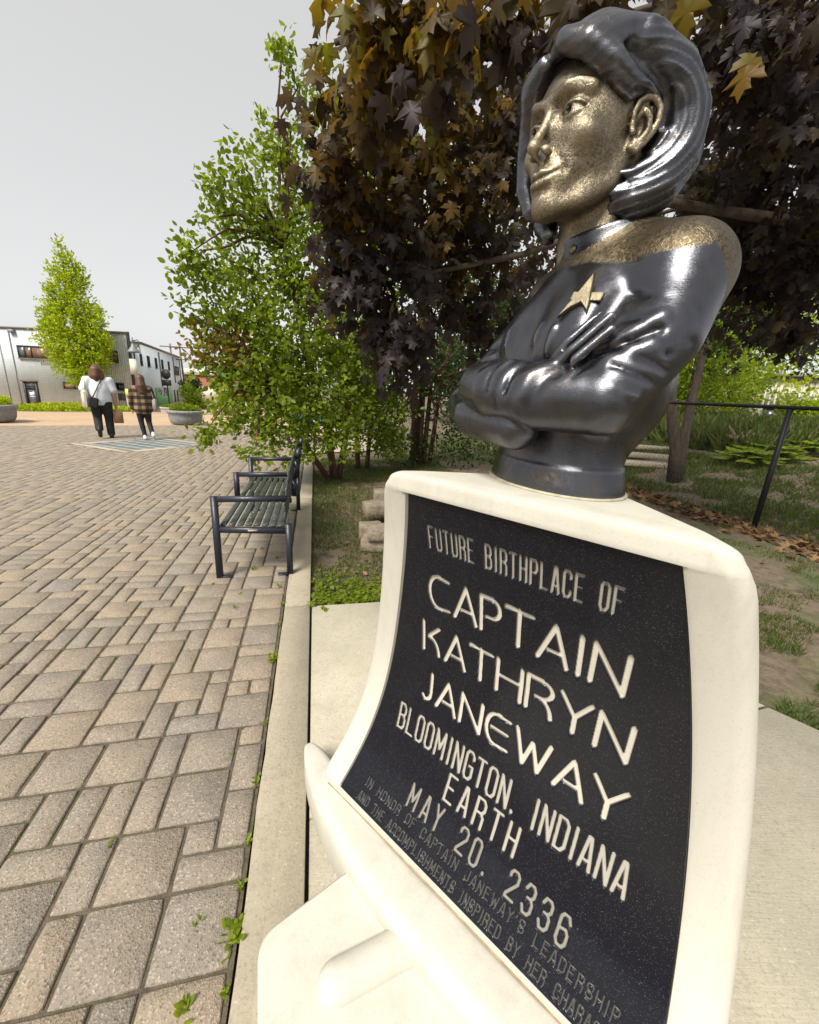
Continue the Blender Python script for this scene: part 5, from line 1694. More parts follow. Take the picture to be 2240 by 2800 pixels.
def leaf_maple():
    half = [(0, -.02), (.16, -.05), (.34, -.09), (.25, .08), (.46, .11), (.50, .26), (.64, .45), (.43, .42), (.20, .40), (.24, .56), (.31, .71), (.14, .74), (0, 1.0)]
    pts = half + [(-x, y) for x, y in half[-2:0:-1]]
    v = [(0, .34, 0.0)] + [(x, y, -.34 * abs(x) - .38 * (y - .34) ** 2 + .06 * math.sin(9 * x + 5 * y)) for x, y in pts]
    n = len(pts)
    f = [(0, 1 + k, 1 + (k + 1) % n) for k in range(n)]
    return np.array(v, float), np.array(f)
def leaf_oval(w=.62):
    pts = [(0, 0), (w * .38, .22), (w * .5, .5), (w * .34, .78), (0, 1), (-w * .34, .78), (-w * .5, .5), (-w * .38, .22)]
    v = [(x, y, -.25 * abs(x)) for x, y in pts]
    f = [(0, 1, 2), (0, 2, 4), (2, 3, 4), (0, 4, 6), (4, 5, 6), (0, 6, 7)]
    return np.array(v, float), np.array(f)
def leaf_kite():
    v = [(0, 0, 0), (.30, .45, -.08), (0, 1, 0), (-.30, .45, -.08)]
    return np.array(v, float), np.array([(0, 1, 2), (0, 2, 3)])
def norm(a): return a / (np.linalg.norm(a, axis=-1, keepdims=True) + 1e-9)
def leaf_mesh(name, pos, tip, nrm, size, tpl, mat, tint):
    tv, tf = tpl
    tip = norm(tip); side = norm(np.cross(tip, nrm)); nn = np.cross(side, tip)
    n, k = len(pos), len(tv)
    V = pos[:, None, :] + size[:, None, None] * (tv[None, :, 0, None] * side[:, None, :] + tv[None, :, 1, None] * tip[:, None, :] + tv[None, :, 2, None] * nn[:, None, :])
    Fc = tf[None] + (np.arange(n) * k)[:, None, None]
    me = mesh_np(name, V.reshape(-1, 3), Fc.reshape(-1, tf.shape[1]), mat, False)
    attr(me, 'tint', np.repeat(tint, k))
    return me
def blob_points(blobs, n, shell=0.35, squash=1.0, r=rng):
    B = np.array(blobs, float)
    w = np.maximum(B[:, 3], .16) ** 1.9; w = w / w.sum()
    idx = r.choice(len(B), n, p=w)
    d = norm(r.normal(size=(n, 3)))
    rad = (shell + (1 - shell) * r.random(n)) ** (1 / 2.0)
    rad = rad * (1 + .22 * r.normal(size=n) * (r.random(n) < .4))
    return B[idx, :3] + d * (rad * B[idx, 3])[:, None] * np.array([1, 1, squash]), d, idx
def twigs(par, name, base_pts, targets, r0, r1, mat, seed, wob=.12, seg=5):
    """limbs from the trunk out to the crown's masses"""
    r = random.Random(seed)
    mb = MB()
    for (b, t, ra) in zip(base_pts, targets, r0):
        b, t = Vector(b), Vector(t)
        pts = []
        L = (t - b).length
        for k in range(seg + 1):
            u = k / seg
            p = b.lerp(t, u) + Vector((0, 0, .12 * L * math.sin(u * math.pi)))
            if 0 < k < seg: p += Vector((r.uniform(-1, 1), r.uniform(-1, 1), r.uniform(-1, 1))) * wob * L * .25
            pts.append(tuple(p))
        mb.tube(pts, [ra + (r1 - ra) * k / seg for k in range(seg + 1)], 7)
    return mb
def clumped(blobs, n_cl, per, spread, r=rng, shell=.35):
    """leaves gathered in sprays, so the crown breaks into light and dark clumps"""
    c, d, idx = blob_points(blobs, n_cl, shell, 1.0, r)
    ax = norm(d + .5 * r.normal(size=d.shape) + np.array([0, 0, .25]))
    t = r.random((n_cl, per))
    pos = c[:, None, :] + ax[:, None, :] * ((t - .5) * spread * 2)[..., None] + r.normal(size=(n_cl, per, 3)) * spread * .33
    return pos.reshape(-1, 3), np.repeat(d, per, 0), np.repeat(ax, per, 0), np.repeat(r.random(n_cl), per)

# ---- crimson maple that overhangs the bust
MAPLE = [(-0.27, 2.0, 2.82, 0.18), (-0.17, 2.2, 2.86, 0.22), (-0.41, 2.6, 2.87, 0.25), (-0.54, 2.7, 2.69, 0.18), (-0.42, 2.9, 2.72, 0.31), (-0.18, 3.0, 3.05, 0.42), (-0.36, 3.0, 2.43, 0.35), (-0.18, 3.0, 2.12, 0.34), (-0.15, 3.1, 1.84, 0.27), (-0.14, 3.2, 1.65, 0.16), (0.16, 3.4, 2.79, 0.52), (0.27, 3.6, 2.32, 0.49), (0.33, 3.2, 3.33, 0.48), (0.62, 3.9, 2.06, 0.35), (-0.57, 3.1, 2.21, 0.2), (0.61, 4.2, 2.86, 0.72), (0.12, 1.7, 2.67, 0.15), (0.35, 1.7, 2.7, 0.15), (0.67, 2.0, 2.99, 0.27), (1.43, 2.6, 3.33, 0.39), (2.06, 3.0, 3.29, 0.47), (2.24, 3.6, 3.28, 0.48), (2.63, 3.4, 3.0, 0.51), (2.83, 4.0, 2.94, 0.56), (3.14, 3.8, 2.57, 0.51), (3.2, 4.4, 2.53, 0.53), (3.54, 4.2, 2.26, 0.27), (3.13, 4.8, 2.4, 0.39), (1.05, 4.6, 4.03, 1.0), (2.36, 5.0, 3.7, 1.13), (2.15, 5.4, 2.76, 1.09), (1.09, 5.0, 3.31, 0.97), (3.56, 5.5, 3.43, 1.07), (1.86, 2.6, 3.27, 0.36), (-0.07, 2.0, 2.83, 0.17),
         (3.9, 3.4, 3.6, 1.0), (4.3, 5.2, 3.6, 1.2), (2.6, 3.6, 4.6, 1.2), (0.9, 3.4, 4.6, 1.0), (4.4, 4.2, 5.0, 1.4), (1.6, 4.4, 5.8, 1.3), (3.2, 4.6, 6.2, 1.6), (5.2, 6.0, 5.4, 1.6), (3.6, 7.0, 5.4, 1.6), (6.2, 4.0, 5.0, 1.5), (1.6, 6.6, 5.0, 1.3), (5.6, 2.6, 4.4, 1.3)]  # highest masses, out of view, are added to darken the ground by the fence
MT = (5.35, 3.7, 0.0)
maple = thing('crimson_maple', 'large dark purple brown leaved maple overhanging the bust from the right', 'tree', MT)
def to_local(P, o): return np.asarray(P, float) - np.array(o, float)
tr = MB()
tr.tube([(0, 0, -.1), (.03, 0, .5), (-.05, .02, 1.3), (-.25, .05, 2.2), (-.5, .1, 3.0), (-.7, .1, 4.2)], [.30, .22, .19, .17, .13, .07], 12)
tr.obj('trunk', 'brown_bark', maple, smooth=True)
limb_t = [(-0.45, 2.9, 2.75), (-0.2, 3.05, 2.2), (-.45, 2.3, 2.95), (.2, 3.5, 2.6), (.6, 4.2, 3.0), (1.98, 3.2, 3.40), (1.4, 2.6, 3.4), (2.2, 3.7, 3.3), (2.75, 4.4, 2.82), (1.0, 4.8, 3.8), (2.2, 5.2, 3.4), (2.1, 5.4, 2.7), (3.4, 5.4, 3.3), (.35, 1.9, 2.95), (.3, 3.2, 3.5)]
limb_b = [(x_ + .62, y_ - .3, z_) for (x_, y_, z_) in [(3.95, 4.1, 3.2), (4.2, 4.05, 2.3), (3.9, 4.05, 3.4), (4.2, 4.05, 2.4), (3.9, 4.1, 3.5), (4.25, 4.05, 2.6), (3.85, 4.1, 3.9), (4.3, 4.0, 2.5), (4.35, 4.05, 2.55), (3.9, 4.1, 3.6), (4.1, 4.1, 3.1), (4.35, 4.05, 2.1), (4.1, 4.1, 3.2), (3.9, 4.1, 3.8), (3.9, 4.1, 3.7)]]
rad0 = [.055, .06, .05, .055, .06, .085, .05, .075, .055, .06, .07, .05, .05, .04, .05]
lb = twigs(maple, 'limb', [to_local(p, MT) for p in limb_b], [to_local(p, MT) for p in limb_t], rad0, .012, 'brown_bark', 5)
tag(lb.obj('limbs', 'brown_bark', maple, smooth=True), kind='stuff')
rm = np.random.default_rng(12)
near_b = [b for b in MAPLE if b[1] < 4.3 and b[3] < .6]
far_b = [b for b in MAPLE if not (b[1] < 4.3 and b[3] < .6)]
p1, d1, a1, t1 = clumped(near_b, 720, 9, .13, rm, .1)
p2, d2, a2, t2 = clumped(far_b, 900, 9, .2, rm, .2)
pos = np.concatenate([p1, p2]); dd = np.concatenate([d1, d2]); n = len(pos)
tint0 = np.concatenate([t1, t2])
keep = (np.hypot(pos[:, 0] - .35, pos[:, 1] - .95) > .62) & (np.linalg.norm(pos - np.array([0, 0, 1.48]), axis=1) > 1.35)
pos, dd, tint0 = pos[keep], dd[keep], tint0[keep]; n = len(pos)
tip = norm(dd * .55 + np.array([0, 0, -1.0]) + rm.normal(size=(n, 3)) * .38)
nr = norm(rm.normal(size=(n, 3)) * .8 + dd * .5 + np.array([-.2, -.5, .35]))
sz = rm.uniform(.06, .118, n)
# upper left sprays tinted bronze and olive: backlight painted into the leaf colour
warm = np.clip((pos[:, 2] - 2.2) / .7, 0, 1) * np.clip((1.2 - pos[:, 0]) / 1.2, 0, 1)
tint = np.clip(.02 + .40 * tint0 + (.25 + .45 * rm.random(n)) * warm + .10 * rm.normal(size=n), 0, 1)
def leaf_maple_far():
    half = [(0, 0), (.34, -.09), (.25, .08), (.64, .45), (.20, .40), (.31, .71), (0, 1.0)]
    pts = half + [(-x, y) for x, y in half[-2:0:-1]]
    v = [(0, .34, 0.0)] + [(x, y, -.34 * abs(x) - .38 * (y - .34) ** 2) for x, y in pts]
    n_ = len(pts)
    return np.array(v, float), np.array([(0, 1 + k, 1 + (k + 1) % n_) for k in range(n_)])
nearm = (pos[:, 1] < 3.5) & (pos[:, 2] < 4.3)
for sel, tpl in ((nearm, leaf_maple()), (~nearm, leaf_maple_far())):
    link('crown', leaf_mesh('crown', to_local(pos[sel], MT), tip[sel], nr[sel], sz[sel], tpl, 'maple_leaf', tint[sel]), maple)
# the nearest, largest leaves hang singly at the top of the view
big = [(-.10, 1.5, 2.58, .15), (.04, 1.42, 2.44, .17), (.10, 1.40, 2.36, .15), (.16, 1.42, 2.45, .16), (.22, 1.45, 2.50, .15), (.30, 1.40, 2.52, .15), (.38, 1.5, 2.6, .15), (.62, 1.55, 2.62, .16), (.78, 1.7, 2.62, .16), (-.18, 1.8, 2.4, .14), (.90, 1.9, 2.55, .15), (-.02, 1.7, 2.5, .15), (.2, 1.75, 2.42, .14), (1.05, 1.75, 2.5, .15), (1.2, 2.0, 2.7, .15)]
for k, (x, y, z, s_) in enumerate(big):
    r = np.random.default_rng(100 + k)
    tp = norm(np.array([[r.uniform(-.25, .25), r.uniform(-.2, .3), -1.0]])); nn_ = norm(np.array([[r.uniform(-1.6, 1.6), -1.0, r.uniform(-.1, .9)]]))
    s_ *= .68
    me = leaf_mesh('leaf', np.zeros((1, 3)), tp, nn_, np.array([s_]), leaf_maple(), 'maple_leaf', np.array([r.choice([.1, .25, .45, .72, .84])]))
    link('leaf', me, maple, tuple(to_local((x, y, z + s_), MT)))

# ---- green serviceberry behind the bench
GREEN = [(-2.61, 6.2, 2.5, 0.61), (-2.78, 5.8, 2.92, 0.26), (-2.86, 5.6, 2.98, 0.13), (-2.31, 6.6, 3.26, 0.68), (-2.44, 6.2, 3.56, 0.29), (-2.44, 6.0, 3.81, 0.21), (-2.37, 6.0, 4.12, 0.14), (-2.17, 6.6, 4.07, 0.56), (-1.95, 6.6, 4.66, 0.34), (-1.69, 6.4, 5.1, 0.18), (-1.79, 6.3, 5.33, 0.11), (-1.88, 6.3, 5.43, 0.08), (-1.62, 6.8, 3.35, 0.76), (-2.75, 6.0, 2.18, 0.35), (-2.81, 5.8, 2.01, 0.22), (-2.33, 6.2, 1.99, 0.73), (-1.8, 6.6, 2.31, 0.82), (-2.64, 5.9, 1.66, 0.35), (-2.89, 5.8, 1.69, 0.2), (-2.46, 5.9, 1.28, 0.41), (-2.04, 6.2, 1.35, 0.65), (-1.48, 6.6, 1.54, 0.74), (-2.23, 5.8, 0.94, 0.31), (-1.78, 6.0, 0.85, 0.43), (-1.32, 6.4, 0.79, 0.46), (-1.19, 7.2, 2.43, 0.78), (-1.11, 7.2, 1.16, 0.57), (-2.55, 5.6, 0.99, 0.15), (-2.77, 5.4, 0.8, 0.07), (-2.09, 5.4, 0.69, 0.19), (-1.67, 5.6, 0.52, 0.18), (-.9, 7.4, 3.6, .8), (-1.3, 7.3, 4.5, .6), (-.9, 7.6, 1.8, .6), (-.6, 7.8, 1.2, .5), (-.5, 7.9, .6, .38), (-2.95, 5.7, 2.75, .15), (-2.75, 5.8, 3.4, .16), (-2.6, 5.9, 3.75, .16), (-3.0, 5.7, 2.3, .15)]
def bushy(name, label, base, blobs, n_cl, per, spread, size, mat, bark, tpl, seed, stems, tint_fn=None, stem_r=.05, shell=.35, droop=.2, cat='tree', top=None):
    t = thing(name, label, cat, base)
    r = np.random.default_rng(seed)
    pos, d, ax, cl = clumped(blobs, n_cl, per, spread, r, shell)
    n = len(pos)
    tip = norm(ax * .5 + d * .4 + r.normal(size=(n, 3)) * .7 - np.array([0, 0, droop]))
    nr = norm(r.normal(size=(n, 3)) * .7 + d * .4 + np.array([0, 0, .6]))
    sz = r.uniform(size[0], size[1], n)
    tint = np.clip(.25 + .4 * cl + .18 * r.normal(size=n), 0, .82)
    if tint_fn is not None: tint = tint_fn(pos, tint, r, cl)
    lo = pos[:, 2] > float(gz(base[0], base[1])) + .02
    pos, tip, nr, sz, tint = pos[lo], tip[lo], nr[lo], sz[lo], tint[lo]
    link('crown', leaf_mesh('crown', to_local(pos, base), tip, nr, sz, tpl, mat, tint), t)
    mb = MB()
    rr = random.Random(seed)
    order = sorted(blobs, key=lambda b: -b[3])
    for k, st in enumerate(stems):
        pts, rads = st
        mb.tube([tuple(to_local(p, base)) for p in pts], rads, 9)
    mb.obj('trunk', bark, t, smooth=True)
    if top is not None:
        tg = [b[:3] for b in blobs]
        bs_ = [top[rr.randrange(len(top))] for _ in tg]
        bs_ = [min(top, key=lambda q: (Vector(q) - Vector(b)).length + rr.uniform(0, .3)) for b in tg]
        l = twigs(t, 'limb', [to_local(p, base) for p in bs_], [to_local(p, base) for p in tg], [stem_r * .55] * len(tg), .006, bark, seed, .25)
        tag(l.obj('limbs', bark, t, smooth=True), kind='stuff')
    return t
def green_tint(pos, tint, r, cl):
    red = (np.abs(pos[:, 2] - 1.95) < .25) & (pos[:, 0] < -2.3) & (r.random(len(pos)) < .65)
    return np.where(red, r.uniform(.9, 1.0, len(pos)), tint)
bushy('serviceberry_tree', 'loose bright green small tree with reddish tips leaning over the bench', (-1.35, 7.0, 0), GREEN, 2900, 9, .15, (.05, .10), 'green_leaf', 'red_bark', leaf_oval(.6), 31,
      [([(-1.35, 7.0, -.1), (-1.45, 6.9, .8), (-1.75, 6.7, 2.0), (-2.0, 6.6, 3.4), (-1.85, 6.5, 4.7)], [.07, .06, .045, .03, .012]), ([(-1.3, 7.05, -.1), (-1.15, 7.1, .9), (-1.2, 7.2, 2.2), (-1.2, 7.3, 4.2)], [.06, .05, .04, .015]), ([(-1.4, 6.95, -.1), (-1.8, 6.5, .7), (-2.3, 6.2, 1.6), (-2.7, 5.9, 2.6)], [.05, .045, .03, .012])],
      green_tint, .05, .25, .25, 'tree', [(-1.6, 6.8, 1.4), (-1.75, 6.7, 2.0), (-1.9, 6.65, 2.8), (-2.0, 6.6, 3.4), (-1.2, 7.15, 1.4), (-1.2, 7.25, 2.6), (-1.9, 6.45, .9), (-2.2, 6.25, 1.5)])
def _stem(x, y, dx, dy, h, r0):
    return ([(x, y, -.1), (x + dx * .3, y + dy * .3, h * .35), (x + dx * .6, y + dy * .6, h * .7), (x + dx, y + dy, h)], [r0, r0 * .85, r0 * .65, r0 * .3])
# low sprays and small stems between bench and trunks
bushy('leafy_sapling', 'small sapling with two red stems in front of the dark shrub', (-.98, 8.0, 0), [(-.75, 7.9, 1.0, .35), (-1.1, 7.8, .75, .28), (-.6, 7.8, .55, .22), (-.45, 7.9, 1.2, .3), (-1.0, 7.8, .35, .16)], 170, 8, .10, (.04, .075), 'green_leaf', 'red_bark', leaf_oval(.6), 33,
      [_stem(-1.1, 8.1, -.05, 0, 1.2, .06), _stem(-.92, 8.15, .1, 0, 1.3, .05)], None, .03, .2, .1)
# ---- dark multi-stemmed shrub
DARK = [(-0.31, 8.6, 2.0, 0.8), (0.23, 9.0, 2.76, 1.04), (0.9, 8.8, 1.72, 0.91), (1.42, 8.6, 0.9, 0.84), (0.34, 8.8, 1.35, 0.6), (-0.65, 8.8, 2.69, 0.8), (1.3, 9.2, 2.85, 1.14), (1.85, 9.0, 1.71, 0.77), (1.0, 8.7, 0.62, 0.46), (1.88, 8.4, 0.48, 0.53), (-0.59, 8.6, 1.57, 0.52), (.2, 9.2, 4.0, 1.0), (1.4, 9.4, 4.2, 1.1), (2.4, 9.2, 3.2, 1.0), (2.6, 9.0, 1.6, .9), (2.4, 8.8, .6, .6), (-.1, 8.6, .45, .45), (-.5, 8.5, .75, .5), (.5, 8.6, .35, .35)]
bushy('dark_shrub', 'dense dark green tall shrub with several red brown stems behind the pedestal', (.2, 9.1, 0), DARK, 1500, 9, .17, (.055, .10), 'dark_leaf', 'red_bark', leaf_oval(.55), 41,
      [_stem(.02, 9.0, -.1, 0, 2.6, .075), _stem(.10, 9.1, .05, .05, 2.8, .085), _stem(.24, 9.1, .12, 0, 2.6, .06), _stem(.38, 9.2, .25, 0, 2.6, .055), _stem(.16, 8.95, .0, 0, 2.4, .05)], None, .06, .3, .2, 'shrub', [(.1, 9.05, 1.6), (.3, 9.1, 1.8), (.0, 9.0, 2.2)])
# ---- bright columnar tree by the grey building
COLT = [(-23.56, 29.5, 9.48, 0.23), (-23.46, 29.5, 8.76, 0.38), (-22.77, 29.5, 8.38, 0.43), (-23.71, 29.5, 7.8, 0.72), (-22.83, 29.5, 7.31, 0.77), (-22.26, 29.5, 7.87, 0.33), (-23.93, 29.5, 6.6, 0.92), (-22.82, 29.5, 6.0, 1.02), (-24.74, 29.5, 5.57, 0.83), (-23.68, 29.5, 4.61, 1.36), (-25.26, 29.5, 4.75, 0.69), (-22.18, 29.5, 4.69, 0.94), (-21.45, 29.5, 5.4, 0.54), (-25.36, 29.5, 3.6, 0.9), (-23.93, 29.5, 3.21, 1.38), (-22.41, 29.5, 3.29, 1.25), (-21.33, 29.5, 3.82, 0.65), (-24.62, 29.5, 2.23, 0.96), (-22.97, 29.5, 2.2, 1.22), (-21.78, 29.5, 2.5, 0.71), (-23.63, 29.5, 1.32, 0.77), (-20.89, 29.5, 3.38, 0.3)]
COLT = [(-23.2 + (x_ + 23.2) * .84, y_, z_, r_ * .88) for x_, y_, z_, r_ in COLT]
_cz = float(gz(-23.0, 29.5))
bushy('columnar_tree', 'bright yellow green upright tree in front of the grey building', (-22.9, 29.5, _cz), COLT, 2100, 8, .26, (.14, .24), 'bright_leaf', 'brown_bark', leaf_kite(), 51,
      [([(-22.9, 29.5, _cz - .1), (-22.95, 29.5, .2), (-23.1, 29.5, 2.5), (-23.3, 29.5, 5.5), (-23.5, 29.5, 8.8)], [.20, .15, .12, .08, .03])], None, .10, .25, -.3, 'tree', [(-22.95, 29.5, .4), (-23.0, 29.5, 1.4), (-23.1, 29.5, 2.5), (-23.2, 29.5, 4.0), (-23.3, 29.5, 5.5), (-23.4, 29.5, 7.0)])
# ---- young conifer-like trees and bushes at the end of the street
def simple_bush(name, label, x, y, z, rx, rz_, seed, mat='green_leaf', n=260, size=(.12, .22), cat='bush', group=None, tall=False):
    z0 = float(gz(x, y)) if z is None else z
    bl = [(x, y, z0 + rz_ * .5, min(rx, rz_ * .5))]
    r = random.Random(seed)
    for k in range(7):
        u = r.random()
        w = rx * (1 - .75 * u) if tall else rx * .75
        bl.append((x + r.uniform(-1, 1) * w * .7, y + r.uniform(-1, 1) * w * .7, z0 + rz_ * (.12 + .8 * u), max(.12, w * r.uniform(.35, .6))))
    t = bushy(name, label, (x, y, z0), bl, n, 8, size[1] * .9, size, mat, 'brown_bark', leaf_kite(), seed, [_stem(x, y, .05, 0, rz_ * .8, max(.02, rx * .06))] , None, .03, .3, 0, cat)
    for st in t.children:
        pass
    if group: t['group'] = group
    return t
def _stem(x, y, dx, dy, h, r0):
    z = float(gz(x, y))
    return ([(x, y, z - .1), (x + dx * .3, y + dy * .3, z + h * .35), (x + dx * .6, y + dy * .6, z + h * .7), (x + dx, y + dy, z + h)], [r0, r0 * .85, r0 * .65, r0 * .3])
simple_bush('cypress_tree', 'narrow dark green tree right of the white building', -24.0, 45, None, 1.0, 4.4, 61, 'dark_leaf', 320, (.16, .28), 'tree', None, True)
simple_bush('street_bush', 'rounded green bush at the foot of the narrow dark tree', -23.3, 43.5, None, 1.6, 2.2, 62, 'green_leaf', 320, (.16, .26))
simple_bush('street_bush', 'low green bush farther right along the street end', -19.0, 43, None, 1.4, 1.4, 63, 'green_leaf', 240, (.14, .24))
simple_bush('street_bush', 'yellow green bush before the red brick building', -26.5, 58, None, 1.5, 3.4, 64, 'bright_leaf', 260, (.2, .34), 'bush', None, True)
simple_bush('street_tree', 'leafy tree behind the serviceberry, left part of the street end', -11.0, 34, None, 2.6, 4.6, 65, 'green_leaf', 500, (.2, .32), 'tree')
simple_bush('street_tree', 'leafy tree showing through the stems behind the bench', -4.5, 32, None, 3.2, 5.5, 66, 'dark_leaf', 520, (.22, .36), 'tree')
simple_bush('street_tree', 'broad dark tree far behind the dark shrub', 3.5, 24, None, 4.0, 6.5, 67, 'dark_leaf', 800, (.22, .36), 'tree')
# ---- trees beyond the fence
BACK = [(10.16, 16.0, 3.04, 1.48), (13.14, 18.0, 3.61, 2.1), (13.97, 17.0, 3.03, 1.57), (8.83, 15.0, 3.72, 1.36), (10.97, 15.0, 2.29, 1.15), (16.18, 20.0, 4.7, 1.65), (13.56, 15.0, 2.19, 0.51), (9.19, 14.0, 3.94, 1.03)]
_b1 = [BACK[1], BACK[2], BACK[5], (12.5, 18, 5.4, 2.0), (15, 19, 6.2, 2.0), (12.2, 17.5, 2.4, 1.2)]
_b2 = [BACK[0], BACK[3], BACK[4], BACK[7], (8.2, 14.2, 5.0, 1.4), (10.6, 15.5, 4.4, 1.3)]
def _gb(x, y): return float(gz(x, y))
bushy('sunlit_tree', 'bright sunlit green tree beyond the fence, right of the twin trunks', (13.2, 18, _gb(13.2, 18)), _b1, 1000, 8, .3, (.13, .22), 'bright_leaf', 'brown_bark', leaf_kite(), 71, [_stem(13.2, 18, .2, 0, 4.0, .14)])
bushy('yew_tree', 'feathery green tree beyond the fence behind the twin trunks', (9.8, 15.2, _gb(9.8, 15.2)), _b2, 1000, 8, .22, (.10, .17), 'green_leaf', 'brown_bark', leaf_kite(), 72, [_stem(9.8, 15.2, -.2, 0, 4.0, .12)])
_b3 = [(5.2, 8.4, 3.4, .9), (6.2, 9.0, 3.0, .8), (6.6, 9.0, 4.0, 1.0), (5.0, 9.0, 4.4, 1.0), (7.6, 9.6, 3.2, .7), (8.6, 10.0, 2.9, .55), (9.4, 10.2, 2.6, .4), (4.4, 9.0, 3.4, .8), (7.8, 10.2, 4.2, 1.0), (9.6, 11.0, 3.8, .9)]
bushy('twin_trunk_tree', 'slender tree with two bare diverging trunks just behind the fence', (5.36, 8.2, _gb(5.36, 8.2)), _b3, 800, 8, .2, (.06, .11), 'dark_leaf', 'brown_bark', leaf_oval(.5), 73,
      [([(5.33, 8.18, -.1), (5.15, 8.1, .7), (4.80, 8.0, 1.6), (4.75, 8.2, 2.8), (4.9, 8.5, 3.6)], [.13, .10, .09, .07, .04]), ([(5.42, 8.22, -.1), (5.36, 8.2, .7), (5.32, 8.2, 1.41), (5.44, 8.4, 2.57), (5.6, 8.7, 3.8)], [.11, .09, .075, .065, .04])], None, .05, .3, .3, 'tree', [(4.75, 8.2, 2.8), (5.44, 8.4, 2.57), (5.5, 8.6, 3.2)])
simple_bush('laurel_bush', 'dark bush low behind the fence, left of the twin trunks', 3.4, 9.6, None, 1.1, 1.7, 74, 'dark_leaf', 330, (.07, .12))
simple_bush('laurel_bush', 'leafy dark bush filling the gap right behind the bust', 4.2, 12.5, None, 1.8, 3.2, 75, 'dark_leaf', 520, (.09, .15))
simple_bush('hedge_bush', 'bright bush below the pale sided building', 15.5, 16.5, None, 1.3, 1.6, 76, 'bright_leaf', 260, (.12, .2))
simple_bush('hedge_bush', 'tall backdrop hedge far right beyond the fence', 14.5, 26, None, 4.5, 5.5, 77, 'green_leaf', 700, (.24, .4))
# ---- planter flowers, one mass in each bowl
for k, (px, py, pz, pr, pt) in enumerate(PLANTERS):
    lab = ['low leafy green planting in the bowl right of the walkers', 'upright yellow green planting in the bowl at the left edge', 'sparse green planting in the pale bowl by the sign post', 'green planting in the pale bowl behind the leaves'][k]
    r = np.random.default_rng(200 + k)
    n = 1500 if k < 2 else 500
    th = r.uniform(0, 6.283, n); rr_ = pr * np.sqrt(r.random(n))
    hh = (.26 if k != 1 else .36) * (1 - .5 * (rr_ / pr) ** 2)
    pos = np.stack([rr_ * np.cos(th), rr_ * np.sin(th), -.02 + hh * r.random(n)], 1)
    tip = norm(np.stack([np.cos(th) * .5, np.sin(th) * .5, np.full(n, .8)], 1) + r.normal(size=(n, 3)) * .5)
    me = leaf_mesh('planting', pos, tip, norm(r.normal(size=(n, 3)) + np.array([0, 0, .8])), r.uniform(.05, .11, n), leaf_oval(.5), 'bright_leaf' if k == 1 else 'green_leaf', np.clip(r.normal(.5, .2, n), 0, .85))
    o = link('planting', me, None, (px, py, pz)); tag(o, lab, 'plants', 'plantings in the round planters')
# ---- verge planting by the grey building
r = np.random.default_rng(230)
n = 5200
u = r.random(n)
x = -31.5 + 13.0 * u; y = 28.2 - 1.75 * (x + 31) / 13 + r.uniform(-.1, 1.6, n)
hh = .55 * np.clip(1.1 - np.abs(x + 23.5) / 8, .15, 1)
pos = np.stack([x, y, gz(x, y) + .06 + hh * r.random(n)], 1)
o = link('verge_plants', leaf_mesh('verge_plants', pos, norm(r.normal(size=(n, 3)) + np.array([0, 0, .9])), norm(r.normal(size=(n, 3)) + np.array([0, 0, .6])), r.uniform(.14, .28, n), leaf_kite(), 'bright_leaf', np.clip(r.normal(.6, .25, n), 0, 1)))
tag(o, 'low bright green planting strip along the grey building', 'plants', kind='stuff')

# ---- grass, weeds, litter
def blades(name, a0, a1, b0, b1, n, h, seed, label, dens=None, mat='grass_blade'):
    r = np.random.default_rng(seed)
    a = r.uniform(a0, a1, n); b = r.uniform(b0, b1, n)
    if dens is not None:
        nz_ = np.array([mnoise.noise(Vector((p * 1.6, q * 1.6, seed))) + .5 * mnoise.noise(Vector((p * 5, q * 5, seed + 1))) for p, q in zip(a, b)])
        k = nz_ > dens
        a, b = a[k], b[k]
    k = ~((a < 1.975) & (b < 1.79 + .55 * (1.965 - a) + .025))          # none on the concrete
    a, b = a[k], b[k]
    P = K0[None] + EA[None] * a[:, None] + EB[None] * b[:, None]
    m = len(P)
    pos = np.stack([P[:, 0], P[:, 1], gz(P[:, 0], P[:, 1]) - .038], 1)
    tip = norm(np.stack([r.normal(size=m) * .5, r.normal(size=m) * .5, np.ones(m)], 1))
    tv = np.array([(-.05, 0, 0), (.05, 0, 0), (.035, .55, .04), (-.035, .55, .04), (0, 1, .18)]); tf = [(0, 1, 2), (0, 2, 3), (3, 2, 4)]
    me = leaf_mesh(name, pos, tip, norm(r.normal(size=(m, 3)) * np.array([1, 1, .1])), r.uniform(h * .5, h * 1.2, m), (tv, np.array(tf)), mat, np.clip(r.normal(.5, .28, m), 0, 1))
    o = link(name, me); tag(o, label, 'grass', kind='stuff')
blades('lawn_grass_blades', 1.98, 8.5, .185, 3.0, 68000, .06, 301, 'short patchy lawn grass beside the kerb', -.42)
blades('yard_grass_blades', -1.5, 5.2, 2.3, 5.9, 60000, .055, 302, 'short patchy grass in the shade right of the pedestal', .22)
blades('pad_edge_grass', -.6, 2.6, 2.25, 3.9, 26000, .06, 306, 'brighter grass patch along the right edge of the concrete pad', -.15)
blades('far_lawn_blades', 8.5, 15, 1.8, 9.0, 30000, .10, 303, 'lawn grass beyond the shrubs', -.3)
blades('garden_ground_cover', 2.5, 12, 6.2, 11.0, 46000, .14, 304, 'low green ground cover behind the fence', -.15)
blades('tall_grass_blades', 7.0, 15.5, 10.6, 17.0, 20000, .75, 305, 'tall feathery grass bank behind the garden steps')
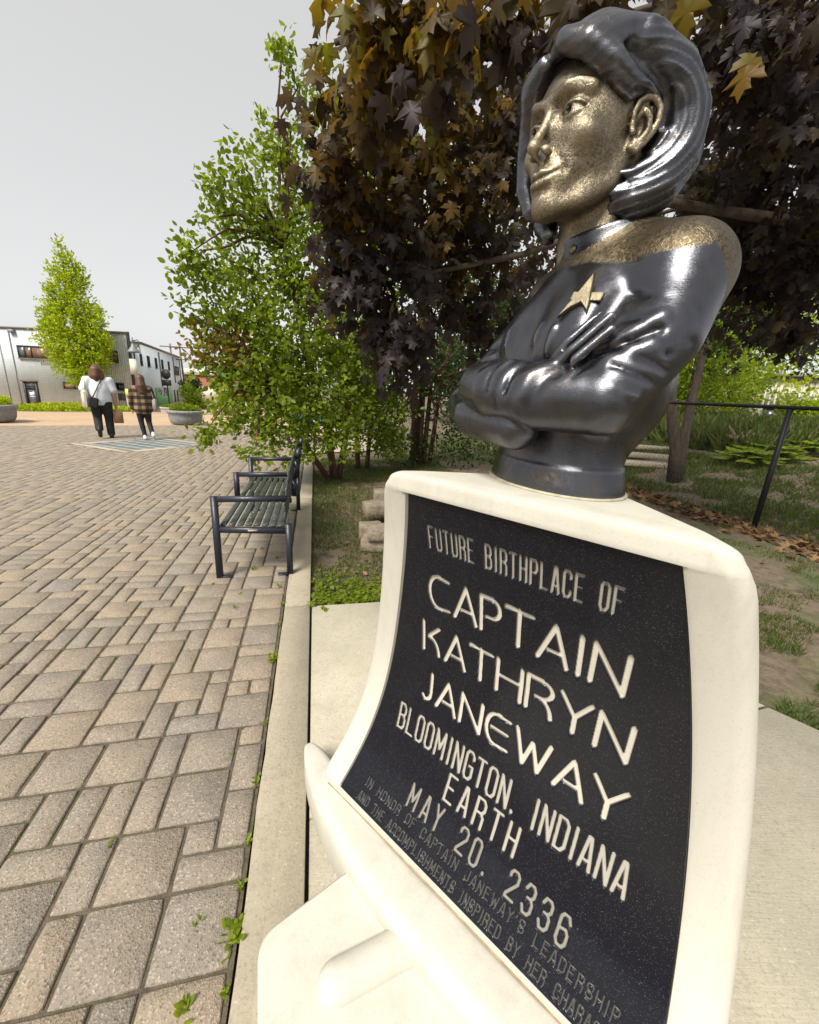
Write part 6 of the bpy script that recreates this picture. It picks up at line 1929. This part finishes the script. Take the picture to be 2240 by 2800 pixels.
def ground_leaves(name, pts_fn, n, size, seed, label, mat, tpl, tint=(.0, 1.0)):
    r = np.random.default_rng(seed)
    a, b = pts_fn(r, n)
    P = K0[None] + EA[None] * a[:, None] + EB[None] * b[:, None]
    pos = np.stack([P[:, 0], P[:, 1], gz(P[:, 0], P[:, 1]) - .012 + r.uniform(0, .02, n)], 1)
    tip = norm(r.normal(size=(n, 3)) * np.array([1, 1, .25])); nr = norm(r.normal(size=(n, 3)) * .45 + np.array([0, 0, 1]))
    me = leaf_mesh(name, pos, tip, nr, r.uniform(size[0], size[1], n), tpl, mat, r.uniform(tint[0], tint[1], n))
    o = link(name, me); tag(o, label, 'leaves', kind='stuff')
ground_leaves('fallen_leaves', lambda r, n: (r.uniform(-1.5, 7.5, n), 6.0 + r.normal(size=n) * .22 - .1), 1700, (.06, .13), 311, 'brown fallen leaves along the foot of the fence', 'dry_leaf', leaf_maple())
ground_leaves('leaf_scatter', lambda r, n: (r.uniform(1.9, 8, n), r.uniform(.3, 6, n)), 500, (.03, .08), 312, 'scattered dry leaves and bits on the lawn', 'dry_leaf', leaf_oval(.5))
ground_leaves('mulch_chips', lambda r, n: (r.uniform(3, 6.5, n), r.uniform(.5, 2.6, n)), 1800, (.012, .035), 313, 'brown mulch chips around the stacked stones', 'dry_leaf', leaf_kite())
ground_leaves('clover_patch', lambda r, n: (1.99 + np.abs(r.normal(size=n)) * .22, r.uniform(.2, 1.3, n)), 1800, (.018, .04), 314, 'clover and creeping weeds at the edge of the pad', 'green_leaf', leaf_oval(.8), (.2, .75))
# hosta clumps
def hosta(x, y, R_, n, seed, label):
    z = float(gz(x, y))
    t = thing('hosta_plant', label, 'plant', (x, y, z), 0, 'hosta clumps behind the fence')
    r = np.random.default_rng(seed)
    tv, tf = leaf_oval(.75)
    for k in range(n):
        th = 6.283 * k / n + r.uniform(-.2, .2); ring = .35 + .65 * (k % 3) / 2
        d = np.array([math.cos(th), math.sin(th), 0])
        tp = norm((d * 1.0 + np.array([0, 0, .25 - .35 * ring]))[None]); nn_ = norm((np.array([0, 0, 1.0]) + d * .5)[None])
        me = leaf_mesh('leaf', (d * R_ * .45 * ring + np.array([0, 0, .16 + .2 * (1 - ring)]))[None], tp, nn_, np.array([R_ * r.uniform(.55, .75)]), (tv, tf), 'green_leaf', np.array([r.uniform(.2, .7)]))
        link('leaf', me, t)
    MB().tube([(0, 0, 0), (0, 0, .2)], [.03, .05], 7).obj('crown_base', 'dark_leaf', t)
hosta(7.6, 9.3, .72, 18, 1, 'leftmost broad leaved hosta clump behind the fence')
hosta(8.5, 9.8, .78, 18, 2, 'middle broad leaved hosta clump behind the fence')
hosta(9.5, 10.2, .75, 18, 3, 'broad leaved hosta clump right of the fence post')
# weeds in the paving joints
def weed(a, b, s, n, seed, label, flat=.5):
    r = np.random.default_rng(seed)
    th = r.uniform(0, 6.283, n)
    tip = norm(np.stack([np.cos(th), np.sin(th), r.uniform(flat * .3, flat * 2.2, n)], 1))
    pos = np.stack([r.normal(size=n) * s * .12, r.normal(size=n) * s * .30, r.uniform(0, .012, n)], 1)
    c, s_ = math.cos(YAW_K), math.sin(YAW_K)
    pos = np.stack([pos[:, 0] * c - pos[:, 1] * s_, pos[:, 0] * s_ + pos[:, 1] * c, pos[:, 2]], 1)
    me = leaf_mesh('weed', pos, tip, norm(r.normal(size=(n, 3)) * .3 + np.array([0, 0, 1])), r.uniform(s * .35, s * .8, n), leaf_oval(.42), 'green_leaf', r.uniform(.25, .85, n))
    o = link('weed', me, None, ab(a, b, -.006))
    tag(o, label, 'weed', 'weeds in the paving joints')
KW = 'weed in the joint between pavers and kerb, '
for k, (a, b, s, n, lab) in enumerate([
    (.16, -.018, .055, 34, KW + 'the large leafy one nearest the stone plate'), (.27, -.015, .032, 16, KW + 'small tuft just past the large leafy one'),
    (.40, -.012, .028, 14, KW + 'third clump from the bottom'), (.62, -.012, .036, 22, KW + 'level with the peg of the pedestal'),
    (.92, -.01, .024, 14, KW + 'tiny tuft level with the crescent foot tip'), (1.40, -.018, .048, 44, KW + 'spreading patch before the pad corner'),
    (1.75, -.02, .028, 14, KW + 'small one below the pad corner'), (2.02, -.01, .04, 22, KW + 'level with the back edge of the pad'),
    (2.30, -.06, .04, 20, 'weed just in front of the rear bench leg'), (2.62, -.28, .045, 20, 'yellowish weed tuft under the bench near its end'),
    (2.85, -.12, .04, 20, 'weed under the bench beside the rear leg'), (3.10, -.28, .036, 14, 'weed under the middle of the bench seat'),
    (3.60, -.25, .045, 14, 'weed under the far half of the bench'), (2.2, -.33, .028, 10, 'tiny weed ahead of the bench between its two legs'),
    (2.0, -.32, .036, 12, 'weed in the paving some way in front of the bench'), (2.4, -.55, .026, 10, 'weed beside the front bench leg'),
    (.02, -.105, .036, 20, 'weed in the paving joint at the bottom edge, second row from the kerb'), (.20, -.115, .026, 10, 'bluish leaved weed one paver in from the kerb'),
    (.47, -.45, .022, 10, 'tiny weed in the joints four pavers in from the kerb'), (.78, -.13, .02, 10, 'tiny weed one paver in, level with the crescent foot'),
    (1.97, .19, .055, 44, 'creeping weed patch at the kerb corner of the pad'), (1.9, .27, .045, 24, 'creeping weed sprawling onto the concrete pad'),
    (.03, -.015, .03, 14, KW + 'lowest one at the bottom of the picture')]):
    weed(a, b, s, n, 400 + k, lab)
# ------------------------------------------------------------------ two people walking away
simple('skin_tone', (0.48, 0.28, 0.20), 0.55, 0, 0.08, 20.0)
simple('white_cotton', (0.66, 0.70, 0.76), 0.85, 0, 0.06, 6.0, 0.3, 14.0, bdist=.02)
simple('black_denim', (0.014, 0.014, 0.018), 0.8, 0, 0.3, 9.0, 0.4, 18.0, bdist=.02)
simple('auburn_hair', (0.105, 0.045, 0.022), 0.5, 0, 0.35, 30.0, 0.6, 50.0)
simple('brown_hair', (0.085, 0.04, 0.022), 0.5, 0, 0.35, 30.0, 0.6, 50.0)
simple('black_leather', (0.012, 0.012, 0.014), 0.45)
simple('white_leather', (0.70, 0.70, 0.70), 0.5)
simple('dark_sole', (0.05, 0.045, 0.045), 0.8)
simple('canvas_cream', (0.56, 0.50, 0.42), 0.9, 0, 0.1, 10.0)
simple('canvas_grey', (0.27, 0.26, 0.245), 0.9, 0, 0.15, 10.0)
simple('kraft_paper', (0.36, 0.22, 0.115), 0.85, 0, 0.12, 8.0)
def mat_plaid():
    m, nt, bs = new_mat('plaid_flannel')
    v = coords(nt)
    sx = nt.nodes.new('ShaderNodeSeparateXYZ'); nt.links.new(v, sx.inputs[0])
    def band(o, per, ph):
        return ramp(nt, math_n(nt, 'FRACT', math_n(nt, 'ADD', math_n(nt, 'MULTIPLY', o, 1 / per), ph)), [(0.48, 0.0), (0.52, 1.0)])
    a = band(sx.outputs[2], .155, .15); b = band(sx.outputs[0], .15, .3)
    tan, blk = (0.30, 0.185, 0.095), (0.014, 0.013, 0.014)
    c = mix(nt, mix(nt, tan, (0.10, 0.065, 0.04), b), mix(nt, (0.055, 0.04, 0.032), blk, b), a)
    nt.links.new(c, bs.inputs['Base Color']); bs.inputs['Roughness'].default_value = 0.9
    bump(nt, bs, noise(nt, v, 12.0, 4), 0.5, 0.03)
mat_plaid()
def sculpt(name, mat, lo, hi, h, parts, parent, cut=None, folds=0.0, seed=1):
    F = Field(lo, hi, h)
    for p in parts:
        if p[0] == 'e': add_ell(F, p[1], p[2], p[3])
        else: add_path(F, p[1], p[2], p[3])
    if cut: 
        for (ax, sgn, val) in cut:
            A = (F.X, F.Y, F.Z)[ax]
            F.d = smax(F.d, (sgn * (A - val) + 0 * F.X + 0 * F.Y + 0 * F.Z).astype(np.float32), .01)
    if folds: F.d += (folds * vnoise(F.X, F.Y, F.Z, 24, seed)).astype(np.float32)
    V, f = surface(F)
    return link(name, mesh_np(name, V, f, mat, True), parent)
# --- person in the white shirt: local x to their right, y the way they walk, z up
P1 = (-7.67, 10.13); P2 = (-6.72, 10.24)
FACE = math.atan2(10.13, -7.67)
p1 = thing('person', 'person with shoulder length hair in a white shirt and black trousers walking away', 'person', (P1[0], P1[1], 0.0), FACE - math.pi / 2, 'people walking away across the plaza')
LO, HI = (-.5, -.42, -.02), (.5, .42, 1.80)
skin = [('e', (0, .02, 1.60), (.078, .098, .118), .02), ('p', [(0, -.01, 1.38), (0, .0, 1.52)], [.07, .06], .03),
        ('p', [(-.06, 0, 1.34), (.06, 0, 1.34)], [.11, .11], .05), ('e', (0, 0, 1.15), (.20, .14, .28), .05),
        ('p', [(.24, -.01, 1.36), (.275, -.03, 1.10), (.285, .02, .86)], [.06, .05, .036], .03), ('e', (.288, .03, .80), (.028, .04, .052), .02),
        ('p', [(-.24, -.01, 1.36), (-.30, -.05, 1.12), (-.24, .16, 1.04)], [.06, .05, .038], .03), ('e', (-.20, .20, 1.04), (.035, .04, .035), .02)]
for k, dz in enumerate((-.012, 0, .006, -.004)):
    skin.append(('p', [(.272 + k * .011, .045 - k * .012, .775), (.276 + k * .009, .052 - k * .012, .735 + dz), (.272 + k * .009, .04 - k * .010, .712 + dz)], .009, .006))
skin.append(('p', [(.268, .05, .82), (.262, .075, .79), (.266, .075, .765)], .010, .008))
# hips and both legs keep the body one figure under the clothes
skin += [('e', (0, 0, .92), (.18, .14, .16), .05), ('p', [(.10, 0, .86), (.11, .03, .48), (.115, .02, .08)], [.10, .065, .045], .03), ('p', [(-.10, 0, .86), (-.105, .03, .48), (-.10, -.16, .20)], [.10, .065, .045], .03)]
sculpt('body', 'skin_tone', LO, HI, .0135, skin, p1)
sculpt('hair', 'auburn_hair', (-.2, -.22, 1.25), (.2, .2, 1.82), .010, [('e', (0, -.005, 1.625), (.100, .115, .118), .03), ('p', [(-.02, -.07, 1.60), (-.03, -.085, 1.48), (-.02, -.08, 1.36)], [.095, .10, .06], .04), ('p', [(.06, -.05, 1.58), (.085, -.07, 1.46), (.08, -.08, 1.33)], [.07, .065, .035], .03), ('p', [(-.07, -.04, 1.58), (-.105, -.06, 1.46), (-.10, -.07, 1.35)], [.06, .06, .035], .03)], p1, None, .009, 5)
sculpt('shirt', 'white_cotton', (-.45, -.3, .74), (.45, .3, 1.50), .012, [('e', (0, 0, 1.12), (.235, .175, .34), .06), ('p', [(-.19, -.01, 1.38), (.19, -.01, 1.38)], [.09, .09], .08), ('e', (0, 0, .95), (.235, .18, .22), .05), ('p', [(.21, -.01, 1.37), (.275, -.025, 1.16)], [.095, .088], .04), ('p', [(-.21, -.01, 1.37), (-.30, -.05, 1.17)], [.095, .085], .04)], p1, [(2, -1, .79), (2, 1, 1.455)], .006, 6)
sculpt('trousers', 'black_denim', (-.35, -.4, .03), (.35, .3, .98), .012, [('e', (0, 0, .90), (.205, .165, .15), .05), ('p', [(.105, 0, .84), (.115, .035, .50), (.118, .02, .11)], [.125, .092, .082], .04), ('p', [(-.105, 0, .84), (-.11, .03, .50), (-.105, -.14, .24)], [.125, .092, .082], .04)], p1, [(2, -1, .055)], .006, 8)
for s_, pts in ((1, [(.118, -.03, .045), (.12, .10, .035)]), (-1, [(-.105, -.20, .215), (-.105, -.165, .075)])):
    sculpt('shoe', 'black_leather', (-.25, -.36, -.005), (.25, .25, .32), .008, [('p', pts, [.048, .044], .02), ('p', [pts[0], (pts[0][0], pts[0][1] + .01, pts[0][2] + .05)], [.045, .045], .02)], p1, [(2, -1, .002)] if s_ == 1 else None)
# bags are things of their own
def R2W(o, p):
    c, s = math.cos(FACE - math.pi / 2), math.sin(FACE - math.pi / 2)
    return (o[0] + p[0] * c - p[1] * s, o[1] + p[0] * s + p[1] * c, p[2])
RZ = FACE - math.pi / 2
bg = thing('crossbody_bag', 'black crossbody bag on the white shirt of the left walker', 'bag', R2W(P1, (-.15, -.21, .86)), RZ)
MB().box((0, 0, .0), (.20, .09, .24), ry=.25, bev=.03).obj('pouch', 'black_leather', bg, sharp_deg=30)
MB().tube([(0, 0, .1), (.08, .015, .26), (.16, .03, .42), (.245, .12, .565)], .012, 6).obj('strap', 'black_leather', bg, smooth=True)
tb = thing('tote_bag', 'cream cloth tote bag under the left arm of the white shirted walker', 'bag', R2W(P1, (-.285, -.08, .82)), RZ)
MB().box((0, 0, .10), (.14, .30, .44), bev=.05).obj('sack', 'canvas_cream', tb, sharp_deg=40)
MB().tube([(.0, -.08, .30), (.03, -.03, .52), (.0, .08, .30)], .012, 6).obj('handle', 'canvas_cream', tb, smooth=True)
pb = thing('paper_bag', 'brown paper carrier bag in the right hand of the white shirted walker', 'bag', R2W(P1, (.31, .04, .36)), RZ)
pm = MB(); pm.prism([(-.10, -.06), (.10, -.06), (.10, .06), (-.10, .06)], 0, .33); pm.obj('sack', 'kraft_paper', pb)
MB().tube([(-.05, -.05, .32), (-.035, -.01, .385), (.03, -.01, .385), (.05, -.05, .32)], .005, 5).obj('handle', 'kraft_paper', pb, smooth=True)
# --- person in the plaid shirt
p2 = thing('person', 'person with long brown hair in a black and tan plaid shirt walking away', 'person', (P2[0], P2[1], 0.0), RZ + .06, 'people walking away across the plaza')
skin = [('e', (0, .02, 1.445), (.070, .088, .108), .02), ('p', [(0, -.01, 1.24), (0, 0, 1.36)], [.055, .05], .03), ('e', (0, 0, 1.05), (.15, .11, .26), .05), ('p', [(-.13, 0, 1.22), (.13, 0, 1.22)], [.07, .07], .05),
        ('p', [(.17, -.01, 1.22), (.215, -.03, .98), (.20, .06, .80)], [.05, .042, .032], .03), ('e', (.198, .08, .755), (.024, .034, .045), .02),
        ('p', [(-.17, -.01, 1.22), (-.225, -.03, .98), (-.225, .02, .76)], [.05, .042, .032], .03), ('e', (-.225, .035, .705), (.024, .034, .045), .02),
        ('e', (0, 0, .84), (.15, .12, .14), .05), ('p', [(.08, 0, .80), (.09, .03, .44), (.12, -.11, .15)], [.085, .055, .038], .03), ('p', [(-.08, 0, .80), (-.07, .05, .44), (-.03, .02, .07)], [.085, .055, .038], .03)]
for sgn in (1, -1):
    for k, dz in enumerate((-.01, 0, .005, -.003)):
        x0, y0, z0 = (.188, .09, .735) if sgn == 1 else (-.235, .045, .685)
        skin.append(('p', [(x0 + k * .009, y0 - k * .010, z0), (x0 + k * .008, y0 + .006 - k * .010, z0 - .035 + dz), (x0 - .003 + k * .008, y0 - .002 - k * .009, z0 - .055 + dz)], .008, .006))
    skin.append(('p', [(x0, y0 + .005, z0 + .03), (x0 - .004, y0 + .025, z0 + .0), (x0, y0 + .025, z0 - .02)], .009, .008))
sculpt('body', 'skin_tone', (-.42, -.4, -.02), (.42, .4, 1.62), .0125, skin, p2)
sculpt('hair', 'brown_hair', (-.2, -.22, .98), (.2, .2, 1.62), .010, [('e', (0, 0, 1.465), (.088, .105, .108), .03), ('p', [(0, -.05, 1.46), (0, -.085, 1.30), (.005, -.105, 1.16)], [.095, .105, .075], .04), ('p', [(-.05, -.08, 1.26), (-.05, -.11, 1.08)], [.06, .03], .04), ('p', [(.05, -.08, 1.26), (.055, -.11, 1.10)], [.06, .03], .04)], p2, None, .006, 9)
sculpt('shirt', 'plaid_flannel', (-.42, -.32, .60), (.42, .32, 1.36), .0115, [('e', (0, 0, 1.02), (.20, .15, .30), .06), ('p', [(-.14, -.01, 1.23), (.14, -.01, 1.23)], [.085, .085], .06), ('e', (0, -.01, .80), (.205, .16, .26), .05), ('p', [(.17, -.01, 1.22), (.225, -.03, .98), (.205, .05, .83)], [.082, .07, .055], .04), ('p', [(-.17, -.01, 1.22), (-.235, -.03, .98), (-.23, .01, .79)], [.082, .07, .055], .04)], p2, [(2, -1, .635), (2, 1, 1.315)], .008, 12)
sculpt('trousers', 'black_denim', (-.3, -.35, .05), (.3, .25, .86), .011, [('e', (0, 0, .80), (.165, .135, .12), .05), ('p', [(.08, 0, .76), (.09, .03, .44), (.118, -.10, .17)], [.095, .062, .05], .03), ('p', [(-.08, 0, .76), (-.07, .05, .44), (-.03, .02, .10)], [.095, .062, .05], .03)], p2, [(2, -1, .075)], .003, 13)
for pts, cut in (([(-.03, -.01, .038), (-.03, .12, .03)], True), ([(.13, -.17, .12), (.15, -.07, .042)], False)):
    sculpt('shoe', 'white_leather', (-.25, -.36, -.005), (.3, .3, .25), .008, [('p', pts, [.042, .038], .02), ('p', [pts[0], (pts[0][0] - .004, pts[0][1] + .01, pts[0][2] + .05)], [.04, .038], .02)], p2, [(2, -1, .002)] if cut else None)
sb_ = thing('shoulder_bag', 'grey slouchy shoulder bag on the right side of the plaid shirted walker', 'bag', R2W(P2, (.24, -.06, .86)), RZ + .06)
MB().box((0, 0, 0), (.10, .30, .30), bev=.045).obj('sack', 'canvas_grey', sb_, sharp_deg=40)
MB().tube([(-.01, -.10, .12), (-.04, -.02, .30), (-.09, .04, .435), (-.05, .08, .30), (-.01, .10, .12)], .013, 6).obj('strap', 'canvas_grey', sb_, smooth=True)
